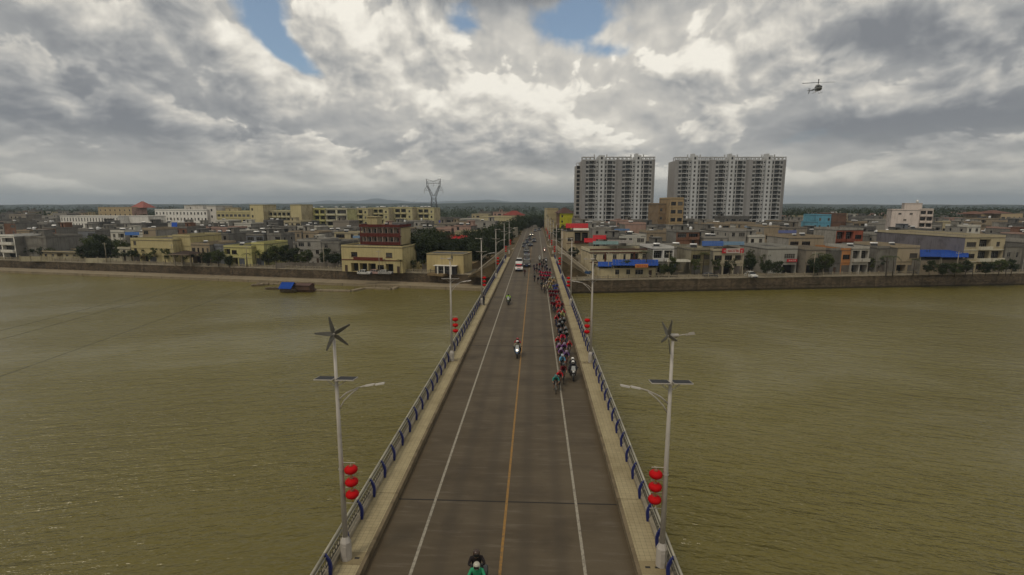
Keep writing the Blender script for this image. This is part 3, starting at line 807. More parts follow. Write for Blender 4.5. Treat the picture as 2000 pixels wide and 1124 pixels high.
def balcony_mesh(w, solid):
    key = ('bal', round(w, 2), solid)
    if key in WCACHE: return WCACHE[key]
    m_ = MB().box(-w/2, -0.9, -0.14, w/2, 0.02, 0.0)
    if solid:
        m_.box(-w/2, -0.9, 0, w/2, -0.78, 0.92); m_.box(-w/2, -0.78, 0, -w/2+0.12, 0.0, 0.92); m_.box(w/2-0.12, -0.78, 0, w/2, 0.0, 0.92)
    else:
        m_.box(-w/2, -0.9, 0.86, w/2, -0.80, 0.95)
        n_ = int(w/0.28)
        for k in range(n_+1): m_.box(-w/2 + (w-0.09)*k/n_, -0.88, 0, -w/2 + (w-0.09)*k/n_ + 0.09, -0.82, 0.86)
        m_.box(-w/2, -0.80, 0.86, -w/2+0.08, 0.0, 0.95); m_.box(w/2-0.08, -0.80, 0.86, w/2, 0.0, 0.95)
    WCACHE[key] = m_.mesh('balcony', PAINT)
    return WCACHE[key]
def facade(m_, w, z0, z1, ops, mt=0, inner=1, y=0.0):
    """wall plane at y facing -y with real openings; ops = (x0, z0, x1, z1, depth)"""
    us = sorted({0.0, w} | {o[0] for o in ops} | {o[2] for o in ops})
    vs_ = sorted({z0, z1} | {o[1] for o in ops} | {o[3] for o in ops})
    for a, c in zip(us[:-1], us[1:]):
        run = None
        for d, e in zip(vs_[:-1], vs_[1:]):
            if any(o[0] <= a+1e-6 and c <= o[2]+1e-6 and o[1] <= d+1e-6 and e <= o[3]+1e-6 for o in ops): continue
            m_.add([(a, y, d), (c, y, d), (c, y, e), (a, y, e)], [(0, 1, 2, 3)], mt)
    for x0, a, x1, c, dp in ops:
        Y1 = y + dp
        m_.add([(x0, y, a), (x1, y, a), (x1, y, c), (x0, y, c), (x0, Y1, a), (x1, Y1, a), (x1, Y1, c), (x0, Y1, c)],
               [(0, 4, 5, 1), (1, 5, 6, 2), (2, 6, 7, 3), (3, 7, 4, 0)], mt)
        m_.add([(x0, Y1, a), (x1, Y1, a), (x1, Y1, c), (x0, Y1, c)], [(0, 1, 2, 3)], inner)
HEATER = Kit()
_t = MB().lathe([(0.0, -0.85), (0.22, -0.83), (0.24, -0.78), (0.24, 0.78), (0.22, 0.83), (0.0, 0.85)], 12, axis='X', c=(0, 0.35, 1.05)).mesh('tank', TANK)
_p = MB().add([(-0.75, -0.85, 0.15), (0.75, -0.85, 0.15), (0.75, 0.30, 0.90), (-0.75, 0.30, 0.90), (-0.75, -0.82, 0.09), (0.75, -0.82, 0.09), (0.75, 0.33, 0.84), (-0.75, 0.33, 0.84)],
              [(0, 1, 2, 3), (7, 6, 5, 4), (0, 4, 5, 1), (1, 5, 6, 2), (2, 6, 7, 3), (3, 7, 4, 0)]).mesh('collector', SOLAR)
_s = MB()
for sx in (-0.7, 0.7): _s.tube([(sx, -0.8, 0), (sx, -0.8, 0.15)], 0.02, 4).tube([(sx, 0.45, 0), (sx, 0.40, 0.9)], 0.02, 4).tube([(sx, -0.8, 0.02), (sx, 0.45, 0.02)], 0.02, 4)
_s = _s.mesh('stand', STEEL)
HEATER.add('tank', _t); HEATER.add('collector', _p); HEATER.add('stand', _s)
WTANK = Kit()
WTANK.add('tank', MB().lathe([(0.0, 0.5), (0.55, 0.5), (0.58, 0.6), (0.58, 1.6), (0.5, 1.75), (0.15, 1.9), (0.0, 1.9)], 14).mesh('tank', TANK))
WTANK.add('stand', MB().box(-0.5, -0.5, 0, -0.4, -0.4, 0.5).box(0.4, -0.5, 0, 0.5, -0.4, 0.5).box(-0.5, 0.4, 0, -0.4, 0.5, 0.5).box(0.4, 0.4, 0, 0.5, 0.5, 0.5).mesh('stand', STEEL))
N_HEAT = [0]
BUILT = []           # what each house covers in the photograph: (left px, right px, roof px, distance)
HOUSES = []          # footprints already taken: (xmin, xmax, ymin, ymax)
def lift(c): k = 1.26 if sum(c) > 0.6 else 1.25; return tuple(min(0.80, x*k) for x in c)
def house(name, label, cat, p0, rz, w, d, h, rows, front, side, roof=(0.10, 0.095, 0.085), ground=None, trim=None, stair=None, parapet=0.7, win='a', heat=0, tanks=0,
          side_win=0, group=None, eave=0.0, base_z=GZ, win_h=1.5, belt=True, bal_solid=True, fh=None, top_band=False):
    """flat-roofed block. p0 = left front corner (x, y); rows = one string a storey from the ground up:
       w window, W wide window, b balcony with door opening, s roller shutter, d door, . blank wall"""
    n_f = len(rows)
    fh = fh or h / n_f
    front, side = lift(front), lift(side)
    if trim and sum(trim) > 0.4: trim = lift(trim)
    R = thing(name, label, cat, (p0[0], p0[1], base_z), rz, group)
    ops, items = [], []
    for k, row in enumerate(rows):
        nb_ = len(row); bw = w / nb_
        for i, ch in enumerate(row):
            cx, z = bw*(i+0.5), fh*k
            if ch == '.': continue
            if ch == 'w': ww, hh, sz, dp = min(1.25, bw*0.6), win_h, 0.95, 0.22
            elif ch == 'W': ww, hh, sz, dp = bw*0.72, win_h, 0.9, 0.22
            elif ch == 't': ww, hh, sz, dp = min(0.8, bw*0.5), win_h*1.15, 0.7, 0.22
            elif ch == 'b': ww, hh, sz, dp = bw*0.84, fh-0.55, 0.12, 1.3
            elif ch == 's': ww, hh, sz, dp = bw*0.84, min(2.7, fh-0.5), 0.02, 0.22
            elif ch == 'o': ww, hh, sz, dp = bw*0.86, min(2.8, fh-0.4), 0.02, 2.0
            else: ww, hh, sz, dp = 1.0, 2.1, 0.02, 0.22
            hh = min(hh, fh - sz - 0.25)
            ops.append((cx-ww/2, z+sz, cx+ww/2, z+sz+hh, dp)); items.append((ch, cx, z+sz, ww, hh))
    m_ = MB()
    facade(m_, w, 0, h, ops, 0, 1)
    link('front_wall', m_.mesh('front_wall', [PAINT if sum(front) > 0.6 else WALL, DARK]), R, color=front)
    m_ = MB()
    sops = []
    for k in range(n_f):
        for i in range(side_win):
            cx = d*(i+0.5)/side_win
            if (k + i) % 3 != 2 or k == n_f-1: sops.append((cx-0.5, fh*k+1.0, cx+0.5, min(fh*k+2.2, h-0.3), 0.2))
    tmp = MB(); facade(tmp, d, 0, h, sops, 0, 1)
    lft = [(0.0, d - x, z) for x, y, z in tmp.v]          # left side, faces -x
    lft = [( y, d - x, z) for x, y, z in tmp.v]
    m_.add(lft, tmp.f); m_.m = list(tmp.m)
    rgt = [(w - y, x, z) for x, y, z in tmp.v]
    n0 = len(m_.m); m_.add(rgt, tmp.f); m_.m[n0:] = list(tmp.m)
    m_.add([(0, d, 0), (w, d, 0), (w, d, h), (0, d, h)], [(1, 0, 3, 2)], 0)
    link('side_wall', m_.mesh('side_wall', [WALL, DARK]), R, color=side)
    if sops:
        for x0, z0, x1, z1, dp in sops:
            wm = window_mesh(x1-x0, z1-z0, 'n')
            link('window', wm, R, (0, d-(x0+x1)/2, z0), -PI/2); link('window', wm, R, (w, (x0+x1)/2, z0), PI/2)
    e = eave
    m_ = MB().box(-e-0.12, -e-0.12, h, w+e+0.12, d+e+0.12, h+0.14)
    rf = link('roof', m_.mesh('roof', ROOF), R, color=roof)
    if parapet:
        t = 0.16
        m_ = MB().box(0, 0, h+0.14, w, t, h+0.14+parapet).box(0, d-t, h+0.14, w, d, h+0.14+parapet).box(0, t, h+0.14, t, d-t, h+0.14+parapet).box(w-t, t, h+0.14, w, d-t, h+0.14+parapet)
        link('parapet', m_.mesh('parapet', PAINT if sum(front) > 0.6 else WALL), R, color=front if sum(front) > 0.6 else side)
    if belt and n_f > 1:
        for k in range(1, n_f): link('storey_band', MB().box(-0.03, -0.16, fh*k-0.16, w+0.03, 0.0, fh*k+0.06).mesh('storey_band', PAINT), R, color=trim or tuple(c*0.9 for c in front))
    if top_band:
        for zz in (h-0.25, h+0.85): link('storey_band', MB().box(-0.05, -0.20, zz, w+0.05, 0.0 if zz < h else -0.002, zz+0.30).mesh('storey_band', PAINT), R, color=trim)
        for i in range(5): link('corner_pilaster', MB().box(-0.22, -0.12, 0, 0.22, 0.0, h-0.26).mesh('corner_pilaster', PAINT), R, (0.25 + (w-0.5)*i/4, 0, 0), color=trim if i % 2 else front)
    for ch, cx, z, ww, hh in items:
        if ch in 'wWt': link('window', window_mesh(ww, hh, win), R, (cx, 0, z), color=trim or front)
        elif ch == 's': link('roller_shutter', shutter_mesh(ww, hh), R, (cx, 0, z), color=rnd.choice([(0.10, 0.10, 0.10), (0.13, 0.11, 0.09), (0.09, 0.10, 0.12), (0.16, 0.15, 0.13)]))
        elif ch == 'b':
            link('balcony', balcony_mesh(ww+0.2, bal_solid), R, (cx, 0, z), color=trim or front)
            link('balcony_window', window_mesh(ww*0.7, hh*0.8, 'n'), R, (cx, 1.1, z+0.02))
        elif ch == 'd': link('door', MB().box(-ww/2, 0.1, 0, ww/2, 0.16, hh).box(ww*0.3, 0.07, hh*0.45, ww*0.38, 0.1, hh*0.52).mesh('door', BROWNFRAME), R, (cx, 0, z))
    if stair:
        sx, sw_, sh = stair
        x0 = w*sx; dd = min(3.2, d*0.4)
        y0 = d*0.45
        m_ = MB(); facade(m_, sw_, 0, sh, [(sw_*0.3, 0.1, sw_*0.3+0.8, min(2.0, sh-0.2), 0.3)], 0, 1)
        m_.v = [(x+x0, y+y0, z+h+0.14) for x, y, z in m_.v]
        m_.add([(x0, y0, h+0.14), (x0, y0+dd, h+0.14), (x0, y0+dd, h+0.14+sh), (x0, y0, h+0.14+sh), (x0+sw_, y0, h+0.14), (x0+sw_, y0+dd, h+0.14), (x0+sw_, y0+dd, h+0.14+sh), (x0+sw_, y0, h+0.14+sh)],
               [(1, 0, 3, 2), (4, 5, 6, 7), (0+1, 2, 6, 5)], 0)
        m_.box(x0-0.25, y0-0.35, h+0.14+sh, x0+sw_+0.25, y0+dd+0.2, h+0.26+sh)
        link('stair_head', m_.mesh('stair_head', [WALL, DARK]), R, color=side if rnd.random() < 0.6 else front)
    M4 = Matrix.Translation(R.location) @ Matrix.Rotation(rz, 4, 'Z')
    for k in range(heat):
        p = M4 @ Vector((w*(0.25 + 0.5*((k*0.61 + 0.2) % 1)), d*(0.28 + 0.12*k), h + 0.14))
        HEATER.put('solar_water_heater', 'solar water heater with white tank on the flat roof of a town house', 'water heater', p, rnd.uniform(-0.4, 0.4), 'solar water heaters on the town roofs', size=rnd.uniform(0.95, 1.3))
        N_HEAT[0] += 1
    for k in range(tanks):
        p = M4 @ Vector((w*(0.75 - 0.4*k), d*0.30, h + 0.14))
        WTANK.put('water_tank', 'round steel water tank standing on the flat roof of a town house', 'water tank', p, 0, 'round water tanks on the town roofs')
    xs4 = [(M4 @ Vector(c)) for c in ((0, 0, 0), (w, 0, 0), (0, d, 0), (w, d, 0))]
    def pxy(v_):
        q = CAM_R.transposed() @ (Vector(v_) - CAM); return W0/2 + FPX*q.x/-q.z, H0/2 - FPX*q.y/-q.z
    cps = [pxy(M4 @ Vector(c)) for c in ((0, 0, h+parapet), (w, 0, h+parapet), (0, d, h+parapet), (w, d, h+parapet))]
    BUILT.append((min(c[0] for c in cps), max(c[0] for c in cps), max(c[1] for c in cps[:2]), p0[1]))
    HOUSES.append((min(v.x for v in xs4), max(v.x for v in xs4), min(v.y for v in xs4), max(v.y for v in xs4)))
    return R
def px_house(name, label, x0, x1, ytop, ybase=None, Y=None, d=11, cat='house', par=0.7, **kw):
    """house from photograph pixels: the front stands where its base line meets the town ground"""
    left = (x0 + x1)/2 < 1046
    rz = kw.pop('rz', LROT if left else RROT)
    xc = (x0 + x1)/2
    if Y is None: Y = at_z(xc, ybase, GZ).y
    c = at_y(xc, ytop, Y)
    # corners on the rotated front line through the middle point
    t = Vector((math.cos(rz), math.sin(rz)))
    def corner(px):
        r_ = ray(px, 500); k = Vector((r_.x, r_.y))
        # solve C2 + s*t = k*u
        A = Matrix(((k.x, -t.x), (k.y, -t.y))); u = A.inverted() @ Vector((c.x, c.y))
        return k * u.x
    a, e = corner(x0), corner(x1)
    w = (e - a).length
    h = c.z - GZ - par - 0.14
    return house(name, label, cat, (a.x, a.y), rz, w, d, max(2.6, h), parapet=par, **kw)
CREAM, YELLOW, GREY, LGREY, DGREY, WHITE_, TAN, PINK, BRICK, ORANGE, MAROON, BLUEGREY, OLIVE = (0.38, 0.325, 0.20), (0.37, 0.315, 0.165), (0.165, 0.155, 0.135), (0.24, 0.225, 0.195), (0.115, 0.11, 0.10), (0.58, 0.56, 0.51), (0.25, 0.20, 0.135), (0.38, 0.25, 0.20), (0.19, 0.062, 0.038), (0.34, 0.155, 0.06), (0.10, 0.022, 0.016), (0.15, 0.155, 0.165), (0.19, 0.165, 0.095)
TRIM = (0.10, 0.035, 0.020)

# --- shop-houses along the cyclists' side promenade
px_house('villa', 'cream villa with dark red storey bands behind a blue-roofed yard building', 1152, 1268, 487, Y=166, d=12, rows=['w.w.ww', 'twwtbw'], front=(0.42, 0.37, 0.25), side=(0.40, 0.34, 0.22), trim=TRIM, par=0.9, cat='villa', top_band=True)
px_house('yard_building', 'low cream yard building under blue sheet roofing by the stairway', 1174, 1282, 523, Y=151.5, d=7, rows=['.wwWd'], front=CREAM, side=CREAM, par=0.0, cat='building')
px_house('shop_house', 'grey house with white framed upper front next to the villa', 1275, 1316, 482, Y=163, d=12, rows=['oo', 'bb'], front=(0.46, 0.45, 0.42), side=GREY, heat=1)
px_house('shop_house', 'bare grey rendered house set back beside a white canopy', 1316, 1350, 481, Y=170, d=13, rows=['s.', '..'], front=LGREY, side=GREY, heat=1)
px_house('shop_house', 'olive house with two brown windows and shuttered ground floor', 1350, 1393, 484, Y=160, d=14, rows=['ss', 'WW'], front=OLIVE, side=(0.20, 0.18, 0.13), trim=(0.22, 0.19, 0.12), win='b', heat=1)
px_house('shop_house', 'pale house carrying a red and white shop banner above its windows', 1393, 1453, 486, Y=159, d=13, rows=['sos', 'WWW'], front=(0.32, 0.28, 0.20), side=LGREY, win='b')
px_house('shop_house', 'long grey house with a green shuttered window and a red shop sign', 1499, 1557, 482, Y=162, d=16, rows=['.o', '.W'], front=(0.26, 0.25, 0.22), side=LGREY)
px_house('house', 'tan two-bay house rising behind the grey house with the red shop sign', 1538, 1606, 461, Y=174, d=12, rows=['www', 'bW.', 'WW.'], front=TAN, side=LGREY, win='b', heat=2)
px_house('shop_house', 'brownish grey blank-fronted house beside a low dark awning', 1574, 1612, 484, Y=162, d=10, rows=['o', '.'], front=(0.20, 0.17, 0.13), side=(0.18, 0.16, 0.13))
px_house('shop_house', 'dark grey rendered house joined to the orange front', 1622, 1643, 485, Y=163, d=12, rows=['d', '.'], front=DGREY, side=GREY)
px_house('shop_house', 'narrow orange painted house with a brown window', 1643.5, 1663, 485, Y=163, d=12, rows=['s', 'W'], front=ORANGE, side=GREY, win='b')
px_house('shop_house', 'pale grey house with two large loggia windows next to the orange one', 1664, 1697, 482, Y=163, d=12, rows=['oo', 'bb'], front=(0.33, 0.31, 0.27), side=LGREY, heat=1)
px_house('house', 'brick red house with dark balconies behind the orange front', 1629, 1681, 446, Y=192, d=12, rows=['www', 'bbW', 'bbW'], front=(0.24, 0.07, 0.04), side=LGREY, trim=(0.2, 0.06, 0.035), win='b')
px_house('shop_house', 'tan house with a grey blank side and one brown upper window', 1752, 1795, 480, Y=164, d=18, rows=['os', '.W'], front=(0.27, 0.22, 0.15), side=GREY, win='b', heat=1)
px_house('shop_house', 'squat grey house with tree in front, beside the tan brown-windowed one', 1712, 1751, 481, Y=166, d=15, rows=['sd', '..'], front=GREY, side=GREY, heat=1)
px_house('house', 'tall house with white framed bay and cream balconies over a blank purple-grey side', 1881, 1959, 460, Y=167, d=34, rows=['sos', 'Wbb', 'Wbw'], front=(0.34, 0.29, 0.19), side=(0.135, 0.125, 0.135), trim=(0.45, 0.42, 0.33), win='b', cat='house')
px_house('shop_house', 'dark weathered grey two-storey house at the far end of the promenade', 1962, 1995, 478, Y=168, d=13, rows=['ww', 'wt'], front=GREY, side=DGREY)
px_house('shop_house', 'grey house past the dark weathered one on the promenade', 2000, 2050, 470, Y=171, d=13, rows=['ss', 'WW', 'ww'], front=LGREY, side=GREY)
px_house('house', 'red roofed villa with white awning beside the approach road', 1106, 1149, 452, Y=222, d=12, rows=['w.o', 'Wbb'], front=(0.40, 0.33, 0.21), side=(0.36, 0.29, 0.18), trim=TRIM, par=0.0, cat='villa')

# --- pylon side promenade
px_house('house', 'narrow white three-storey house with open balconies', 6, 33, 459, Y=190, d=12, rows=['o', 'b', 'b'], front=WHITE_, side=GREY, trim=(0.5, 0.48, 0.43))
px_house('house', 'bare grey block with a white rooftop room, beside the narrow white house', 37, 94, 461, Y=192, d=14, rows=['..', '..', '..'], front=GREY, side=GREY, stair=(0.0, 5.5, 2.6))
px_house('low_house', 'long low cream-edged house with flat overhanging roof', 83, 166, 491, Y=188, d=10, rows=['wwowww'], front=(0.30, 0.25, 0.15), side=GREY, par=0.4, eave=0.5)
px_house('house', 'small white house with one dark window before the yellow one', 231, 256, 483, Y=186, d=9, rows=['d', 'w'], front=(0.36, 0.33, 0.24), side=DGREY)
px_house('house', 'large plain yellow house with stepped side gable', 258, 340, 466, Y=183, d=16, rows=['sos..', 'w....', 'w....'], front=YELLOW, side=YELLOW, win='b')
px_house('house', 'tall yellow end block joined to the large yellow house', 341, 375, 459, Y=185, d=15, rows=['.', '.', '.'], front=YELLOW, side=(0.36, 0.30, 0.14))
px_house('house', 'tan house with four narrow upper windows next to the yellow block', 375, 411, 475, Y=180, d=13, rows=['oo', 'Wttt'], front=(0.25, 0.20, 0.13), side=GREY, heat=1, win='b')
px_house('house', 'bluish grey rendered house between the tan house and the yellow-green one', 411.5, 438, 477, Y=181, d=14, rows=['s.', 'w.'], front=BLUEGREY, side=BLUEGREY)
px_house('house', 'yellow-green house with a loggia and stepped parapet', 438, 492, 480, Y=174, d=15, rows=['oos.', 'bW..'], front=(0.38, 0.35, 0.15), side=(0.38, 0.35, 0.15), trim=(0.42, 0.40, 0.22), heat=2, win='b')
px_house('house', 'tall yellow-green gable block beside the loggia house', 492.5, 517, 474, Y=175, d=13, rows=['s', '.'], front=(0.40, 0.37, 0.15), side=(0.38, 0.36, 0.16))
px_house('house', 'grey house with white lower windows among the trees', 582, 628, 468, Y=182, d=12, rows=['s.d', 'www', 'Ww.'], front=LGREY, side=GREY)
px_house('house', 'grey weathered house touching the hotel', 629, 664, 472, Y=179, d=13, rows=['sd', 'ww', 'w.'], front=GREY, side=GREY)
px_house('hotel', 'yellow hotel block with dark red sign band and glazed ground floor', 667, 786, 480, Y=160, d=11, rows=['doooWod', '.W...W.'], front=(0.38, 0.32, 0.165), side=(0.38, 0.32, 0.165), trim=MAROON, win='b', cat='hotel', par=0.5)
px_house('workshop_shed', 'low brown workshop shed under the large blue sheet roof', 1800, 1889, 507, Y=162.5, d=8, rows=['..ss.'], front=(0.20, 0.165, 0.12), side=GREY, par=0.0, cat='shed')
px_house('low_house', 'plain cream wall-like house with a flat roof behind the dark kiosk', 833, 905, 496, Y=158, d=9, rows=['....'], front=(0.36, 0.29, 0.145), side=(0.33, 0.27, 0.14), par=0.2)

# --- larger blocks further back
px_house('school', 'long white two-storey school with rows of paired dark windows', 128, 240, 422, Y=300, d=12, rows=['tttttttttttttttttttt'[:20], 'tttttttttttttttttttt', 'tttttttttttttttttttt', 'tttttttttttttttttttt'], front=WHITE_, side=WHITE_, cat='school', win_h=1.9, par=0.5, belt=False)
px_house('school_annex', 'blank white annex at the end of the long school', 241, 298, 422, Y=302, d=12, rows=['......ww', '......ww', '........'], front=WHITE_, side=WHITE_, cat='school', par=0.5, belt=False)
px_house('dormitory', 'white five-storey dormitory with grouped windows and rooftop room', 312, 412, 409, Y=315, d=14, rows=['wtwtwtwtwtwtwtw']*5, front=(0.60, 0.58, 0.53), side=(0.52, 0.49, 0.44), cat='dormitory', stair=(0.42, 14, 3.0), par=0.6, belt=False)
px_house('dormitory', 'blank white stair block at the end of the white dormitory', 412.5, 430, 402, Y=313, d=14, rows=['w']*5, front=(0.50, 0.47, 0.42), side=(0.46, 0.43, 0.38), cat='dormitory', par=0.3, belt=False)
px_house('apartment_block', 'cream block with a grid of recessed columns beside the white dormitory', 430.5, 495, 412, Y=310, d=14, rows=['WWWWWWWW']*5, front=(0.40, 0.35, 0.18), side=CREAM, cat='apartments', par=1.2, stair=(0.05, 9, 3.0))
px_house('stair_tower', 'tall blank cream stair tower with three small windows, touching the cream grid block', 495.5, 521, 400, Y=307, d=12, rows=['w..']*5, front=(0.43, 0.37, 0.20), side=CREAM, cat='tower', par=0.3, belt=False)
px_house('apartment_block', 'cream gallery block with long dark balconies between two stair towers', 521.5, 573, 411, Y=310, d=12, rows=['bbbbbb']*5, front=(0.40, 0.36, 0.22), side=CREAM, cat='apartments', par=0.8)
px_house('stair_tower', 'tall blank cream stair tower at the end of the gallery block', 573.5, 594, 400, Y=307, d=12, rows=['.']*5, front=(0.43, 0.37, 0.20), side=CREAM, cat='tower', par=0.3, belt=False)
px_house('apartment_block', 'yellow gallery block beyond the second stair tower', 596, 640, 407, Y=318, d=12, rows=['w.bb']*5, front=(0.40, 0.38, 0.16), side=CREAM, cat='apartments', par=0.6, heat=2)
px_house('apartment_block', 'pale gallery block with white balconies in the cream row', 641, 682, 407, Y=316, d=12, rows=['bb']*5, front=(0.42, 0.40, 0.28), side=(0.40, 0.38, 0.18), cat='apartments', par=0.6, heat=2)
for i, (a, c, yt, lb) in enumerate(((684, 722, 407, 'nearest the pale gallery block'), (722.5, 762, 406, 'second in its row'), (762.5, 808, 405, 'third in its row'), (808.5, 850, 406, 'below the pylon'))):
    px_house('apartment_block', 'cream five-storey apartment block with dark balconies, %s' % lb, a, c, yt, Y=345 + 5*i, d=12, rows=['wbbw']*5, front=(0.40, 0.36, 0.20), side=CREAM, cat='apartments', par=0.7, heat=3)
px_house('apartment_block', 'cream hall with pink tower roof rising behind the school', 203, 268, 405, Y=420, d=14, rows=['wwwwwww']*5, front=(0.36, 0.28, 0.16), side=PINK, cat='hall', par=0.5)
px_house('house', 'plain cream house above the red roofs by the approach road', 938, 1000, 423, Y=312, d=14, rows=['..w.ww', '..w.ww', '..w.WW'], front=(0.38, 0.33, 0.20), side=CREAM)
px_house('house', 'cream house with red tiled roofs near the end of the road', 984, 1018, 420, Y=390, d=12, rows=['www', 'www', 'www', 'www'], front=(0.40, 0.34, 0.22), side=CREAM, par=0.0)
px_house('house', 'beige block at the far end of the approach road', 1068, 1089, 407, Y=385, d=12, rows=['...']*5, front=(0.35, 0.29, 0.16), side=CREAM)
px_house('house', 'block with bright yellow-green front and brown upper storey', 1092, 1121, 416, Y=370, d=12, rows=['w..']*4, front=(0.42, 0.40, 0.02), side=(0.16, 0.10, 0.06), par=0.3)
px_house('apartment_block', 'tan six-storey building with paired brown windows in front of the towers', 1304, 1330, 386, Y=262, d=14, rows=['WW']*6, front=(0.30, 0.22, 0.12), side=(0.25, 0.18, 0.10), cat='apartments', win='b', win_h=1.8)
px_house('apartment_block', 'brown rear wing of the tan six-storey building', 1282, 1303.5, 397, Y=266, d=14, rows=['ww', 'ww', 'ww', 'ww', 'ww'], front=(0.20, 0.14, 0.08), side=(0.18, 0.13, 0.08), cat='apartments')
px_house('apartment_block', 'white six-storey building with scattered small windows, standing alone', 1732, 1786, 409, Y=268, d=16, rz=-0.45, rows=['..w..', '.w.w.', '..w..', '.w.w.', '..w..', '.w.w.'], front=(0.50, 0.43, 0.38), side=(0.5, 0.43, 0.38), cat='apartments', win_h=0.9, par=0.5, belt=False)
px_house('apartment_block', 'white balcony wing of the lone six-storey building', 1786.5, 1812, 408, Y=265, d=15, rz=-0.45, rows=['bb']*6, front=(0.50, 0.43, 0.37), side=(0.5, 0.43, 0.38), cat='apartments', par=0.5, belt=False)
px_house('stair_tower', 'white lift room on top of the lone six-storey building', 1755, 1789, 397, Y=271, d=8, rz=-0.45, rows=['...']*7, front=(0.50, 0.43, 0.38), side=(0.5, 0.43, 0.38), cat='tower', par=0.3, tanks=1, belt=False)
px_house('house', 'bright sky-blue house with dark windows', 1591, 1616, 419, Y=285, d=12, rows=['w.w', 'www', 'w.w', 'w.w'], front=(0.10, 0.27, 0.36), side=(0.10, 0.26, 0.34), par=0.4)
px_house('house', 'lower sky-blue wing touching the sky-blue house', 1583, 1590.5, 433, Y=284, d=10, rows=['w', 'w', 'w'], front=(0.10, 0.25, 0.33), side=(0.10, 0.25, 0.33), par=0.4)
px_house('house', 'dark brown blank house beside the sky-blue one', 1618, 1645, 417, Y=292, d=12, rows=['...']*4, front=(0.13, 0.075, 0.05), side=(0.13, 0.075, 0.05), heat=1)
px_house('villa', 'tan villa with low hipped roof in front of the far woods', 1905, 1942, 418, Y=400, d=14, rows=['wWw', 'WWW', 'WWW'], front=(0.33, 0.25, 0.14), side=TAN, par=0.0, cat='villa')
px_house('villa', 'larger tan villa with hipped roof and pale gable, in front of the far woods', 1943, 1985, 417, Y=395, d=16, rows=['wWWw', 'wWWw', 'WWww'], front=(0.36, 0.28, 0.17), side=TAN, par=0.0, cat='villa')
for px_, yt, Y_, col, lb in ((889, 452, 206, CREAM, 'cream'), (955, 446, 250, (0.3, 0.27, 0.2), 'pale')):
    px_house('house', '%s flat house half hidden by the big trees beside the road' % lb, px_, px_ + 48, yt, Y=Y_, d=10, rows=['www', 'www'], front=col, side=col, par=0.3)

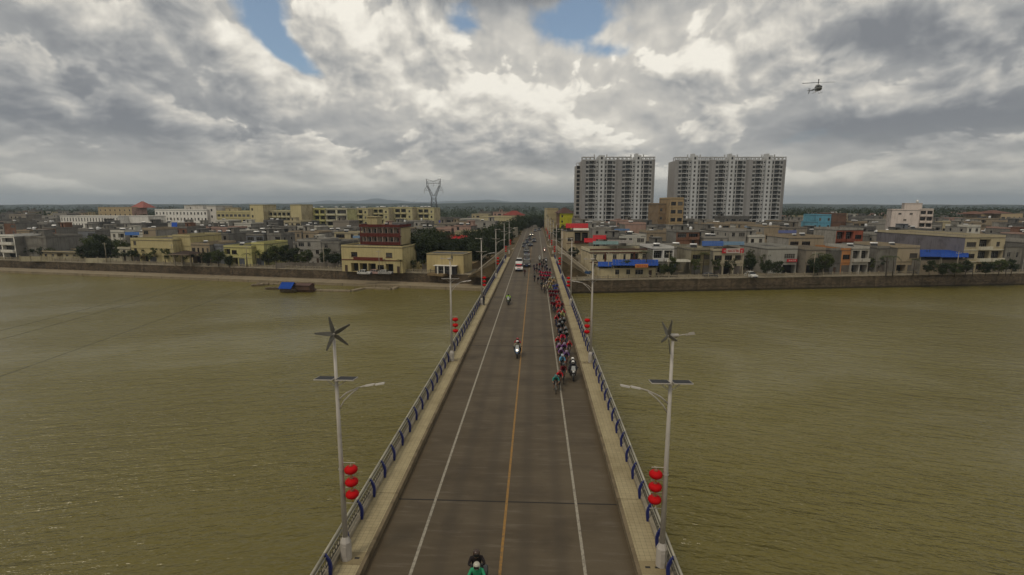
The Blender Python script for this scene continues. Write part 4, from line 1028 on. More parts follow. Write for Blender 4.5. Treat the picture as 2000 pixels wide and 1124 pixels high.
# --- everyday grey houses filling the town behind
PAL = [('bare grey', GREY, GREY), ('bare grey', GREY, DGREY), ('pale grey', LGREY, GREY), ('dark grey', DGREY, DGREY), ('cream', (0.34, 0.29, 0.18), GREY), ('tan', TAN, LGREY), ('whitewashed', (0.44, 0.42, 0.36), LGREY), ('pinkish', (0.30, 0.20, 0.16), GREY), ('brick brown', (0.16, 0.085, 0.055), GREY), ('bluish grey', BLUEGREY, GREY), ('warm grey', (0.20, 0.175, 0.14), (0.18, 0.16, 0.13)), ('pale grey', LGREY, LGREY)]
NUM = {1: 'one', 2: 'two', 3: 'three', 4: 'four'}
fr = random.Random(23)
def free(x0, x1, y0, y1):
    return all(x1 < a or x0 > c or y1 < d_ or y0 > e for a, c, d_, e in HOUSES)
for row, (Y, hm) in enumerate(((178, 8.2), (196, 8.8), (213, 9.2), (230, 9.2), (250, 9.2), (272, 9.3), (296, 9.6), (324, 10.2), (356, 10.4), (392, 10.6), (430, 10.6), (475, 10.8))):
    for sidex in (-1, 1):
        X = -22.0 if sidex < 0 else 27.0
        rz = LROT if sidex < 0 else RROT
        lim = 1.12 * (Y + 60) + 10
        while abs(X) < lim:
            w_ = fr.uniform(6.5, 11.5) if Y < 215 else (fr.uniform(8, 13) if Y < 300 else fr.uniform(12, 19))
            x0 = X - w_ if sidex < 0 else X
            yf = Y + (0.178*(-X) if sidex < 0 else 0.156*X) * 0.9 - 8 + fr.uniform(-2.5, 2.5)
            d_ = fr.uniform(9, 13)
            skip = fr.random() < 0.07
            big_tree = sidex < 0 and -58 < X and Y < 250
            if not skip and not big_tree and free(x0 - 0.3, x0 + w_ + 0.3, yf - 2.5, yf + d_ + 1.0):
                nf = fr.choice([2, 2, 3, 3, 3, 3, 4]) if Y < 330 else fr.choice([2, 3, 3, 4])
                h_ = hm * nf/3 * fr.uniform(0.92, 1.08) if nf != 4 else hm * fr.uniform(1.15, 1.3)
                nm, c1, c2 = fr.choice(PAL)
                nb_ = max(2, int(w_/3.6))
                rows_ = []
                for k in range(nf):
                    rows_.append(''.join(fr.choice('so.d' if k == 0 else 'wwWWb..w') for _ in range(nb_)))
                # leave out what nothing in the view could show
                def px_of(xx, yy_, zz_):
                    q = CAM_R.transposed() @ (Vector((xx, yy_, zz_)) - CAM); return W0/2 + FPX*q.x/-q.z, H0/2 - FPX*q.y/-q.z
                (pa, ta), (pb, _) = px_of(x0, yf, GZ + h_ + 1.2), px_of(x0 + w_, yf + w_*math.tan(rz), GZ + h_ + 1.2)
                vis = pb > -30 and pa < 2030
                if vis:
                    vis = any(all(not (l_ <= pc <= r_ and yb_ < yf and tp_ <= ta + 1.0) for l_, r_, tp_, yb_ in BUILT) for pc in [pa + (pb-pa)*q_/6 for q_ in range(7)])
                if not vis:
                    X += sidex * w_; continue
                st = (fr.choice([0.0, 0.3, 0.6]), fr.uniform(2.6, 4.0), 2.4) if fr.random() < 0.62 else None
                lb = '%s %s-storey house, %d bays%s, %s row back, %s side' % (nm, NUM[nf], nb_, ', stair room on top' if st else '', ORD[min(9, row)], 'pylon' if sidex < 0 else 'tower')
                house('house', lb, 'house', (x0, yf), rz, w_ - 0.25, d_, h_, rows_, c1, c2, roof=fr.choice([(0.10, 0.095, 0.085), (0.14, 0.13, 0.11), (0.075, 0.072, 0.07)]), stair=st, parapet=fr.choice([0.4, 0.7, 0.9]),
                      heat=fr.choice([0, 0, 1, 1, 2]) if N_HEAT[0] < 150 else 0, tanks=1 if fr.random() < 0.12 else 0, win=fr.choice('aab'), side_win=fr.choice([0, 0, 2]) if Y < 260 else 0, group='flat-roofed houses filling the town', belt=fr.random() < 0.5)
            X += sidex * (w_ + (fr.uniform(0.0, 1.2) if fr.random() < 0.8 else fr.uniform(4, 8)))

# ------------------------------------------------------------------ the two high-rise slabs
TOWERW = mat('tower_wall', tinted=True, rough=0.8, grime=0.18, gscale=0.12, streak=0.25, fine=0.04, spec=0.2)
def tower(label, x0, x1, ytop, Y, units, wing):
    a, e = at_y(x0, 440, Y), at_y(x1, 440, Y)
    w = e.x - a.x; FH, NF = 2.78, 18
    h = FH*NF
    rz = 0.03
    T = thing('apartment_tower', label, 'tower', (a.x, a.y, GZ), rz, 'high-rise apartment slabs')
    uw = w / units
    # strips across one unit, in fractions: (f0, f1, kind)
    S = [(0.115, 0.190, 'v'), (0.200, 0.330, 'B'), (0.336, 0.378, 'v'), (0.400, 0.445, 'k'), (0.515, 0.565, 'k2'), (0.640, 0.680, 'v'), (0.705, 0.840, 'B'), (0.855, 0.920, 'v')]
    ops, wins, bals = [], [], []
    for u_ in range(units):
        for f0, f1, kd in S:
            xa, xb = uw*(u_+f0), uw*(u_+f1)
            for k in range(NF):
                z = FH*k
                if kd == 'B': ops.append((xa, z+0.1, xb, z+2.5, 1.4)); bals.append((xa, xb, z))
                elif kd == 'v': ops.append((xa, z+0.55, xb, z+2.35, 0.35)); wins.append((xa, xb, z+0.55, 1.8))
                elif kd == 'k': ops.append((xa, z+1.2, xb, z+2.1, 0.3)); wins.append((xa, xb, z+1.2, 0.9))
                else: wins.append((xa, xb, z+0.75, 1.6, -0.62))
    m_ = MB()
    for u_ in range(units):
        loc = [(o[0]-uw*u_, o[1], o[2]-uw*u_, o[3], o[4]) for o in ops if uw*u_ - 1e-3 <= o[0] < uw*(u_+1)]
        t = MB(); facade(t, uw, 0, h, loc, 0, 1)
        m_.add([(x+uw*u_, y, z) for x, y, z in t.v], t.f); m_.m[-len(t.m):] = t.m
    link('front_wall', m_.mesh('front_wall', [TOWERW, DARK]), T, color=(0.40, 0.40, 0.39))
    m_ = MB().add([(0, 0, 0), (0, 15, 0), (0, 15, h), (0, 0, h), (w, 0, 0), (w, 15, 0), (w, 15, h), (w, 0, h)], [(1, 0, 3, 2), (4, 5, 6, 7), (5, 1, 2, 6), (3, 7, 6, 2)])
    link('side_wall', m_.mesh('side_wall', TOWERW), T, color=(0.33, 0.31, 0.29))
    for u_ in range(units):
        # projecting stair spine with its window slots, end piers, roof rooms and open roof frames
        xa, xb = uw*(u_+0.46), uw*(u_+0.62)
        t = MB(); facade(t, xb-xa, 0, h+3.4, [(uw*0.055, FH*k+0.75, uw*0.105, FH*k+2.35, 0.25) for k in range(NF+1)], 0, 1, 0)
        t.v = [(x+xa, y-0.62, z) for x, y, z in t.v]
        t.add([(xa, -0.62, 0), (xa, 0.5, 0), (xa, 0.5, h+3.4), (xa, -0.62, h+3.4), (xb, -0.62, 0), (xb, 0.5, 0), (xb, 0.5, h+3.4), (xb, -0.62, h+3.4)], [(1, 0, 3, 2), (4, 5, 6, 7)])
        t.box(xa, 0.5, h, xb, 5.0, h+3.4).box(xa-uw*0.045, 0.8, h, xa, 4.5, h+2.4)
        if u_ == units-1 or units == 3: t.box(xa, 0.0, h+3.4, xa+(xb-xa)*0.5, 4.4, h+4.6)
        link('stair_spine', t.mesh('stair_spine', [TOWERW, DARK]), T, color=(0.50, 0.505, 0.50))
        for f0, f1, yy, c in ((0.0, 0.105, -0.45, (0.29, 0.28, 0.27)), (0.935, 1.0, -0.45, (0.24, 0.23, 0.22)), (0.380, 0.398, -0.3, (0.42, 0.42, 0.41)), (0.446, 0.4595, -0.3, (0.27, 0.28, 0.285)), (0.684, 0.700, -0.3, (0.44, 0.44, 0.43))):  # end piers coloured darker to imitate the shaded recess between units
            link('pier', MB().box(uw*(u_+f0), yy, 0, uw*(u_+f1), 0.0, h+(0.6 if f1-f0 > 0.05 else 0)).mesh('pier', TOWERW), T, color=c)
        for f0, f1 in ((0.0, 0.36), (0.66, 1.0)):
            fr_ = MB()
            xa, xb = uw*(u_+f0), uw*(u_+f1)
            fr_.box(xa, -0.3, h+2.0, xb, 0.2, h+2.55).box(xa, 3.7, h+2.0, xb, 4.2, h+2.55)
            n_ = 3
            for k in range(n_+1):
                xk = xa + (xb-xa-0.5)*k/n_
                fr_.box(xk, -0.3, h, xk+0.5, 0.2, h+2.0).box(xk, 3.7, h, xk+0.5, 4.2, h+2.0).box(xk, 0.2, h+2.05, xk+0.5, 3.7, h+2.5)
            fr_.box(xb-0.9 if f0 == 0 else xa+0.1, -0.3, h+2.55, xb-0.3 if f0 == 0 else xa+0.7, 0.4, h+4.0)
            link('roof_frame', fr_.mesh('roof_frame', TOWERW), T, color=(0.44, 0.44, 0.43))
        link('roof_parapet', MB().box(uw*u_, -0.2, h+0.01, uw*(u_+1), 0.0, h+0.8).mesh('roof_parapet', TOWERW), T, color=(0.44, 0.44, 0.43))
    bm = {}
    for xa, xb, z in bals:
        k = round(xb-xa, 2); bk = rnd.uniform(0.7, 1.12)
        if k not in bm: bm[k] = (MB().box(-k/2-0.15, -0.85, -0.12, k/2+0.15, 0.05, 0.06).box(-k/2-0.15, -0.85, 0.06, k/2+0.15, -0.75, 0.34).box(-k/2-0.15, -0.83, 0.86, k/2+0.15, -0.77, 0.92).mesh('balcony', TOWERW), window_mesh(k*0.8, 2.2, 'n'))
        bl = link('balcony', bm[k][0], T, ((xa+xb)/2, 0, z), color=tuple(x*bk for x in (0.46, 0.46, 0.44))); link('balcony_door', bm[k][1], bl, (0, 1.2, 0.1))
    for t_ in wins:
        xa, xb, z, hh = t_[:4]
        link('window', window_mesh(xb-xa, hh, 'n'), T, ((xa+xb)/2, (t_[4] if len(t_) > 4 else 0) + 0.02, z))
    if wing:
        ww = -wing
        xs0 = at_y(1124, 440, Y+6).x - a.x
        t = MB(); facade(t, -xs0, 0, h-2.8, [(-xs0-2.6, FH*k+0.5, -xs0-0.5, FH*k+2.5, 0.8) for k in range(NF-1)], 0, 1)
        t.v = [(x+xs0, y+6, z) for x, y, z in t.v]
        t.add([(xs0, 6, 0), (xs0, 18, 0), (xs0, 18, h-2.8), (xs0, 6, h-2.8), (0, 6, h-2.8), (0, 18, h-2.8)], [(1, 0, 3, 2), (3, 4, 5, 2)])
        link('side_wing', t.mesh('side_wing', [TOWERW, DARK]), T, color=(0.35, 0.34, 0.32))
        link('roof_frame', MB().box(xs0, 6, h-1.3, 0, 6.4, h-0.8).box(xs0, 6, h-2.8, xs0+0.4, 6.4, h-1.25).box(xs0*0.5, 6, h-2.8, xs0*0.5+0.4, 6.4, h-1.25).mesh('roof_frame', TOWERW), T, color=(0.44, 0.44, 0.43))
    return T
tower('pale grey high-rise of two stairwell units with a lower side wing', 1134, 1275, 322, 352, 2, 1)
tower('pale grey high-rise of three stairwell units, beside the two-unit one', 1312, 1528, 322, 356, 3, 0)

# ------------------------------------------------------------------ hotel upper block, roofs, awnings, signs and small structures
def at_ground(px, py, z=GZ): return at_z(px, py, z)
def upper_hotel():
    Y = 162.5
    a = at_y(704, 474, Y); e = at_y(785, 474, Y)
    w = (e.x - a.x) * 1.0
    zb = at_y(750, 480, 160).z + 0.02
    zt = at_y(750, 445, Y).z
    R = thing('hotel_upper_block', 'dark red two-storey balcony block on top of the yellow hotel', 'hotel block', (a.x, a.y + 2.4, zb), LROT)
    h = zt - zb; fh = h/2
    ops = []; d = 7.5
    xs_ = [0.9, 2.3, 4.3, 6.4, 7.6, 9.2, 11.0, 12.6, 14.0]
    wn = []
    for k in range(2):
        for i in range(7):
            cx = w*(i+0.5)/7; ww = 1.3 if i % 3 else 0.8
            ops.append((cx-ww/2, fh*k+0.95, cx+ww/2, fh*k+2.3, 0.22)); wn.append((cx, fh*k+0.95, ww, 1.35))
    m_ = MB(); facade(m_, w, 0, h, ops, 0, 1)
    link('front_wall', m_.mesh('front_wall', [PAINT, DARK]), R, color=(0.34, 0.26, 0.21))
    m_ = MB().add([(0, 0, 0), (0, d, 0), (0, d, h), (0, 0, h), (w, 0, 0), (w, d, 0), (w, d, h), (w, 0, h)], [(1, 0, 3, 2), (4, 5, 6, 7), (5, 1, 2, 6)])
    link('side_wall', m_.mesh('side_wall', PAINT), R, color=(0.40, 0.335, 0.18))
    for cx, z, ww, hh in wn: link('window', window_mesh(ww, hh, 'n'), R, (cx, 0, z))
    for k in range(2):
        link('balcony_parapet', MB().box(-0.2, -1.4, fh*k-0.15 if k else 0.0, w+0.2, -1.2, fh*k+0.95).box(-0.2, -1.2, fh*k-0.12 if k else 0.0, w+0.2, -0.001, fh*k+0.02 if k else 0.08).mesh('balcony_parapet', PAINT), R, color=MAROON)
        for i in range(8): link('column', MB().box(-0.12, -1.38, 0, 0.12, -1.15, fh-0.05).mesh('column', PAINT), R, (w*i/7*0.99+0.06, 0, fh*k), color=(0.30, 0.22, 0.18) if i % 7 else MAROON)
    link('roof', MB().box(-0.3, -1.5, h, w+0.3, d+0.2, h+0.16).mesh('roof', ROOF), R, color=(0.10, 0.09, 0.08))
    link('roof_parapet', MB().box(-0.3, -1.5, h+0.16, w+0.3, -1.3, h+1.0).box(w+0.1, -1.3, h+0.16, w+0.3, d, h+1.0).box(-0.3, -1.3, h+0.16, -0.1, d, h+1.0).mesh('roof_parapet', PAINT), R, color=MAROON)
    link('stair_head', MB().box(0.3, 3, h+0.16, 3.8, 6.6, h+3.2).box(0.1, 2.7, h+3.2, 4.0, 6.8, h+3.4).mesh('stair_head', PAINT), R, color=(0.40, 0.335, 0.18))
upper_hotel()
a_, e_ = at_y(692, 502, 159.2), at_y(753, 508.5, 159.2)
hs_ = thing('sign_band', 'blank dark red sign band above the hotel entrance', 'sign', (a_.x, 159.6, e_.z), LROT)
link('sign_panel', MB().box(0, -0.9, 0, e_.x - a_.x, -0.7, a_.z - e_.z).mesh('sign_panel', PAINT), hs_, color=(0.13, 0.03, 0.02)); link('sign_bracket', MB().box(0.3, -0.7, 0.2, 0.5, 1.6, 0.4).box(e_.x-a_.x-0.5, -0.7, 0.2, e_.x-a_.x-0.3, 2.2, 0.4).mesh('sign_bracket', STEEL), hs_)
TEXTM = {}
def lettering(parent, text, size, loc, rot, m_, name='lettering', font_w=1.0):
    cu = bpy.data.curves.new(name, 'FONT'); cu.body = text; cu.size = size; cu.extrude = 0.01; cu.align_x = 'CENTER'; cu.align_y = 'CENTER'; cu.resolution_u = 2
    tmp = bpy.data.objects.new('tmp', cu); COL.objects.link(tmp)
    bpy.context.view_layer.update()
    dg = bpy.context.evaluated_depsgraph_get()
    me = bpy.data.meshes.new_from_object(tmp.evaluated_get(dg))
    bpy.data.objects.remove(tmp)
    me.materials.clear(); me.materials.append(m_)
    return link(name, me, parent, loc, rot=rot)
REDSIGN = mat('red_sign', (0.42, 0.010, 0.020), 0.5); PALESIGN = mat('pale_sign', (0.48, 0.40, 0.36), 0.5); SIGNTXT = mat('sign_white', (0.62, 0.58, 0.52), 0.6); ORANGESIGN = mat('orange_sign', (0.50, 0.19, 0.05), 0.55); REDTXT = mat('sign_red_letters', (0.38, 0.02, 0.02), 0.6)
def sign(name, label, x0, x1, y0, y1, Y, panels, text=None, tmat=None):
    a, e = at_y(x0, y0, Y), at_y(x1, y1, Y)
    w, h = e.x - a.x, a.z - e.z
    R = thing(name, label, 'sign', ((a.x+e.x)/2, Y - 0.05, e.z), RROT)
    for f0, f1, m_ in panels: link('sign_panel', MB().box(-w/2 + w*f0, -0.14, 0, -w/2 + w*f1, 0.04, h).mesh('sign_panel', m_), R)
    if text: lettering(R, text, h*0.62, (0, -0.16, h*0.5), (PI/2, 0, 0), tmat)
    return R
# the photograph shows characters too small to read: only their strokes are built
def strokes(R, n_, x0, x1, h, z, m_):
    r2 = random.Random(5)
    for k in range(n_):
        cx = x0 + (x1-x0)*(k+0.5)/n_; s_ = h*0.5; g_ = MB()
        for q in range(4):
            if r2.random() < 0.5: zz = z + r2.uniform(-s_, s_)*0.9; g_.box(cx-s_*0.8, -0.165, zz-0.05, cx+s_*0.8, -0.145, zz+0.05)
            else: xx = cx + r2.uniform(-s_, s_)*0.7; g_.box(xx-0.05, -0.165, z-s_*0.9, xx+0.05, -0.145, z+s_*0.9)
        link('character', g_.mesh('character', m_), R)
s1 = sign('shop_banner', 'red and white shop banner on the pale house', 1409, 1453.5, 485.5, 495, 158.9, ((0.0, 0.18, REDSIGN), (0.182, 0.818, PALESIGN), (0.82, 1.0, REDSIGN)))
strokes(s1, 6, -1.9, 1.9, 0.75, 0.74, REDTXT); strokes(s1, 1, -3.2, -2.2, 0.6, 0.74, SIGNTXT); strokes(s1, 1, 2.2, 3.2, 0.6, 0.74, SIGNTXT)
s2 = sign('shop_sign', 'small red shop sign on the long grey house', 1536, 1557, 506.5, 512, 161.7, ((0, 1, REDSIGN),)); strokes(s2, 4, -1.3, 1.3, 0.45, 0.43, SIGNTXT)
s3 = sign('shop_sign', 'orange sign with red characters over the blue-roofed yard gate', 1240, 1266, 516, 523, 149.4, ((0, 1, ORANGESIGN),)); strokes(s3, 6, -1.7, 1.7, 0.45, 0.45, REDTXT)
def sheet_roof(name, label, pts, z0, z1, color, cat='roof', ribs=True, th=0.07):
    """tilted sheet roof on posts; pts = four (x, y) corners, front pair first at z0, back pair at z1"""
    c = Vector((sum(p[0] for p in pts)/4, sum(p[1] for p in pts)/4, 0))
    R = thing(name, label, cat, (c.x, c.y, z0))
    zs = (z0, z0, z1, z1)
    P = [Vector((p[0]-c.x, p[1]-c.y, z-z0)) for p, z in zip(pts, zs)]
    n_ = max(2, int((P[1]-P[0]).length/0.9))
    for i in range(n_):
        t0, t1 = i/n_, (i+1)/n_ - 0.004
        q = [P[0].lerp(P[1], t0), P[0].lerp(P[1], t1), P[3].lerp(P[2], t1), P[3].lerp(P[2], t0)]
        lift = Vector((0, 0, 0.004 if i % 2 else 0))
        v_ = [x+lift for x in q] + [x+lift+Vector((0, 0, th)) for x in q]
        link('roof_sheet', MB().add(v_, [(3, 2, 1, 0), (4, 5, 6, 7), (0, 1, 5, 4), (1, 2, 6, 5), (2, 3, 7, 6), (3, 0, 4, 7)]).mesh('roof_sheet', SHEET), R, color=color)
    for p in P:
        q = p * 0.94
        link('roof_post', MB().tube([(q.x, q.y, p.z), (q.x, q.y, p.z - 2.2)], 0.06, 5).mesh('roof_post', STEEL), R)
    return R
def px_roof(name, label, x0, x1, yf, yb, Y0, Y1, color, **kw):
    a, e = at_y(x0, yf, Y0), at_y(x1, yf, Y0); f, g_ = at_y(x1, yb, Y1), at_y(x0, yb, Y1)
    return sheet_roof(name, label, [(a.x, a.y), (e.x, e.y), (f.x, f.y), (g_.x, g_.y)], a.z, f.z, color, **kw)
BLUEROOF, SKYROOF, REDROOF = (0.012, 0.055, 0.27), (0.11, 0.20, 0.24), (0.36, 0.010, 0.014)
px_roof('tarpaulin_roof', 'bright blue sheet roof over the yard by the stairway', 1196, 1286, 519, 508, 149.6, 160, BLUEROOF)
px_roof('tarpaulin_roof', 'smaller blue sheet roof at the corner of the villa yard', 1168, 1195, 521, 512, 149.8, 158.5, BLUEROOF)
px_roof('canopy_roof', 'pale blue-green canopy on the villa terrace', 1158, 1208, 478, 472, 166, 173, (0.13, 0.20, 0.19))
px_roof('canopy_roof', 'faded pink and grey canopy on the villa terrace', 1186, 1236, 475.5, 469.5, 171, 178, (0.20, 0.18, 0.16))
px_roof('canopy_roof', 'blue canopy roof above the olive house', 1371, 1413, 481, 471.5, 161, 170, (0.03, 0.075, 0.22))
px_roof('canopy_roof', 'pale blue canopy roof above the banner house', 1400, 1454, 479, 472.5, 163, 171, (0.09, 0.15, 0.21))
px_roof('shed_roof', 'large bright blue sheet roof over a workshop shed', 1838, 1892, 503, 489, 160, 171, BLUEROOF)
px_roof('shed_roof', 'bright blue sheet roof beside the purple-grey wall, joining the workshop roof', 1797, 1838, 502, 488.5, 161, 172, (0.012, 0.05, 0.24))
px_roof('red_roof', 'bright red sheet roof on the villa by the approach road', 1105, 1149, 446, 437, 221, 233, REDROOF)
px_roof('awning_roof', 'white awning over the villa terrace by the approach road', 1120, 1150, 450.5, 446.5, 217.5, 221, (0.52, 0.48, 0.40))
px_roof('red_roof', 'red sheet roof of a low shed below the red roofed villa', 1141, 1164, 474, 466, 182, 190, REDROOF)
px_roof('red_roof', 'second red sheet roof behind the villa canopies', 1158, 1184, 468, 460, 188, 196, REDROOF)
px_roof('canopy_roof', 'blue canopy roof among the grey houses behind the villa', 1200, 1230, 451, 447.5, 200, 208, (0.05, 0.10, 0.19))
px_roof('canopy_roof', 'grey-white canopy roof behind the villa', 1209, 1252, 466, 461.5, 184, 192, (0.22, 0.21, 0.18))
px_roof('canopy_roof', 'violet blue canopy on a grey house roof behind the long grey house', 1520, 1556, 456, 450.5, 190, 199, (0.06, 0.07, 0.16))
px_roof('canopy_roof', 'grey-blue canopy on a roof below the towers', 1454, 1474, 445, 441.5, 230, 238, (0.13, 0.16, 0.19))
px_roof('canopy_roof', 'bright blue canopy roof behind the lone white building', 1886, 1913, 446, 441, 235, 243, (0.03, 0.09, 0.25))
px_roof('red_roof', 'bright red sheet roof in front of the cream house among the big trees', 868, 915, 467, 460, 192, 203, REDROOF)
px_roof('red_roof', 'red sheet roof further along the trees by the road', 957, 982, 450, 444, 240, 252, REDROOF)
px_roof('canopy_roof', 'blue tarpaulin roof on a grey house near the yellow house', 244, 272, 460, 454, 196, 204, (0.03, 0.09, 0.25))
px_roof('canopy_roof', 'bright blue tarpaulin on a grey roof in front of the white dormitory', 335, 346, 448, 435, 230, 236, BLUEROOF)
px_roof('canopy_roof', 'pale blue canopy beside the hotel block', 689, 703, 466, 461, 176, 183, (0.09, 0.14, 0.20))
px_roof('canopy_roof', 'violet blue tarpaulin on a roof under the pylon', 857, 870, 437, 431, 300, 308, (0.02, 0.03, 0.20))
px_roof('canopy_roof', 'white sheet canopy in front of the bare grey house', 1303, 1349, 512, 507, 157, 162, (0.42, 0.40, 0.33))
# hipped roofs
def hip_roof(name, label, x0, x1, ye, yr, Y, d, color, rz=0.0):
    a, e = at_y(x0, ye, Y), at_y(x1, ye, Y); w = e.x - a.x; hh = at_y(x0, yr, Y + d/2).z - a.z
    R = thing(name, label, 'roof', (a.x, Y, a.z), rz)
    i = min(w, d)*0.42
    m_ = MB().add([(-0.5, -0.5, 0), (w+0.5, -0.5, 0), (w+0.5, d+0.5, 0), (-0.5, d+0.5, 0), (i, d/2, hh), (w-i, d/2, hh)], [(0, 1, 5, 4), (1, 2, 5), (2, 3, 4, 5), (3, 0, 4), (3, 2, 1, 0)])
    link('tiled_slope', m_.mesh('tiled_slope', SHEET), R, color=color)
    link('fascia', MB().box(-0.5, -0.55, -0.18, w+0.5, -0.46, 0.02).mesh('fascia', PAINT), R, color=(0.25, 0.2, 0.15))
    link('ridge_cap', MB().tube([(i, d/2, hh), (w-i, d/2, hh)], 0.13, 6).mesh('ridge_cap', SHEET), R, color=tuple(c*0.7 for c in color))
    return R
hip_roof('hipped_roof', 'brown hipped roof of the tan villa by the woods', 1903, 1944, 418.5, 413, 399, 14, (0.14, 0.07, 0.045), RROT)
hip_roof('hipped_roof', 'brown hipped roof of the larger tan villa', 1941, 1988, 417.5, 411, 394, 16, (0.13, 0.065, 0.045), RROT)
hip_roof('hipped_roof', 'red tiled roof of the cream house near the end of the road', 982, 1020, 421, 412, 389, 13, (0.20, 0.045, 0.035), LROT)
hip_roof('pyramid_roof', 'pink pyramid roof above the cream hall behind the school', 255, 283, 406, 394, 425, 12, (0.30, 0.11, 0.09), LROT)
hip_roof('porch_roof', 'dark tiled roof of the gate porch beside the tan house', 333, 374, 497, 490, 172, 6, (0.045, 0.03, 0.022), LROT)
hip_roof('brown_roof', 'dark brown roof storey of the yellow-green fronted block', 1091, 1122, 416.5, 406, 369, 13, (0.09, 0.045, 0.035), RROT)
# porch columns
for px_ in (338, 352, 369):
    p = at_y(px_, 500, 172.5); tag(link('porch_column', MB().box(-0.2, -0.2, 0, 0.2, 0.2, at_y(px_, 497, 172).z - GZ + 0.5).box(-0.3, -0.3, 0, 0.3, 0.3, 0.3).mesh('porch_column', CONC), None, (p.x, p.y + 0.6, GZ)), 'square concrete column carrying the dark gate porch roof', 'column', 'columns of the gate porch')
# garden walls along the pylon-side promenade
def garden_wall(x0, x1, yb, hgt, color, label):
    a, e = at_z(x0, yb, GZ), at_z(x1, yb, GZ)
    d = e - a; ln = math.hypot(d.x, d.y); yaw = math.atan2(d.y, d.x)
    R = thing('garden_wall', label, 'wall', (a.x, a.y, GZ), yaw)
    n_ = max(2, int(ln/3.5))
    for i in range(n_): link('wall_panel', MB().box(ln*i/n_+0.15, -0.09, 0, ln*(i+1)/n_-0.15, 0.09, hgt).mesh('wall_panel', WALL), R, color=color)
    pm = MB().box(-0.18, -0.18, 0, 0.18, 0.18, hgt+0.25).box(-0.23, -0.23, hgt+0.25, 0.23, 0.23, hgt+0.35).mesh('wall_pillar', WALL)
    for i in range(n_+1): link('wall_pillar', pm, R, (ln*i/n_, 0, 0), color=tuple(c*0.9 for c in color))
garden_wall(40, 165, 511, 1.9, (0.34, 0.30, 0.20), 'pale garden wall behind the little trees before the grey block')
garden_wall(168, 240, 514, 1.8, (0.40, 0.36, 0.25), 'whitish garden wall before the big tree clump')
garden_wall(540, 660, 525, 2.0, (0.16, 0.14, 0.115), 'plain grey garden wall beside the hotel')
garden_wall(800, 836, 529, 2.6, (0.38, 0.31, 0.15), 'yellow yard wall between the hotel and the cream house')
garden_wall(826, 850, 531.5, 2.2, (0.17, 0.15, 0.125), 'grey yard wall behind the dark kiosk')
# dark kiosk by the river wall
kp = at_z(870, 536, GZ)
K_ = thing('kiosk', 'dark roadside kiosk with white pillars at the river wall', 'kiosk', (kp.x, kp.y, GZ), LROT)
link('cabin', MB().box(-3.4, 0, 0, 3.4, 3.0, 2.6).mesh('cabin', mat('kiosk_panel', (0.022, 0.020, 0.022), 0.6)), K_)
link('canopy', MB().box(-3.7, -0.8, 2.6, 3.7, 3.2, 2.75).mesh('canopy', WHITE), K_)
for sx in (-2.3, -0.2, 2.1): link('pillar', MB().box(sx-0.2, -0.7, 0, sx+0.2, -0.4, 2.6).mesh('pillar', WHITE), K_)
for sx in (-1.3, 1.0): link('counter_window', window_mesh(1.5, 1.3, 'n'), K_, (sx, -0.17, 1.0))
# tall dirt ramp and steps beside the abutment
RAMP = mat('dirt_ramp', (0.19, 0.135, 0.065), 0.95, grime=0.6, gscale=0.5, fine=0.3)
def ramp(label, a, e, w_, za, ze, name='dirt_ramp', m_=None):
    d = Vector((e[0]-a[0], e[1]-a[1])); n_ = Vector((-d.y, d.x)).normalized() * w_/2
    P = [(a[0]-n_.x, a[1]-n_.y), (a[0]+n_.x, a[1]+n_.y), (e[0]+n_.x, e[1]+n_.y), (e[0]-n_.x, e[1]-n_.y)]
    zs = (za, za, ze, ze)
    mbx = MB().add([(x, y, GZ-0.5) for x, y in P] + [(x, y, z) for (x, y), z in zip(P, zs)], [(0, 1, 2, 3), (7, 6, 5, 4), (4, 5, 1, 0), (5, 6, 2, 1), (6, 7, 3, 2), (7, 4, 0, 3)])
    return struct(name, mbx.mesh(name, m_ or RAMP))
ramp('', (-31, 156), (-14.5, 190), 6.0, GZ+0.12, -1.6)
def stair(label, x0, y0, z0, x1, y1, z1, w_, n_):
    R = thing('stairway', label, 'stairway', (x0, y0, z0)); d = Vector((x1-x0, y1-y0)); ln = d.length; yaw = math.atan2(d.y, d.x); R.rotation_euler = (0, 0, yaw)
    dz = (z1-z0)/n_; st = MB().box(0, -w_/2, min(0, dz)-0.6, ln/n_+0.05, w_/2, 0).mesh('step', CONC)
    for i in range(n_): link('step', st, R, (ln*i/n_, 0, dz*i))
    for sy in (-1, 1):
        v_ = [(0, sy*(w_/2+0.15)+q, z) for q in (-0.15, 0.15) for z in (-0.5, 0.55)] + [(ln, sy*(w_/2+0.15)+q, z1-z0+z) for q in (-0.15, 0.15) for z in (-0.5, 0.55)]
        link('side_parapet', MB().add(v_, [(0, 1, 3, 2), (4, 6, 7, 5), (0, 4, 5, 1), (2, 3, 7, 6), (1, 5, 7, 3), (0, 2, 6, 4)]).mesh('side_parapet', CONC), R)
stair('long concrete stairway with pale parapets down from the road to the quay', 6.4, 196, 0.0, 15.5, 156, GZ+0.1, 3.2, 26)
stair('short concrete flight beside the abutment, lower than the long stairway', 5.9, 172, -1.6, 9.5, 156, GZ+0.1, 2.0, 16)
stair('concrete steps on the pylon side leading down from the road to the quay', -9.4, 186, -0.2, -17.0, 158, GZ+0.1, 3.0, 24)
ps = at_z(1150, 537, GZ)
bp = thing('rubbish_heap', 'blue sacks piled at the foot of the stairway', 'sacks', (ps.x, ps.y, GZ+0.05))
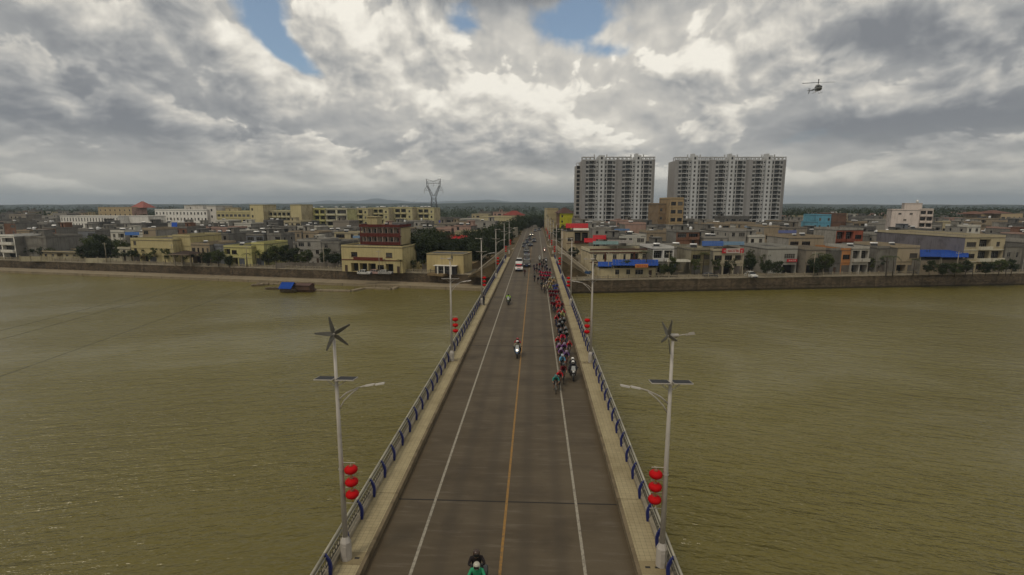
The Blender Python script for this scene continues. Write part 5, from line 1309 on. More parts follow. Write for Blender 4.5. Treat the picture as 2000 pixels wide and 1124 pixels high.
for i in range(6): link('sack', MB().lathe([(0.0, 0), (0.55, 0.05), (0.62, 0.4), (0.35, 0.8), (0.1, 0.9), (0.0, 0.9)], 9).mesh('sack', SHEET), bp, (rnd.uniform(-1.1, 1.1), rnd.uniform(-0.6, 0.6), rnd.uniform(0, 0.4)), rnd.uniform(0, 3), color=(0.02, 0.05, 0.12) if i % 2 else (0.05, 0.07, 0.10))

# ------------------------------------------------------------------ trees
def leaf_quad(V, F, c, s_, r):
    a = Vector((r.gauss(0, 1), r.gauss(0, 1), r.gauss(0, 1))).normalized()
    t = a.orthogonal().normalized(); t.rotate(Matrix.Rotation(r.uniform(0, 2*PI), 3, a)); q = a.cross(t)
    n_ = len(V); l = s_*r.uniform(0.7, 1.3); w_ = l*0.55
    V.extend([c - t*l, c + q*w_ - t*0.1*l, c + t*l, c - q*w_ - t*0.1*l]); F.append((n_, n_+1, n_+2, n_+3))
def tree_kit(seed, h, rad, th, n_cl, n_lf, size, leaf, flat=0.8, lean=0.15):
    r = random.Random(seed)
    V, F = [], []
    tr = MB()
    top = Vector((r.uniform(-lean, lean)*h*0.3, r.uniform(-lean, lean)*h*0.3, th))
    tr.tube([(0, 0, -0.2), (top.x*0.4, top.y*0.4, th*0.5), tuple(top), (top.x*1.2, top.y*1.2, th + (h-th)*0.55)], [h*0.026, h*0.020, h*0.015, h*0.005], 6)
    cz = th + (h-th)*0.42
    for k in range(n_cl):
        while True:
            p = Vector((r.uniform(-1, 1), r.uniform(-1, 1), r.uniform(-1, 1)))
            if 0.25 < p.length < 1: break
        c = Vector((p.x*rad, p.y*rad, cz + p.z*(h-th)*0.52))
        if k % 2 == 0:
            b0 = Vector((top.x, top.y, th)) + Vector((0, 0, (h-th)*r.uniform(-0.05, 0.35)))
            tr.tube([b0, b0.lerp(c, 0.5) + Vector((0, 0, 0.05*h)), c], [h*0.009, h*0.006, h*0.002], 4, smooth=False)
        cr_ = rad*r.uniform(0.25, 0.45)
        for _ in range(n_lf):
            d = Vector((r.gauss(0, 1), r.gauss(0, 1), r.gauss(0, 1)*flat)); d = d.normalized() * cr_ * (r.random() ** 0.45)
            leaf_quad(V, F, c + d, size, r)
    cm = bpy.data.meshes.new('crown'); cm.from_pydata([tuple(v_) for v_ in V], [], F); cm.materials.append(leaf)
    k_ = Kit(); k_.add('trunk', tr.mesh('trunk', BARK)); k_.add('crown', cm)
    return k_
def palm_kit(seed, h):
    r = random.Random(seed); V, F = [], []; tr = MB()
    tr.tube([(0, 0, -0.2), (0.1, 0.05, h*0.5), (0.25, 0.1, h*0.86)], [h*0.022, h*0.017, h*0.014], 6)
    top = Vector((0.25, 0.1, h*0.86))
    for k in range(13):
        a = 2*PI*k/13 + r.uniform(-0.2, 0.2); up = r.uniform(0.15, 0.9); ln = h*0.36*r.uniform(0.8, 1.1)
        for i in range(9):
            t = (i+0.5)/9
            p = top + Vector((math.cos(a)*ln*t, math.sin(a)*ln*t, ln*(up*t - 1.0*t*t)))
            for sgn in (-1, 1):
                d = Vector((-math.sin(a)*sgn, math.cos(a)*sgn, -0.5)).normalized(); f = Vector((math.cos(a), math.sin(a), 0))
                l = ln*0.24*(1 - 0.6*abs(t-0.4)); n_ = len(V)
                V.extend([p - f*0.07, p + d*l*0.5 + f*0.08, p + d*l, p + d*l*0.4 - f*0.04]); F.append((n_, n_+1, n_+2, n_+3))
    cm = bpy.data.meshes.new('crown'); cm.from_pydata([tuple(v_) for v_ in V], [], F); cm.materials.append(LEAF)
    k_ = Kit(); k_.add('trunk', tr.mesh('trunk', BARK)); k_.add('crown', cm); return k_
STREET = [tree_kit(s_, 3.6 + 0.3*s_, 1.15 + 0.1*s_, 1.5, 12, 34, 0.17, LEAF if s_ % 2 else LEAF_DARK) for s_ in range(4)]
MEDIUM = [tree_kit(20 + s_, 6.8 + 0.4*s_, 2.6, 2.2, 26, 75, 0.24, LEAF_DARK if s_ != 1 else LEAF) for s_ in range(3)]
LARGE = [tree_kit(40 + s_, 10.5, 4.2, 3.0, 42, 90, 0.33, LEAF_DARK) for s_ in range(3)]
PALM = [palm_kit(60, 5.5), palm_kit(61, 6.5)]
tr_ = random.Random(9)
X = -208.0
while X < -34:
    if tr_.random() < 0.80:
        STREET[tr_.randrange(4)].put('street_tree', 'small young street tree in the row along the pylon-side promenade', 'tree', (X, bank_y(X) + LEDGE + 4.6 + tr_.uniform(-0.6, 0.6), GZ + 0.04), tr_.uniform(0, 6), 'street trees on the pylon-side promenade', size=tr_.uniform(0.9, 1.5))
    X += tr_.uniform(2.8, 4.2)
X = 27.0
while X < 182:
    if tr_.random() < 0.85:
        k_ = STREET[tr_.randrange(4)] if tr_.random() < 0.85 else PALM[0]
        k_.put('street_tree', 'young street tree planted before the shop-houses on the cyclists\' side' if k_ is not PALM[0] else 'low palm planted before the shop-houses on the cyclists\' side', 'tree', (X, bank_y(X) + 7.0 + tr_.uniform(-1.5, 1.5), GZ + 0.04), tr_.uniform(0, 6), 'street trees before the shop-houses', size=tr_.uniform(0.9, 1.55))
    X += tr_.uniform(2.6, 5.2)
def grove(lst, kits, label, group, cat='tree', name='leafy_tree', k=1.0):
    for i, (px, yb, Y, sc) in enumerate(lst):
        p = at_z(px, yb, GZ) if Y is None else at_y(px, 500, Y)
        kits[i % len(kits)].put(name, label, cat, (p.x, p.y, GZ), tr_.uniform(0, 6), group, size=sc*k)
grove([(165, 0, 186, 0.85), (182, 0, 193, 1.1), (200, 0, 187, 1.15), (217, 0, 195, 1.1), (236, 0, 190, 0.95), (188, 0, 184, 0.7), (250, 0, 196, 0.8)], MEDIUM, 'bushy dark tree in the clump beside the large yellow house', 'trees beside the yellow house', k=1.2)
grove([(524, 0, 175, 0.75), (541, 0, 172, 0.9), (558, 0, 174, 0.85), (574, 0, 176, 0.8), (598, 0, 173, 0.7), (640, 0, 171, 0.75), (655, 0, 170, 0.65), (425, 0, 172, 0.7), (405, 0, 173, 0.5), (446, 0, 171, 0.5)], MEDIUM, 'dark tree between the yellow-green house and the hotel', 'trees between the yellow-green house and the hotel', k=1.2)
grove([(480, 0, 170, 1.0), (500, 0, 171, 0.9), (782, 0, 157, 0.9), (1788, 0, 160, 0.9), (1735, 0, 158, 1.25), (1748, 0, 159, 1.05), (1970, 0, 161, 0.9), (1600, 0, 158, 1.2), (1905, 0, 160, 0.8)], PALM, 'feathery palm-like tree on the promenade', 'palm-like trees on the promenade', name='palm_tree')
grove([(1595, 0, 157, 0.75), (1612, 0, 160, 0.85), (1500, 0, 155, 0.6), (1520, 0, 156, 0.65), (1298, 0, 153, 0.50), (1312, 0, 153, 0.5), (1465, 0, 163, 0.7), (1475, 0, 170, 0.9), (1820, 0, 158, 0.6), (1845, 0, 157, 0.6), (1870, 0, 158, 0.55), (1890, 0, 159, 0.6), (1930, 0, 160, 0.6), (1955, 0, 161, 0.65), (1980, 0, 162, 0.6)], MEDIUM, 'bushy tree at the kerb before the shop-houses', 'bushy trees before the shop-houses', k=1.1)
big = []
for px, Y, sc in ((812, 176, 0.85), (828, 172, 0.9), (845, 180, 0.95), (836, 195, 1.0), (858, 188, 0.9), (812, 190, 0.9), (880, 180, 0.72), (905, 184, 0.78), (925, 190, 0.8), (935, 176, 0.7), (950, 186, 0.8), (955, 200, 0.9), (965, 214, 0.95), (940, 206, 0.95), (915, 204, 0.85), (975, 228, 1.0), (985, 250, 1.0), (995, 272, 1.0), (972, 245, 0.95), (1000, 295, 1.0), (1008, 320, 1.05), (890, 200, 0.8), (870, 206, 0.85), (985, 210, 0.7), (1013, 345, 1.05), (1018, 370, 1.05), (1024, 400, 1.1), (1032, 440, 1.1), (1040, 470, 1.15), (1050, 480, 1.1), (1056, 450, 1.1), (1060, 410, 1.0)):
    big.append((px, 0, Y, sc))
grove(big[:26], LARGE, 'large dark broadleaf tree in the mass beside the approach road', 'large trees beside the approach road', name='broadleaf_tree', k=1.22)
grove(big[26:], LARGE, 'large dark tree closing the view at the end of the road', 'trees at the end of the road', name='broadleaf_tree')
grove([(1100, 0, 250, 0.6), (1092, 0, 280, 0.7), (1088, 0, 310, 0.7), (1120, 0, 205, 0.45), (1102, 0, 330, 0.8)], LARGE, 'roadside tree on the tower side of the approach road', 'trees on the tower side of the approach road', name='broadleaf_tree')
grove([(135, 0, 395, 1.15), (150, 0, 392, 1.2), (165, 0, 398, 1.15), (180, 0, 390, 1.1), (195, 0, 400, 1.1), (275, 0, 380, 1.25), (290, 0, 385, 1.3), (300, 0, 372, 1.3), (310, 0, 390, 1.25), (245, 0, 396, 1.1), (220, 0, 390, 1.0)], LARGE, 'tall dark tree rising behind the long school', 'trees behind the school', name='broadleaf_tree')
# woods further out: nobody could count them
def woods(seed, n_, x0, x1, y0, y1, hmin, hmax, leaf, name, label, q=26):
    r = random.Random(seed); V, F = [], []
    for _ in range(n_):
        Y = y0 + (y1-y0) * r.random() ** 1.3
        px = r.uniform(x0, x1); d = ray(px, 420); X = d.x/d.y*Y
        if any(a - 4 < X < c + 4 and d_ - 5 < Y < e + 5 for a, c, d_, e in HOUSES): continue
        h = r.uniform(hmin, hmax); rad = h*r.uniform(0.26, 0.42)
        for k in range(q):
            p = Vector((r.gauss(0, 1), r.gauss(0, 1), r.gauss(0, 1))).normalized()
            rr = r.random() ** 0.4
            leaf_quad(V, F, Vector((X + p.x*rad*rr, Y + p.y*rad*rr, GZ + h*0.55 + p.z*h*0.45*rr)), h*0.10, r)
    me = bpy.data.meshes.new(name); me.from_pydata([tuple(v_) for v_ in V], [], F); me.materials.append(leaf)
    o = link(name, me); o['kind'] = 'stuff'; o['label'] = label; o['category'] = 'woods'
    return o
woods(1, 1500, 1540, 2060, 430, 900, 10, 17, LEAF_DARK, 'far_woods', 'dark band of woods behind the houses on the tower side')
woods(2, 900, -60, 330, 430, 900, 9, 15, LEAF_DARK, 'far_woods', 'dark band of woods behind the school')
woods(3, 1200, 330, 1540, 470, 1000, 8, 15, LEAF_DARK, 'far_woods', 'dark woods behind the apartment rows and around the road end')
woods(4, 2200, -80, 2080, 900, 2200, 10, 19, LEAF_DARK, 'far_woods', 'distant belt of woods along the foot of the hills', 14)

# ------------------------------------------------------------------ hills
def hills(name, Y, pts, depth, m_, seed, rough):
    """ridge whose crest follows (pixel x, pixel y) at distance Y"""
    r = random.Random(seed); V = []; n_ = 160
    xs_ = [pts[0][0] + (pts[-1][0]-pts[0][0])*i/n_ for i in range(n_+1)]
    for x in xs_:
        for (xa, ya), (xb, yb) in zip(pts[:-1], pts[1:]):
            if xa <= x <= xb: y = ya + (yb-ya)*(x-xa)/(xb-xa); break
        y += rough*(math.sin(x*0.05+seed) + 0.6*math.sin(x*0.13+2*seed) + 0.35*math.sin(x*0.31))
        c = at_y(x, y, Y); b_ = at_y(x, y, Y)
        V += [(c.x*0.80, Y - depth, GZ - 2), (c.x*0.93, Y - depth*0.35, GZ + (c.z-GZ)*0.55), (c.x, Y, max(c.z, GZ + 1)), (c.x*1.1, Y + depth, GZ - 2)]
    F = [(4*i+k, 4*i+4+k, 4*i+5+k, 4*i+1+k) for i in range(n_) for k in range(3)]
    struct(name, MB().add(V, F, smooth=True).mesh(name, m_))
HILLM = mat('wooded_hill', (0.024, 0.034, 0.014), 0.95, grime=0.6, gscale=0.004, spec=0.1)
hills('wooded_hill', 2900, [(-150, 401), (200, 399.5), (520, 399), (880, 397.5), (960, 395.8), (1120, 396), (1300, 397), (1540, 398.5), (1700, 400), (2150, 400.5)], 500, HILLM, 2, 0.35)
hills('distant_mountain', 9500, [(380, 399), (600, 396), (640, 392), (700, 392.5), (735, 388), (765, 391.5), (830, 395), (880, 393.5), (930, 391.5), (955, 389.5), (985, 394), (1100, 397.5), (1250, 398.5)], 1200, HILLM, 5, 0.45)

# ------------------------------------------------------------------ power pylon and wires
PYL = mat('galvanised_lattice', (0.035, 0.035, 0.036), 0.6)
PYY = 372.0
pp = at_y(848, 420, PYY)
def bar(m_, a, c, r=0.11): m_.tube([a, c], r, 4, smooth=False)
py = thing('power_pylon', 'tall steel lattice power pylon with a heart-shaped head', 'pylon', (pp.x, PYY, GZ))
def Z(z): return z - GZ
for sx in (-1, 1):
    for sy in (-1, 1):
        m_ = MB(); bar(m_, (3.6*sx, 3.6*sy, 0), (1.5*sx, 1.3*sy, Z(20.5)), 0.16); link('leg', m_.mesh('leg', PYL), py)
m_ = MB(); zs = [0, 6, 11.5, 16, 19.8, 23, Z(20.5)]
zs = [Z(20.5)*t for t in (0, 0.26, 0.48, 0.66, 0.81, 0.92, 1.0)]
def corner(z, sx, sy): t = z/Z(20.5); return (sx*(3.6-2.1*t), sy*(3.6-2.3*t), z)
for a, c in zip(zs[:-1], zs[1:]):
    for (s1_, s2_) in (((-1, -1), (1, -1)), ((1, -1), (1, 1)), ((1, 1), (-1, 1)), ((-1, 1), (-1, -1))):
        bar(m_, corner(a, *s1_), corner(c, *s2_), 0.08); bar(m_, corner(a, *s2_), corner(c, *s1_), 0.08); bar(m_, corner(c, *s1_), corner(c, *s2_), 0.07)
link('body_bracing', m_.mesh('body_bracing', PYL), py)
for sx in (-1, 1):
    m_ = MB()
    for sy in (-1, 1):
        bar(m_, (1.5*sx, 1.3*sy, Z(20.5)), (4.9*sx, 0.8*sy, Z(29.6)), 0.14); bar(m_, (0.2*sx, 1.3*sy, Z(21.6)), (3.7*sx, 0.8*sy, Z(28.6)), 0.10)
        bar(m_, (4.9*sx, 0.8*sy, Z(29.6)), (5.1*sx, 0.3*sy, Z(33.8)), 0.13); bar(m_, (3.7*sx, 0.8*sy, Z(28.6)), (4.2*sx, 0.5*sy, Z(32.2)), 0.09)
        for k in range(4):
            t0, t1 = k/4, (k+1)/4
            o0 = Vector((1.5*sx, 1.3*sy, Z(20.5))).lerp(Vector((4.9*sx, 0.8*sy, Z(29.6))), t0); i1 = Vector((0.2*sx, 1.3*sy, Z(21.6))).lerp(Vector((3.7*sx, 0.8*sy, Z(28.6))), t1); i0 = Vector((0.2*sx, 1.3*sy, Z(21.6))).lerp(Vector((3.7*sx, 0.8*sy, Z(28.6))), t0); o1 = Vector((1.5*sx, 1.3*sy, Z(20.5))).lerp(Vector((4.9*sx, 0.8*sy, Z(29.6))), t1)
            bar(m_, o0, i1, 0.06); bar(m_, i0, o1, 0.06)
    link('head_strut', m_.mesh('head_strut', PYL), py)
    m_ = MB()
    for sy in (-1, 1):
        bar(m_, (4.7*sx, 0.8*sy, Z(28.9)), (6.8*sx, 0, Z(25.8)), 0.09); bar(m_, (3.4*sx, 0.9*sy, Z(25.6)), (6.8*sx, 0, Z(25.6)), 0.09); bar(m_, (4.3*sx, 0.85*sy, Z(27.6)), (5.6*sx, 0.1, Z(25.6)), 0.06)
    link('side_arm', m_.mesh('side_arm', PYL), py)
    link('insulator', MB().tube([(6.8*sx, 0, Z(25.6)), (6.8*sx, 0, Z(23.6))], 0.11, 6).mesh('insulator', mat('insulator_glass', (0.12, 0.13, 0.13), 0.3)), py)
m_ = MB()
for sy in (-1, 1):
    bar(m_, (-4.9, 0.8*sy, Z(30.6)), (4.9, 0.8*sy, Z(30.6)), 0.10); bar(m_, (-5.1, 0.3*sy, Z(33.8)), (0, 0.5*sy, Z(32.0)), 0.10); bar(m_, (5.1, 0.3*sy, Z(33.8)), (0, 0.5*sy, Z(32.0)), 0.10)
    for k in range(-3, 4): bar(m_, (k*1.4, 0.8*sy, Z(30.6)), ((k+0.5)*1.4, 0.5*sy, Z(32.0 + 0.36*abs(k+0.5))), 0.06)
link('head_crossbeam', m_.mesh('head_crossbeam', PYL), py)
link('insulator', MB().tube([(0, 0, Z(30.6)), (0, 0, Z(28.4))], 0.11, 6).mesh('insulator', MATS['insulator_glass']), py)
WIRE = mat('power_wire', (0.03, 0.03, 0.03), 0.6)
for (tipx, tipz), y0_, xA, zB, lb in (((-6.8, 23.6), 646.6, 184, 2.0, 'outer'), ((0, 28.4), 664, 231, 2.2, 'middle'), ((6.8, 23.6), 736, 380, 2.2, 'inner')):
    Pw = Vector((pp.x + tipx, PYY, tipz))
    B_ = at_z(0, y0_, zB)
    dB = Vector((B_.x - Pw.x, B_.y - Pw.y)); S = dB.length
    rA = ray(xA, 600); k2 = Vector((rA.x, rA.y)); Mx = Matrix(((k2.x, -dB.x), (k2.y, -dB.y))); sol = Mx.inverted() @ Vector((Pw.x, Pw.y))
    tA = sol.y; zA = CAM.z + rA.z*sol.x
    # parabola through the pylon (t = 0), A and B (t = 1)
    c2 = ((zA - Pw.z)/tA - (zB - Pw.z)) / (tA - 1.0); c1 = (zB - Pw.z) - c2
    pts = []
    for i in range(61):
        t = 1.35*i/60
        pts.append((dB.x*t, dB.y*t, c2*t*t + c1*t))
    w_ = tag(link('power_line', MB().tube(pts, 0.016, 4, smooth=False).mesh('power_line', WIRE), None, Pw), '%s high-voltage wire sagging from the pylon across the river' % lb, 'power line', 'high-voltage wires over the river')

# ------------------------------------------------------------------ boats and landing stages on the pylon side
def hull_mesh(L, w_, h, m_):
    b_ = MB(); V = []
    st = ((-0.5, 0.25, 0.35), (-0.38, 0.8, 0.1), (0.0, 1.0, 0.0), (0.38, 0.92, 0.05), (0.5, 0.7, 0.25))
    for t, ww, up in st: V += [(L*t, -w_/2*ww, h), (L*t, -w_/2*ww*0.7, -0.3 + up*h), (L*t, w_/2*ww*0.7, -0.3 + up*h), (L*t, w_/2*ww, h)]
    F = [(4*i+k, 4*i+4+k, 4*i+5+k, 4*i+1+k) for i in range(4) for k in range(3)] + [(3, 2, 1, 0), (16, 17, 18, 19)]
    F += [(4*i, 4*i+3, 4*i+7, 4*i+4) for i in range(4)]
    return b_.add(V, F).mesh('hull', m_)
HULL = mat('boat_hull', (0.13, 0.10, 0.065), 0.8, grime=0.6, gscale=0.8); DECKM = mat('plank_deck', (0.24, 0.19, 0.12), 0.85, grime=0.5)
def px_w(px, py): return at_z(px, py, WZ)
a = px_w(545, 573); c = px_w(571, 573)
hb = thing('houseboat', 'houseboat with a bright blue gabled roof moored by the ledge', 'houseboat', ((a.x+c.x)/2, a.y + 2.0, WZ + 0.25), -0.10)
link('hull', hull_mesh(5.0, 4.2, 0.7, HULL), hb)
link('cabin', MB().box(-1.7, -1.6, 0.6, 1.7, 1.6, 1.3).mesh('cabin', WOOD), hb)
for sy, nm in ((-1, 'front'), (1, 'back')):
    for i in range(5):
        x0 = -2.0 + 0.8*i
        q = [Vector((x0, sy*2.05, 1.0)), Vector((x0+0.77, sy*2.05, 1.0)), Vector((x0+0.77, 0, 2.6)), Vector((x0, 0, 2.6))]
        v_ = q + [p + Vector((0, 0, 0.08)) for p in q]
        link('roof_sheet', MB().add(v_, [(3, 2, 1, 0), (4, 5, 6, 7), (0, 1, 5, 4), (1, 2, 6, 5), (2, 3, 7, 6), (3, 0, 4, 7)]).mesh('roof_sheet', SHEET), hb, color=(0.012, 0.055, 0.28))
a = px_w(573, 571.5); c = px_w(608, 571.5)
wb = thing('barge', 'brown wooden hut barge moored beside the blue roofed houseboat', 'barge', ((a.x+c.x)/2, a.y + 1.6, WZ + 0.2), -0.12)
link('hull', hull_mesh(6.2, 3.6, 0.6, WOOD), wb)
link('hut', MB().box(-2.2, -1.4, 0.55, 2.4, 1.4, 1.9).mesh('hut', WOOD), wb)
link('hut_roof', MB().profile_x([(-1.7, 1.85), (1.7, 1.85), (0.2, 2.35), (-0.2, 2.35)], -2.5, 2.7).mesh('hut_roof', mat('rusty_roof', (0.085, 0.042, 0.030), 0.8, grime=0.6)), wb)
for sx in (-1.2, 0.2, 1.5): link('hut_window', window_mesh(0.7, 0.6, 'n'), wb, (sx, -1.42, 1.0))
def pontoon(label, pix, w_=1.5):
    P = [px_w(*p) for p in pix]
    R = thing('floating_walkway', label, 'walkway', tuple(P[0]))
    for p, q in zip(P[:-1], P[1:]):
        d = q - p; ln = d.length; yaw = math.atan2(d.y, d.x); n_ = max(1, int(ln/2.6))
        for i in range(n_):
            s_ = p + d*((i+0.5)/n_) - P[0]
            f = link('float_section', MB().box(-ln/n_/2+0.04, -w_/2, -0.15, ln/n_/2-0.04, w_/2, 0.42).mesh('float_section', DECKM), R, (s_.x, s_.y, 0), yaw)
            link('mooring_post', MB().tube([(0, w_/2-0.1, 0.42), (0, w_/2-0.1, 0.95)], 0.07, 6).mesh('mooring_post', HULL), f)
pontoon('zigzag floating walkway reaching from the barge to the ledge', [(612, 569), (686, 570), (709, 565), (732, 564.5), (765, 566.5), (777, 561.5)])
pontoon('short floating walkway behind the moored rowing boats', [(494, 558), (512, 557), (535, 556.5), (548, 556)], 1.2)
for i, (px, py, L, lb) in enumerate(((515, 556.5, 4.2, 'pale rowing boat tied to the short walkway'), (536, 565, 4.8, 'grey rowing boat with pointed bow beside the houseboat'), (504, 558.5, 3.4, 'small pale boat at the end of the short walkway'))):
    p = px_w(px, py); R = thing('rowing_boat', lb, 'boat', (p.x, p.y - 0.6, WZ + 0.12), -0.1 + 0.25*i)
    link('hull', hull_mesh(L, 1.5, 0.5, DECKM if i != 1 else HULL), R)
    for sx in (-0.8, 0.6): link('thwart', MB().box(sx-0.12, -0.6, 0.5, sx+0.12, 0.6, 0.55).mesh('thwart', WOOD), R)

# ------------------------------------------------------------------ utility poles on the promenades
upm = MB().tube([(0, 0, 0), (0, 0, 7.6)], [0.13, 0.08], 7).mesh('pole', CONC)
cam_ = MB().box(-0.9, -0.05, 0, 0.9, 0.05, 0.10).mesh('cross_arm', STEEL); ins_ = MB().lathe([(0.05, 0), (0.06, 0.08), (0.0, 0.16)], 6).mesh('insulator', WHITE)
for px, Y, lb in ((207, 181, 'before the tree clump by the yellow house'), (337, 176, 'at the dark gate porch'), (482, 170, 'before the yellow-green house'), (632, 166, 'beside the hotel'), (740, 155, 'before the hotel front'), (1189, 151, 'at the villa yard'), (1307, 153, 'before the bare grey house'), (1448, 155, 'at the banner house'), (1872, 158, 'at the blue workshop roof'), (1592, 156, 'before the brownish grey house')):
    p = at_y(px, 500, Y); R = thing('utility_pole', 'thin concrete utility pole %s' % lb, 'utility pole', (p.x, p.y, GZ), LROT if px < 1046 else RROT)
    link('pole', upm, R); ca = link('cross_arm', cam_, R, (0, 0, 7.0))
    for sx in (-0.8, 0, 0.8): link('insulator', ins_, ca, (sx, 0, 0.1))

# ------------------------------------------------------------------ people
def skin_body(name, joints, bones, mats, roots='pelvis'):
    """one continuous body: joints name -> (position, radius), bones (a, b, material index)"""
    names = list(joints); idx = {n_: i for i, n_ in enumerate(names)}
    me = bpy.data.meshes.new(name + '_cage'); me.from_pydata([joints[n_][0] for n_ in names], [(idx[a], idx[c]) for a, c, _ in bones], [])
    ob = bpy.data.objects.new(name + '_cage', me); COL.objects.link(ob)
    md = ob.modifiers.new('skin', 'SKIN'); md.use_smooth_shade = True
    for n_ in names:
        v_ = me.skin_vertices[0].data[idx[n_]]; r = joints[n_][1]; v_.radius = r if isinstance(r, tuple) else (r, r); v_.use_root = (n_ == roots)
    sb = ob.modifiers.new('sub', 'SUBSURF'); sb.levels = 1; sb.render_levels = 1
    bpy.context.view_layer.update()
    out = bpy.data.meshes.new_from_object(ob.evaluated_get(bpy.context.evaluated_depsgraph_get()))
    bpy.data.objects.remove(ob)
    out.name = name; out.materials.clear()
    for m_ in mats: out.materials.append(m_)
    seg = [(Vector(joints[a][0]), Vector(joints[c][0]), k) for a, c, k in bones]
    for p in out.polygons:
        best, bk = 1e9, 0
        for a, c, k in seg:
            d = c - a; t = max(0, min(1, (p.center - a).dot(d)/max(1e-9, d.length_squared))); q = (p.center - a - d*t).length
            if q < best: best, bk = q, k
        p.material_index = bk; p.use_smooth = True
    return out
# material slots: 0 jersey, 1 shorts / trousers, 2 skin, 3 shoes
def body_rider(low):
    s_ = {'pelvis': ((0, 0.26, 0.96), 0.135), 'waist': ((0, 0.06, 1.10 if low else 1.16), 0.125), 'chest': ((0, -0.16, 1.18 if low else 1.30), 0.145), 'neck': ((0, -0.31, 1.25 if low else 1.40), 0.06), 'head': ((0, -0.37, 1.34 if low else 1.50), 0.085), 'crown': ((0, -0.385, 1.42 if low else 1.59), 0.065)}
    z = 0 if low else 0.10
    for sx, n_ in ((-1, 'l'), (1, 'r')):
        up = sx > 0
        s_.update({'sh'+n_: ((0.19*sx, -0.20, 1.19+z), 0.06), 'el'+n_: ((0.24*sx, -0.36, 0.98+z*0.5), 0.042), 'wr'+n_: ((0.20*sx, -0.55, 0.93), 0.03), 'hand'+n_: ((0.19*sx, -0.62, 0.93), 0.036),
                   'hip'+n_: ((0.10*sx, 0.22, 0.90), 0.095), 'kn'+n_: ((0.12*sx, -0.13 if up else -0.02, 0.80 if up else 0.58), 0.062), 'an'+n_: ((0.11*sx, 0.10 if up else 0.14, 0.42 if up else 0.20), 0.036), 'toe'+n_: ((0.11*sx, -0.06 if up else -0.02, 0.37 if up else 0.15), 0.034)})
    B_ = [('pelvis', 'waist', 0), ('waist', 'chest', 0), ('chest', 'neck', 0), ('neck', 'head', 2), ('head', 'crown', 2)]
    for n_ in 'lr': B_ += [('chest', 'sh'+n_, 0), ('sh'+n_, 'el'+n_, 0), ('el'+n_, 'wr'+n_, 2), ('wr'+n_, 'hand'+n_, 2), ('pelvis', 'hip'+n_, 1), ('hip'+n_, 'kn'+n_, 1), ('kn'+n_, 'an'+n_, 2), ('an'+n_, 'toe'+n_, 3)]
    return skin_body('rider_body', s_, B_, [CLOTH, LYCRA, SKIN, LYCRA])
def body_moto(kind):
    if kind == 'driver':
        s_ = {'pelvis': ((0, 0.16, 0.86), 0.16), 'waist': ((0, 0.10, 1.06), 0.15), 'chest': ((0, 0.0, 1.30), 0.18), 'neck': ((0, -0.05, 1.47), 0.075), 'head': ((0, -0.08, 1.58), 0.10), 'crown': ((0, -0.08, 1.67), 0.08)}
        arm = [((0.22, -0.02, 1.38), 0.08), ((0.36, -0.20, 1.14), 0.06), ((0.36, -0.44, 1.08), 0.045), ((0.35, -0.54, 1.07), 0.05)]
        leg = [((0.13, 0.10, 0.82), 0.11), ((0.26, -0.28, 0.80), 0.085), ((0.24, 0.02, 0.42), 0.06), ((0.25, -0.14, 0.36), 0.05)]
    elif kind == 'passenger':
        s_ = {'pelvis': ((0, 0.62, 0.98), 0.16), 'waist': ((0, 0.60, 1.20), 0.15), 'chest': ((0, 0.55, 1.44), 0.18), 'neck': ((0, 0.50, 1.61), 0.075), 'head': ((0, 0.47, 1.72), 0.10), 'crown': ((0, 0.47, 1.81), 0.08)}
        arm = [((0.22, 0.53, 1.52), 0.08), ((0.33, 0.34, 1.36), 0.06), ((0.22, 0.12, 1.48), 0.045), ((0.17, 0.06, 1.52), 0.05)]
        leg = [((0.14, 0.56, 0.92), 0.11), ((0.34, 0.22, 0.90), 0.085), ((0.33, 0.45, 0.48), 0.06), ((0.34, 0.30, 0.42), 0.05)]
    else:
        s_ = {'pelvis': ((0, 0, 0.92), 0.15), 'waist': ((0, 0, 1.10), 0.14), 'chest': ((0, -0.01, 1.32), 0.165), 'neck': ((0, -0.01, 1.50), 0.06), 'head': ((0, -0.03, 1.60), 0.095), 'crown': ((0, -0.03, 1.69), 0.075)}
        arm = [((0.20, 0, 1.41), 0.07), ((0.26, 0.02, 1.14), 0.05), ((0.25, -0.06, 0.90), 0.035), ((0.25, -0.09, 0.80), 0.04)]
        leg = [((0.10, 0, 0.86), 0.10), ((0.12, -0.02, 0.50), 0.07), ((0.12, 0.02, 0.10), 0.05), ((0.13, -0.14, 0.05), 0.045)]
    B_ = [('pelvis', 'waist', 0), ('waist', 'chest', 0), ('chest', 'neck', 0), ('neck', 'head', 2), ('head', 'crown', 2)]
    for sx, n_ in ((-1, 'l'), (1, 'r')):
        for nm, (p, r) in zip(('sh', 'el', 'wr', 'hand'), arm): s_[nm+n_] = ((p[0]*sx, p[1], p[2]), r)
        for nm, (p, r) in zip(('hip', 'kn', 'an', 'toe'), leg): s_[nm+n_] = ((p[0]*sx, p[1], p[2]), r)
        B_ += [('chest', 'sh'+n_, 0), ('sh'+n_, 'el'+n_, 0), ('el'+n_, 'wr'+n_, 0), ('wr'+n_, 'hand'+n_, 3 if kind != 'stand' else 2), ('pelvis', 'hip'+n_, 1), ('hip'+n_, 'kn'+n_, 1), ('kn'+n_, 'an'+n_, 1), ('an'+n_, 'toe'+n_, 3)]
    return skin_body(kind + '_body', s_, B_, [CLOTH, mat('dark_trousers', (0.020, 0.020, 0.024), 0.8), SKIN, LYCRA])
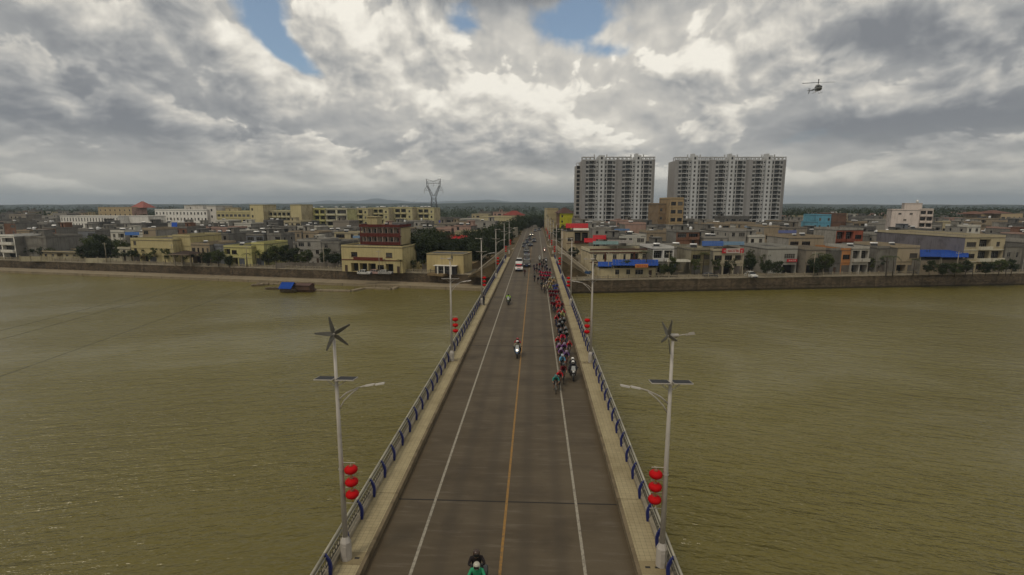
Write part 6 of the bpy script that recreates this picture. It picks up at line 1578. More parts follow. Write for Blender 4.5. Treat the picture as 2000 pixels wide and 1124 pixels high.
def helmet_mesh(full):
    m_ = MB()
    if full: m_.lathe([(0.06, -0.13), (0.115, -0.11), (0.145, -0.02), (0.14, 0.07), (0.10, 0.135), (0.0, 0.155)], 14); m_.box(-0.10, -0.152, -0.045, 0.10, -0.10, 0.05, 1)
    else:
        m_.lathe([(0.112, -0.015), (0.118, 0.02), (0.10, 0.075), (0.055, 0.105), (0.0, 0.11)], 12)
        m_.v = [(x, y*1.32, z) for x, y, z in m_.v]
        for sx in (-0.05, 0.0, 0.05): m_.box(sx-0.009, -0.135, 0.035, sx+0.009, 0.10, 0.118 - abs(sx)*0.3, 1)
    return m_.mesh('helmet', [HELMET, BLACK])
HEL, HELF = helmet_mesh(False), helmet_mesh(True)
glasses = MB().box(-0.075, -0.02, -0.02, 0.075, 0.02, 0.025).mesh('sunglasses', BLACK)
bib = MB().box(-0.085, 0, -0.07, 0.085, 0.006, 0.07).mesh('race_number', WHITE)
RIDER = []
for low in (True, False):
    k_ = Kit(); bd = k_.add('body', body_rider(low), tint='jersey'); zz = 0 if low else 0.16
    k_.add('helmet', HEL, bd, (0, -0.385, 1.385+zz), (0.25, 0, 0), tint='helmet'); k_.add('sunglasses', glasses, bd, (0, -0.465, 1.365+zz)); k_.add('race_number', bib, bd, (0.0, 0.30, 1.13), (-0.9, 0, 0))
    RIDER.append(k_)
MDRIVER, MPASS, STAND = Kit(), Kit(), Kit()
bd = MDRIVER.add('body', body_moto('driver'), tint='jacket'); MDRIVER.add('helmet', HELF, bd, (0, -0.08, 1.60), tint='helmet')
bd = MPASS.add('body', body_moto('passenger'), tint='jacket'); MPASS.add('helmet', HELF, bd, (0, 0.47, 1.74), tint='helmet')
bd = STAND.add('body', body_moto('stand'), tint='jacket'); STAND.add('hair', MB().lathe([(0.10, -0.02), (0.105, 0.04), (0.08, 0.10), (0.0, 0.125)], 10).mesh('hair', LYCRA), bd, (0, -0.02, 1.66))

# ------------------------------------------------------------------ bicycles, motorcycles, cars
def wheel_torus(R_, r, seg=20, tub=5):
    m_ = MB(); V = []; F = []
    for i in range(seg):
        t = 2*PI*i/seg
        for k in range(tub):
            u_ = 2*PI*k/tub; rr = R_ + r*math.cos(u_); V.append((r*math.sin(u_), rr*math.cos(t), rr*math.sin(t)))
    F = [(i*tub+k, ((i+1) % seg)*tub+k, ((i+1) % seg)*tub+(k+1) % tub, i*tub+(k+1) % tub) for i in range(seg) for k in range(tub)]
    return m_.add(V, F, smooth=True)
BIKEF = mat('bike_frame', tinted=True, rough=0.35, coat=0.4)
tyre = wheel_torus(0.33, 0.016).mesh('tyre', RUBBER)
spk = wheel_torus(0.305, 0.018, 18, 4)
for k in range(9): spk.tube([(0, 0.3*math.cos(2*PI*k/9), 0.3*math.sin(2*PI*k/9)), (0, 0.015*math.cos(2*PI*k/9+2), 0.015*math.sin(2*PI*k/9+2))], 0.004, 3, smooth=False)
spk.tube([(-0.05, 0, 0), (0.05, 0, 0)], 0.02, 6); rim = spk.mesh('rim', BLACK)
fr_ = MB()
bb, hd, hb_, st_, rx_, fx_ = (0, 0.10, 0.27), (0, -0.42, 0.80), (0, -0.45, 0.66), (0, 0.24, 0.78), (0, 0.50, 0.34), (0, -0.52, 0.34)
for a, c, r in ((bb, hb_, 0.022), (st_, hd, 0.018), (bb, st_, 0.018), (hd, hb_, 0.022)): fr_.tube([a, c], r, 6)
for sx in (-0.055, 0.055): fr_.tube([(sx*0.6, 0.10, 0.27), (sx, 0.50, 0.34)], 0.011, 5).tube([(sx*0.5, 0.24, 0.76), (sx, 0.50, 0.34)], 0.009, 5)
fr_ = fr_.mesh('frame', BIKEF)
fork = MB()
for sx in (-0.05, 0.05): fork.tube([(sx*0.7, -0.45, 0.66), (sx, -0.47, 0.52), (sx, -0.52, 0.34)], 0.012, 5)
fork = fork.mesh('fork', BIKEF)
hbar = MB().tube([(0, -0.41, 0.84), (0, -0.50, 0.90)], 0.016, 5).tube([(-0.20, -0.50, 0.90), (0.20, -0.50, 0.90)], 0.014, 5)
for sx in (-0.2, 0.2): hbar.tube([(sx, -0.50, 0.90), (sx, -0.60, 0.90), (sx, -0.62, 0.83), (sx, -0.55, 0.77)], 0.014, 5)
hbar = hbar.mesh('handlebar', BLACK)
sad = MB().tube([(0, 0.24, 0.76), (0, 0.26, 0.93)], 0.014, 5).add([(-0.07, 0.38, 0.94), (0.07, 0.38, 0.94), (0.02, 0.12, 0.93), (-0.02, 0.12, 0.93), (-0.06, 0.38, 0.97), (0.06, 0.38, 0.97), (0.015, 0.12, 0.955), (-0.015, 0.12, 0.955)], [(0, 1, 2, 3), (7, 6, 5, 4), (0, 4, 5, 1), (1, 5, 6, 2), (2, 6, 7, 3), (3, 7, 4, 0)]).mesh('saddle', BLACK)
crk = MB().lathe([(0.0, 0.045), (0.09, 0.045), (0.09, 0.05), (0.0, 0.05)], 12, axis='X', c=(0, 0.10, 0.27)).tube([(0.07, 0.10, 0.27), (0.08, 0.02, 0.40)], 0.012, 4).tube([(-0.07, 0.10, 0.27), (-0.08, 0.16, 0.12)], 0.012, 4).box(0.07, -0.03, 0.38, 0.15, 0.05, 0.40).box(-0.15, 0.10, 0.10, -0.07, 0.18, 0.12).mesh('crankset', BLACK)
BIKE = Kit()
BIKE.add('frame', fr_, tint='frame', color=(0.02, 0.02, 0.02)); BIKE.add('fork', fork, tint='frame', color=(0.02, 0.02, 0.02))
for y in (-0.52, 0.50):
    i_ = BIKE.add('wheel', rim, None, (0, y, 0.346)); BIKE.add('tyre', tyre, i_)
BIKE.add('handlebar', hbar); BIKE.add('saddle', sad); BIKE.add('crankset', crk)

mt_tyre = wheel_torus(0.26, 0.075, 20, 7).mesh('tyre', RUBBER)
mt_rim = MB().lathe([(0.02, -0.06), (0.19, -0.05), (0.21, 0.0), (0.19, 0.05), (0.02, 0.06)], 14, axis='X').mesh('rim', STEEL)
def loft(secs, m_=0, cap=True, smooth=True, mb_=None):
    """rings of equal length"""
    b_ = mb_ or MB(); n_ = len(secs[0]); V = [p for s_ in secs for p in s_]
    F = [(i*n_+k, i*n_+(k+1) % n_, (i+1)*n_+(k+1) % n_, (i+1)*n_+k) for i in range(len(secs)-1) for k in range(n_)]
    if cap: F += [tuple(range(n_-1, -1, -1)), tuple(range((len(secs)-1)*n_, len(secs)*n_))]
    return b_.add(V, F, m_, smooth)
def ring(y, w_, z0, z1, n_=12, e=0.7, cx=0.0):
    out = []
    for k in range(n_):
        t = 2*PI*k/n_; c, s_ = math.cos(t), math.sin(t)
        out.append((cx + w_*math.copysign(abs(c)**e, c), y, (z0+z1)/2 + (z1-z0)/2*math.copysign(abs(s_)**e, s_)))
    return out
m_fair = loft([ring(-0.80, 0.05, 0.72, 0.92), ring(-0.72, 0.17, 0.62, 1.05), ring(-0.50, 0.27, 0.48, 1.10), ring(-0.28, 0.24, 0.44, 0.95), ring(-0.10, 0.20, 0.42, 0.82)]).mesh('fairing', CARPAINT)
m_tank = loft([ring(-0.36, 0.08, 0.78, 0.92), ring(-0.22, 0.17, 0.70, 1.02), ring(0.02, 0.17, 0.68, 0.98), ring(0.14, 0.11, 0.70, 0.86)]).mesh('fuel_tank', CARPAINT)
m_seat = loft([ring(0.08, 0.13, 0.72, 0.84), ring(0.35, 0.17, 0.72, 0.86), ring(0.50, 0.17, 0.78, 0.96), ring(0.90, 0.13, 0.82, 0.98)]).mesh('seat', BLACK)
m_eng = MB().box(-0.18, -0.25, 0.28, 0.18, 0.25, 0.70).tube([(0.2, -0.1, 0.32), (0.22, 0.4, 0.32), (0.24, 0.85, 0.46)], 0.055, 7).mesh('engine', mat('engine_metal', (0.05, 0.05, 0.05), 0.4, metal=0.6))
m_fork = MB()
for sx in (-0.1, 0.1): m_fork.tube([(sx, -0.80, 0.33), (sx, -0.58, 0.95)], 0.03, 6)
m_fork = m_fork.mesh('fork', CHROME)
m_fend = loft([ring(-1.02, 0.09, 0.50, 0.54, 8), ring(-0.88, 0.10, 0.66, 0.71, 8), ring(-0.72, 0.10, 0.66, 0.71, 8), ring(-0.58, 0.09, 0.54, 0.58, 8)]).mesh('fender', CARPAINT)
m_bar = MB().tube([(-0.40, -0.46, 1.06), (-0.25, -0.56, 1.05), (0.25, -0.56, 1.05), (0.40, -0.46, 1.06)], 0.02, 6).mesh('handlebar', BLACK)
m_scr = MB().add([(-0.20, -0.70, 1.04), (0.20, -0.70, 1.04), (0.15, -0.50, 1.36), (-0.15, -0.50, 1.36), (-0.20, -0.68, 1.04), (0.20, -0.68, 1.04), (0.15, -0.48, 1.36), (-0.15, -0.48, 1.36)], [(0, 1, 2, 3), (7, 6, 5, 4), (0, 4, 5, 1), (1, 5, 6, 2), (2, 6, 7, 3), (3, 7, 4, 0)]).mesh('windscreen', mat('pale_screen', (0.30, 0.31, 0.30), 0.2))
m_mir = MB().tube([(0, 0, 0), (0.06, 0.02, 0.14)], 0.01, 4).cbox((0.08, 0.02, 0.18), 0.14, 0.05, 0.09).mesh('mirror', BLACK)
m_pan = loft([ring(0.42, 0.09, 0.50, 0.84, 10, 0.5), ring(0.50, 0.13, 0.42, 0.90, 10, 0.5), ring(0.92, 0.13, 0.42, 0.90, 10, 0.5), ring(1.0, 0.09, 0.50, 0.86, 10, 0.5)]).mesh('pannier', CARPAINT)
m_hl0 = MB().lathe([(0.0, -0.86), (0.085, -0.84), (0.10, -0.76)], 12, axis='Y', c=(0, 0, 0.88)).mesh('headlight', LAMPGLASS)
m_hl1 = MB().lathe([(0.0, -0.86), (0.085, -0.84), (0.10, -0.76)], 12, axis='Y', c=(0, 0, 0.88)).mesh('headlight', HEADLIT)
m_plate = MB().box(-0.16, -0.83, 0.98, 0.16, -0.81, 1.08).mesh('number_board', WHITE)
def moto_kit(lit):
    k_ = Kit()
    for y in (-0.82, 0.72):
        i_ = k_.add('wheel', mt_rim, None, (0, y, 0.335)); k_.add('tyre', mt_tyre, i_)
    k_.add('fairing', m_fair, tint='paint'); k_.add('fuel_tank', m_tank, tint='paint2'); k_.add('seat', m_seat); k_.add('engine', m_eng); k_.add('fork', m_fork); k_.add('fender', m_fend, tint='paint2')
    k_.add('handlebar', m_bar); k_.add('windscreen', m_scr); k_.add('number_board', m_plate)
    for sx in (-1, 1):
        k_.add('mirror', m_mir, None, (0.33*sx, -0.52, 1.05), (0, 0, 0) if sx > 0 else (0, 0, PI)); k_.add('pannier', m_pan, None, (0.25*sx, 0, 0), tint='case', color=(0.03, 0.03, 0.03))
    k_.add('headlight', m_hl1 if lit else m_hl0)
    return k_
MOTO, MOTOL = moto_kit(False), moto_kit(True)
cam_me = MB().box(-0.07, -0.22, -0.08, 0.07, 0.16, 0.08).lathe([(0.06, -0.34), (0.065, -0.22)], 10, axis='Y').mesh('body', BLACK)

def car_kit(lit, suv=True, L=4.6):
    """lofted body: rings of 8 points, sill to roof"""
    H_ = 1.72 if suv else 1.46; bl = 1.02 if suv else 0.90
    k = L/4.6
    St = [(-2.30, 0.80, 0.42, 0.62, 0.60, 0.70), (-2.22, 0.88, 0.30, 0.74, 0.74, 0.84), (-1.95, 0.91, 0.24, bl-0.14, 0.78, bl-0.05), (-1.05, 0.92, 0.24, bl-0.03, 0.78, bl+0.06), (-0.35, 0.92, 0.24, bl, 0.64, H_-0.03), (0.3, 0.92, 0.24, bl, 0.66, H_), (1.35, 0.92, 0.24, bl, 0.66, H_-0.03), (2.05, 0.91, 0.26, bl, 0.64, (H_-0.25) if suv else bl+0.16), (2.25, 0.88, 0.32, bl-0.05, 0.70, bl+0.08), (2.30, 0.82, 0.44, 0.80, 0.62, 0.86)]
    St = [(y*k, *r) for y, *r in St]
    R_ = []
    for y, w_, z0, zb, wr, zr in St: R_.append([(-w_, y, z0), (-w_, y, zb), (-wr, y, zr-0.03), (-wr*0.8, y, zr), (wr*0.8, y, zr), (wr, y, zr-0.03), (w_, y, zb), (w_, y, z0)])
    body, glass, wind = MB(), MB(), MB()
    def q(m_, i, a): c = (a+1) % 8; m_.add([R_[i][a], R_[i][c], R_[i+1][c], R_[i+1][a]], [(0, 3, 2, 1)][::1])
    for i in range(len(R_)-1):
        for a in range(8):
            if a in (1, 5) and 3 <= i <= 6: q(glass, i, a)
            elif a in (2, 3, 4) and i == 3: q(wind, i, a)
            else: q(body, i, a)
    body.add(R_[0], [(0, 1, 2, 3, 4, 5, 6, 7)]); body.add(R_[-1], [(7, 6, 5, 4, 3, 2, 1, 0)])
    for y in (-0.35*k, 0.55*k, 1.35*k):      # pillars a little proud of the glass
        for sx in (-1, 1): body.add([(sx*0.925, y-0.05, bl), (sx*0.925, y+0.05, bl), (sx*0.672, y+0.05, H_-0.05), (sx*0.672, y-0.05, H_-0.05)], [(0, 1, 2, 3) if sx > 0 else (3, 2, 1, 0)])
    K = Kit()
    K.add('body', body.mesh('body', CARPAINT), tint='paint'); K.add('side_window', glass.mesh('side_window', GLASS)); K.add('windscreen', wind.mesh('windscreen', GLASS))
    wt = wheel_torus(0.27, 0.085, 18, 6).mesh('tyre', RUBBER); wr_ = MB().lathe([(0.0, -0.05), (0.2, -0.06), (0.215, 0.06), (0.0, 0.05)], 12, axis='X').mesh('rim', STEEL)
    for sx in (-1, 1):
        for y in (-1.42*k, 1.40*k):
            i_ = K.add('wheel', wr_, None, (0.86*sx, y, 0.355)); K.add('tyre', wt, i_)
        K.add('headlight', MB().box(-0.17, -0.06, -0.08, 0.17, 0.05, 0.08).mesh('headlight', HEADLIT if lit else LAMPGLASS), None, (0.60*sx, -2.20*k, 0.78))
        K.add('door_mirror', MB().box(-0.09, -0.05, -0.06, 0.09, 0.05, 0.07).mesh('door_mirror', BLACK), None, (1.0*sx, -0.75*k, bl+0.08))
    K.add('grille', MB().box(-0.40, -0.05, -0.09, 0.40, 0.03, 0.09).mesh('grille', BLACK), None, (0, -2.25*k, 0.70)); K.add('bumper', MB().box(-0.86, -0.09, -0.10, 0.86, 0.06, 0.10).mesh('bumper', BLACK), None, (0, -2.24*k, 0.40))
    K.add('number_plate', MB().box(-0.24, -0.015, -0.06, 0.24, 0.01, 0.06).mesh('number_plate', mat('number_plate', (0.05, 0.10, 0.32), 0.5)), None, (0, -2.335*k, 0.46))
    return K
SUV, SUVL, SEDAN, VAN = car_kit(False), car_kit(True), car_kit(False, False, 4.4), car_kit(False, True, 4.9)
RACK = MB().tube([(-0.62, -0.5, 1.78), (0.62, -0.5, 1.78)], 0.025, 5).tube([(-0.62, 0.7, 1.78), (0.62, 0.7, 1.78)], 0.025, 5)
for sx in (-0.62, 0.62):
    for y in (-0.5, 0.7): RACK.tube([(sx, y, 1.70), (sx, y, 1.78)], 0.02, 4)
RACK = RACK.mesh('roof_rack', STEEL)
PAINTS = [((0.02, 0.02, 0.022), 'black'), ((0.05, 0.055, 0.06), 'charcoal'), ((0.10, 0.10, 0.105), 'grey'), ((0.025, 0.03, 0.05), 'dark blue')]
conv = [(1029, 521, 0, 'leading the convoy'), (1029, 510.5, 1, 'second in the convoy'), (1029, 500.8, 2, 'third in the convoy'), (1028, 492.5, 0, 'fourth in the convoy'), (1024.5, 483, 0, 'near the convoy-side kerb at mid convoy'), (1036, 481, 1, 'beside the kerbside car at mid convoy'), (1030, 475, 3, 'seventh in the convoy'), (1043, 473, 2, 'pulled out towards the centre line'), (1034.5, 468.5, 0, 'ninth in the convoy'), (1038, 460.8, 1, 'with lit headlights'), (1045, 452.5, 2, 'far back near the road end'), (1053, 450, 1, 'last in the convoy')]
cr_ = random.Random(4)
for i, (px, pyy, c, lb) in enumerate(conv):
    p = at_z(px, pyy, 0.0); p.z = road_z(p.y) + 0.006
    col, cn = PAINTS[c]
    k_ = SUVL if 'lit' in lb else SUV
    R = k_.put('team_car', '%s team car with bikes on its roof, %s' % (cn, lb) if i < 9 else '%s team car %s' % (cn, lb), 'car', p, 0, 'team cars in the race convoy', {'paint': col})
    link('roof_rack', RACK, R)
    if i < 9:
        for q, bx in enumerate((-0.45, 0.0, 0.45)):
            BIKE.put('bicycle', 'spare bicycle on the %s team car %s' % (cn, lb), 'bicycle', (p.x + bx, p.y + 0.1 + 0.15*q, p.z + 1.77), PI if q == 1 else 0, 'spare bicycles on the team cars', {'frame': cr_.choice([(0.02, 0.02, 0.02), (0.3, 0.02, 0.02), (0.35, 0.35, 0.33), (0.02, 0.05, 0.25)])})
for px, pyy, lb, red in ((1014, 528.5, 'white race car with a red windscreen band, riding outside the convoy', True), (1014, 517.5, 'white race car following close behind the one with the red band', False)):
    p = at_z(px, pyy, 0.006)
    R = SUV.put('race_car', lb, 'car', p, 0, None, {'paint': (0.62, 0.60, 0.56)})
    if red: link('windscreen_band', MB().add([(-0.66, -0.72, 1.40), (0.66, -0.72, 1.40), (0.60, -0.46, 1.66), (-0.60, -0.46, 1.66)], [(0, 1, 2, 3)]).add([(-0.6, -1.9, 0.99), (0.6, -1.9, 0.99), (0.6, -1.3, 1.075), (-0.6, -1.3, 1.075)], [(0, 1, 2, 3)]).mesh('windscreen_band', REDSIGN), R)
# parked vehicles on the promenades
for px, pyy, Y, kit, col, rz, lb in ((1470, 0, 153.5, VAN, (0.55, 0.54, 0.50), 0.1, 'white van parked among the trees before the shop-houses'), (711, 0, 154.5, SEDAN, (0.50, 0.49, 0.46), 1.4, 'white car parked before the hotel'), (733, 0, 155.5, SEDAN, (0.38, 0.25, 0.22), 1.4, 'pinkish car parked before the hotel'), (752, 0, 155.0, SEDAN, (0.30, 0.29, 0.27), 1.45, 'silver car parked before the hotel'), (1390, 0, 153, SEDAN, (0.06, 0.06, 0.065), 1.6, 'dark car parked before the olive house')):
    p = at_y(px, 500, Y); kit.put('parked_car', lb, 'car', (p.x, p.y, GZ + 0.055), rz, 'vehicles parked along the quay', {'paint': col})

for t_, lb in ((0.30, 'black car standing on the dirt ramp behind the dark kiosk'), (0.58, 'black car near the top of the dirt ramp under the big trees')):
    SUV.put('parked_car', lb, 'car', (-31 + 16.5*t_, 156 + 34*t_, GZ + 0.12 + 3.78*t_ + 0.02), 0, 'vehicles parked along the quay', {'paint': (0.03, 0.03, 0.033)}, rot=(0.1, 0, -0.452))
# motorcycles with their riders
def moto(px, pyy, paint, paint2, jacket, helmet, lbl, who, lit=False, passenger=None, camera=False, rz=0.0):
    p = at_z(px, pyy, 0.008)
    (MOTOL if lit else MOTO).put('motorcycle', lbl, 'motorcycle', p, rz, 'motorcycles escorting the race', {'paint': paint, 'paint2': paint2})
    MDRIVER.put('person', who, 'person', p, rz, None, {'jacket': jacket, 'helmet': helmet})
    if passenger:
        pl, pj, ph = passenger
        MPASS.put('person', pl, 'person', p, rz, None, {'jacket': pj, 'helmet': ph})
        if camera:
            M4 = Matrix.Translation(p) @ Matrix.Rotation(rz, 4, 'Z'); q = M4 @ Vector((0.12, 0.02, 1.56))
            R = thing('video_camera', 'black video camera held by the ' + camera, 'camera', q, rz)
            link('body', cam_me, R); link('handle', MB().tube([(0, -0.1, 0.08), (0, -0.1, 0.15), (0, 0.1, 0.15), (0, 0.1, 0.08)], 0.014, 5).mesh('handle', BLACK), R)
moto(1010.5, 696, (0.30, 0.38, 0.50), (0.02, 0.06, 0.16), (0.25, 0.22, 0.15), (0.6, 0.58, 0.54), 'pale blue and white motorcycle with lit headlight by the centre line', 'person in khaki vest and white helmet riding the motorcycle with the lit headlight', True, ('person in red jacket standing up behind the khaki rider', (0.28, 0.02, 0.025), (0.25, 0.02, 0.02)), 'red-jacketed passenger')
moto(993, 594.5, (0.10, 0.11, 0.05), (0.03, 0.03, 0.03), (0.26, 0.46, 0.03), (0.05, 0.06, 0.03), 'dark motorcycle ridden on the outer white line', 'person in lime green jacket riding on the outer white line', False)
moto(1118.5, 739.5, (0.04, 0.04, 0.045), (0.03, 0.03, 0.03), (0.025, 0.025, 0.03), (0.66, 0.64, 0.60), 'black motorcycle squeezed between the cyclists and the kerb', 'person in black with white helmet driving beside the leading cyclists', False, ('person in black with white helmet sitting behind the driver beside the cyclists', (0.02, 0.02, 0.022), (0.68, 0.66, 0.62)))
gq = at_z(931, 1105, 1.62); gpx = Vector((gq.x, gq.y + 0.08, 0.008))
MOTO.put('motorcycle', 'green motorcycle with two riders, ahead of the whole race', 'motorcycle', gpx, 0, 'motorcycles escorting the race', {'paint': (0.03, 0.26, 0.10), 'paint2': (0.03, 0.22, 0.09)})
MDRIVER.put('person', 'person in green jacket and white helmet riding the green motorcycle', 'person', gpx, 0, None, {'jacket': (0.035, 0.27, 0.13), 'helmet': (0.42, 0.40, 0.32)})
MPASS.put('person', 'person in black with dark brown helmet sitting behind the green rider', 'person', gpx, 0.15, None, {'jacket': (0.02, 0.016, 0.016), 'helmet': (0.05, 0.028, 0.018)})
moto(1063.5, 493.5, (0.42, 0.05, 0.04), (0.35, 0.03, 0.03), (0.38, 0.06, 0.05), (0.5, 0.4, 0.35), 'red motorcycle with lit headlight behind the peloton', 'person in red riding the red motorcycle behind the peloton', True)
moto(1054, 511.5, (0.45, 0.45, 0.42), (0.05, 0.05, 0.05), (0.45, 0.45, 0.40), (0.5, 0.5, 0.46), 'white motorcycle following the tail of the peloton', 'person in white riding behind the tail of the peloton', False)
moto(1066.5, 515, (0.03, 0.03, 0.035), (0.03, 0.03, 0.03), (0.03, 0.03, 0.035), (0.3, 0.3, 0.3), 'black motorcycle at the tail of the peloton by the kerb', 'person in black riding at the tail of the peloton by the kerb', False)

# the peloton
TEAL, RED, MARN, LBLUE, PURP, BLK, YEL, BLU, MAG, WHT, DRK = (0.02, 0.17, 0.18), (0.42, 0.012, 0.016), (0.15, 0.015, 0.025), (0.13, 0.30, 0.40), (0.16, 0.06, 0.20), (0.025, 0.03, 0.035), (0.40, 0.34, 0.12), (0.04, 0.06, 0.33), (0.46, 0.015, 0.07), (0.42, 0.41, 0.36), (0.05, 0.05, 0.065)
NAMES = {TEAL: 'teal', RED: 'red', MARN: 'maroon', LBLUE: 'light blue', PURP: 'purple', BLK: 'black and teal', YEL: 'yellow and black', BLU: 'blue', MAG: 'magenta red', WHT: 'white and black', DRK: 'dark'}
PEL = [(1085.5, 770, TEAL), (1093, 760, RED), (1100.5, 749, MARN), (1098, 729, LBLUE), (1106.5, 717, PURP), (1095.5, 711, PURP), (1092, 701, PURP), (1102, 700, PURP), (1112, 696, RED), (1089, 687, RED), (1099, 681, MAG), (1106.5, 675, BLK), (1095, 670, BLK), (1104.5, 666, BLK), (1098, 657, BLK), (1091.5, 658, BLK), (1101.5, 646, BLK), (1094, 648, BLK), (1098.5, 634, YEL), (1092, 637, BLK),
       (1086.5, 640, RED), (1091.5, 627, RED), (1100, 627, RED), (1090, 616, RED), (1098, 613, MARN), (1091, 606, RED), (1085, 608.5, RED), (1089, 599, RED), (1082.5, 612, MARN), (1078.5, 609, MARN), (1076, 593.5, MARN), (1081.5, 591.5, MARN), (1087, 593, MARN), (1079.5, 584.5, MARN), (1085.5, 586, MARN), (1074.8, 584, MARN), (1090, 584, MARN), (1085.5, 577.5, BLU), (1089, 571, BLU), (1082, 572.5, BLU),
       (1075, 575.5, YEL), (1077.5, 567.5, YEL), (1081.5, 561.5, YEL), (1072.5, 568.5, YEL), (1069, 564.5, WHT), (1063.5, 574, WHT), (1067, 571, WHT), (1057.7, 568, DRK), (1080, 554.5, WHT), (1074, 558.5, YEL), (1069.5, 556, DRK), (1064.5, 561, DRK), (1060, 557, MARN), (1055.4, 543.5, MAG), (1060.3, 544.5, MAG), (1065, 543.5, MAG), (1069.5, 545, MAG), (1074, 544.5, MAG), (1056.5, 549.5, MAG), (1062, 550, MAG), (1067.3, 551, MAG), (1072.5, 550.5, MAG),
       (1044, 552, DRK), (1051, 556.5, DRK), (1044, 536.5, DRK), (1048.5, 535, DRK), (1053, 538, DRK), (1048.5, 528.5, DRK), (1054, 527, MARN), (1059, 531.5, DRK), (1064.5, 532, DRK), (1043, 531, DRK), (1068.5, 536.5, BLK), (1074, 537.5, DRK), (1062, 525, DRK), (1067.5, 528.5, BLK), (1057.7, 522, DRK), (1061.5, 517, DRK)]
seen = {}
pr = random.Random(12)
for i, (px, pyy, c) in enumerate(PEL):
    p = at_z(px, pyy, 0.008)
    p.x = min(p.x, RXR - 0.45)
    p.y += 0.55
    nm = NAMES[c]
    if i == 0: who = 'cyclist in teal leading the peloton'
    elif i == 1: who = 'cyclist in red just behind the leading teal rider'
    elif i == 2: who = 'cyclist in maroon third in line behind the teal leader'
    elif i == 3: who = 'cyclist in light blue beside the black motorcycle'
    else:
        where = 'near the front of the peloton' if i < 20 else ('in the stretched red line of the peloton' if i < 40 else ('in the thick of the peloton' if i < 62 else 'in the dark rear of the peloton'))
        who = 'cyclist in %s %s' % (nm, where)
    dup_ = sum(1 for q in PEL if q[2] == c) > 1 and i > 3
    rz = pr.uniform(-0.06, 0.06)
    jit = tuple(max(0.005, min(0.7, x*pr.uniform(0.9, 1.45))) for x in c)
    hel = {TEAL: (0.05, 0.2, 0.2), BLK: (0.20, 0.22, 0.23), RED: (0.35, 0.02, 0.02), PURP: (0.35, 0.25, 0.36), LBLUE: (0.5, 0.55, 0.58), YEL: (0.4, 0.36, 0.2)}.get(c, (0.05, 0.05, 0.055))
    RIDER[0 if pr.random() < 0.6 else 1].put('person', who, 'person', p, rz, 'cyclists of the peloton' if dup_ else None, {'jersey': jit, 'helmet': hel}, size=1.12)
    BIKE.put('bicycle', 'bicycle ridden by the ' + who, 'bicycle', p, rz, 'bicycles of the peloton' if dup_ else None, {'frame': pr.choice([(0.02, 0.02, 0.02), (0.02, 0.02, 0.02), (0.35, 0.34, 0.3), (0.25, 0.02, 0.02), (0.03, 0.06, 0.2)])}, size=1.12)
p = at_z(1025, 540.5, 0.008); p.y += 0.5
RIDER[1].put('person', 'lone cyclist in dark clothes ahead of the convoy', 'person', p, 0, None, {'jersey': (0.09, 0.02, 0.02), 'helmet': (0.03, 0.03, 0.03)}); BIKE.put('bicycle', 'racing bicycle of the lone cyclist ahead of the convoy', 'bicycle', p, 0, None, {'frame': (0.02, 0.02, 0.02)})
p = at_z(945, 597, SW + 0.002)
STAND.put('person', 'person in dark clothes watching at the railing under a lamp post', 'person', (min(p.x, -7.75), p.y, SW + 0.002), 2.2, None, {'jacket': (0.02, 0.022, 0.035)})

# ------------------------------------------------------------------ helicopter
d = ray(1597, 173); t_ = 228.0/d.length
hp = CAM + d*t_
azh = math.atan2(d.x, d.y)
he = thing('helicopter', 'small helicopter hovering above the town beside the high-rises', 'helicopter', hp, rot=(0.03, 0.05, -(azh - math.radians(22))))
HP = mat('helicopter_paint', (0.085, 0.085, 0.075), 0.35, coat=0.4); HW = mat('helicopter_band', (0.42, 0.41, 0.37), 0.4)
fus = loft([ring(-2.55, 0.08, -0.35, -0.15), ring(-2.35, 0.45, -0.70, 0.15), ring(-1.8, 0.82, -0.95, 0.62), ring(-1.0, 0.93, -1.0, 0.92), ring(0.0, 0.92, -0.98, 0.98), ring(0.9, 0.80, -0.85, 0.95), ring(1.7, 0.48, -0.50, 0.72), ring(2.4, 0.24, -0.10, 0.50)]).mesh('fuselage', HP)
link('fuselage', fus, he)
link('windscreen', loft([ring(-2.36, 0.38, -0.12, 0.16), ring(-1.83, 0.80, 0.02, 0.66), ring(-1.05, 0.90, 0.10, 0.945), ring(-0.75, 0.92, 0.16, 0.95)]).mesh('windscreen', GLASS), he)
link('paint_band', loft([ring(-2.40, 0.44, -0.34, -0.14), ring(-1.8, 0.845, -0.36, -0.04), ring(-1.0, 0.955, -0.34, 0.0), ring(0.9, 0.82, -0.30, 0.05), ring(1.7, 0.49, -0.15, 0.10)]).mesh('paint_band', HW), he)
for sx in (-1, 1): link('side_window', MB().add([(0.945*sx, -0.65, 0.08), (0.945*sx, 0.35, 0.08), (0.80*sx, 0.30, 0.66), (0.80*sx, -0.60, 0.66)], [(0, 1, 2, 3), (3, 2, 1, 0)][:1 if sx > 0 else 2]).mesh('side_window', GLASS), he)
link('tail_boom', loft([ring(2.2, 0.26, -0.10, 0.48), ring(5.0, 0.16, 0.10, 0.46), ring(7.4, 0.10, 0.20, 0.42)]).mesh('tail_boom', HP), he)
link('engine_cowling', loft([ring(-0.7, 0.30, 0.85, 1.15), ring(-0.2, 0.48, 0.85, 1.40), ring(1.1, 0.45, 0.80, 1.38), ring(1.9, 0.28, 0.60, 1.05)]).mesh('engine_cowling', HW), he)
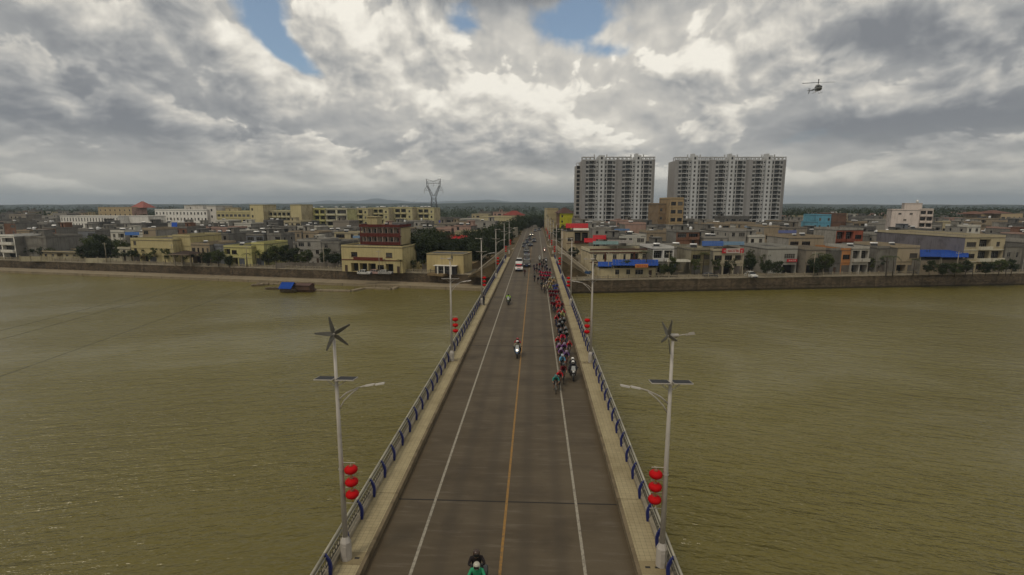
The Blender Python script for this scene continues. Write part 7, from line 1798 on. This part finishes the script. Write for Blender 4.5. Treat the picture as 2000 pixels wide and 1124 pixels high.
link('tail_fin', MB().add([(-0.04, 6.9, 0.35), (-0.04, 7.7, 0.35), (-0.04, 8.1, 1.55), (-0.04, 7.7, 1.55), (0.04, 6.9, 0.35), (0.04, 7.7, 0.35), (0.04, 8.1, 1.55), (0.04, 7.7, 1.55)], [(0, 3, 2, 1), (4, 5, 6, 7), (0, 1, 5, 4), (1, 2, 6, 5), (2, 3, 7, 6), (3, 0, 4, 7)]).mesh('tail_fin', HP), he)
link('lower_fin', MB().add([(-0.04, 7.0, 0.3), (-0.04, 7.6, 0.3), (-0.04, 7.9, -0.7), (-0.04, 7.6, -0.7), (0.04, 7.0, 0.3), (0.04, 7.6, 0.3), (0.04, 7.9, -0.7), (0.04, 7.6, -0.7)], [(0, 1, 2, 3), (7, 6, 5, 4), (0, 4, 5, 1), (1, 5, 6, 2), (2, 6, 7, 3), (3, 7, 4, 0)]).mesh('lower_fin', HP), he)
link('tailplane', MB().box(-1.2, 5.9, 0.26, 1.2, 6.4, 0.32).mesh('tailplane', HP), he)
tr2 = link('tail_rotor', MB().lathe([(0.0, 0), (0.09, 0), (0.09, 0.18), (0.0, 0.2)], 8, axis='X').mesh('tail_rotor', BLACK), he, (0.12, 7.35, 0.42))
for k in range(2): link('rotor_blade', MB().box(0.13, -0.08, 0.05, 0.16, 0.08, 0.92).mesh('rotor_blade', BLACK), tr2, rot=(PI*k + 0.4, 0, 0))
for sx in (-1, 1):
    link('skid', MB().tube([(1.02*sx, -1.9, -1.42), (1.05*sx, -1.6, -1.62), (1.05*sx, 1.5, -1.62)], 0.06, 6).mesh('skid', HW), he)
for y in (-0.9, 0.8): link('skid_strut', MB().tube([(-1.05, y, -1.62), (-0.75, y, -1.0), (0.75, y, -1.0), (1.05, y, -1.62)], 0.055, 6).mesh('skid_strut', HW), he)
ro = link('main_rotor', MB().tube([(0, 0, 1.2), (0, 0, 2.05)], 0.10, 8).lathe([(0.0, 1.9), (0.28, 1.92), (0.26, 2.08), (0.0, 2.12)], 10).mesh('main_rotor', BLACK), he)
ca0 = -(azh - math.radians(22))
for k, a in enumerate((-azh - PI/2, -azh - PI/2 + math.radians(104), -azh - PI/2 - math.radians(100))):
    # one blade points at the watcher's bank, the other two spread across
    bl_ = MB(); bl_.add([(0.25, -0.12, 1.97), (5.3, -0.18, 2.05), (5.3, 0.18, 2.10), (0.25, 0.12, 2.02), (0.25, -0.12, 2.06), (5.3, -0.18, 2.14), (5.3, 0.18, 2.19), (0.25, 0.12, 2.11)], [(3, 2, 1, 0), (4, 5, 6, 7), (0, 1, 5, 4), (1, 2, 6, 5), (2, 3, 7, 6), (3, 0, 4, 7)])
    link('rotor_blade', bl_.mesh('rotor_blade', BLACK), ro, (0, 0, 0), a - ca0)

# ------------------------------------------------------------------ haze
hm, hn = new_mat('haze_air')
pv = hn.n('ShaderNodeVolumePrincipled', {'Color': (0.70, 0.82, 0.95, 1), 'Density': 0.00015, 'Anisotropy': 0.2})
ho = hn.t.nodes.new('ShaderNodeOutputMaterial'); hn.t.links.new(pv.outputs[0], ho.inputs['Volume'])
hz = link('haze', MB().box(-11500, -700, -14, 11500, 13500, 190).mesh('haze', hm)); hz['kind'] = 'stuff'; hz['label'] = 'thin bluish haze over the far hills and town'; hz['category'] = 'haze'
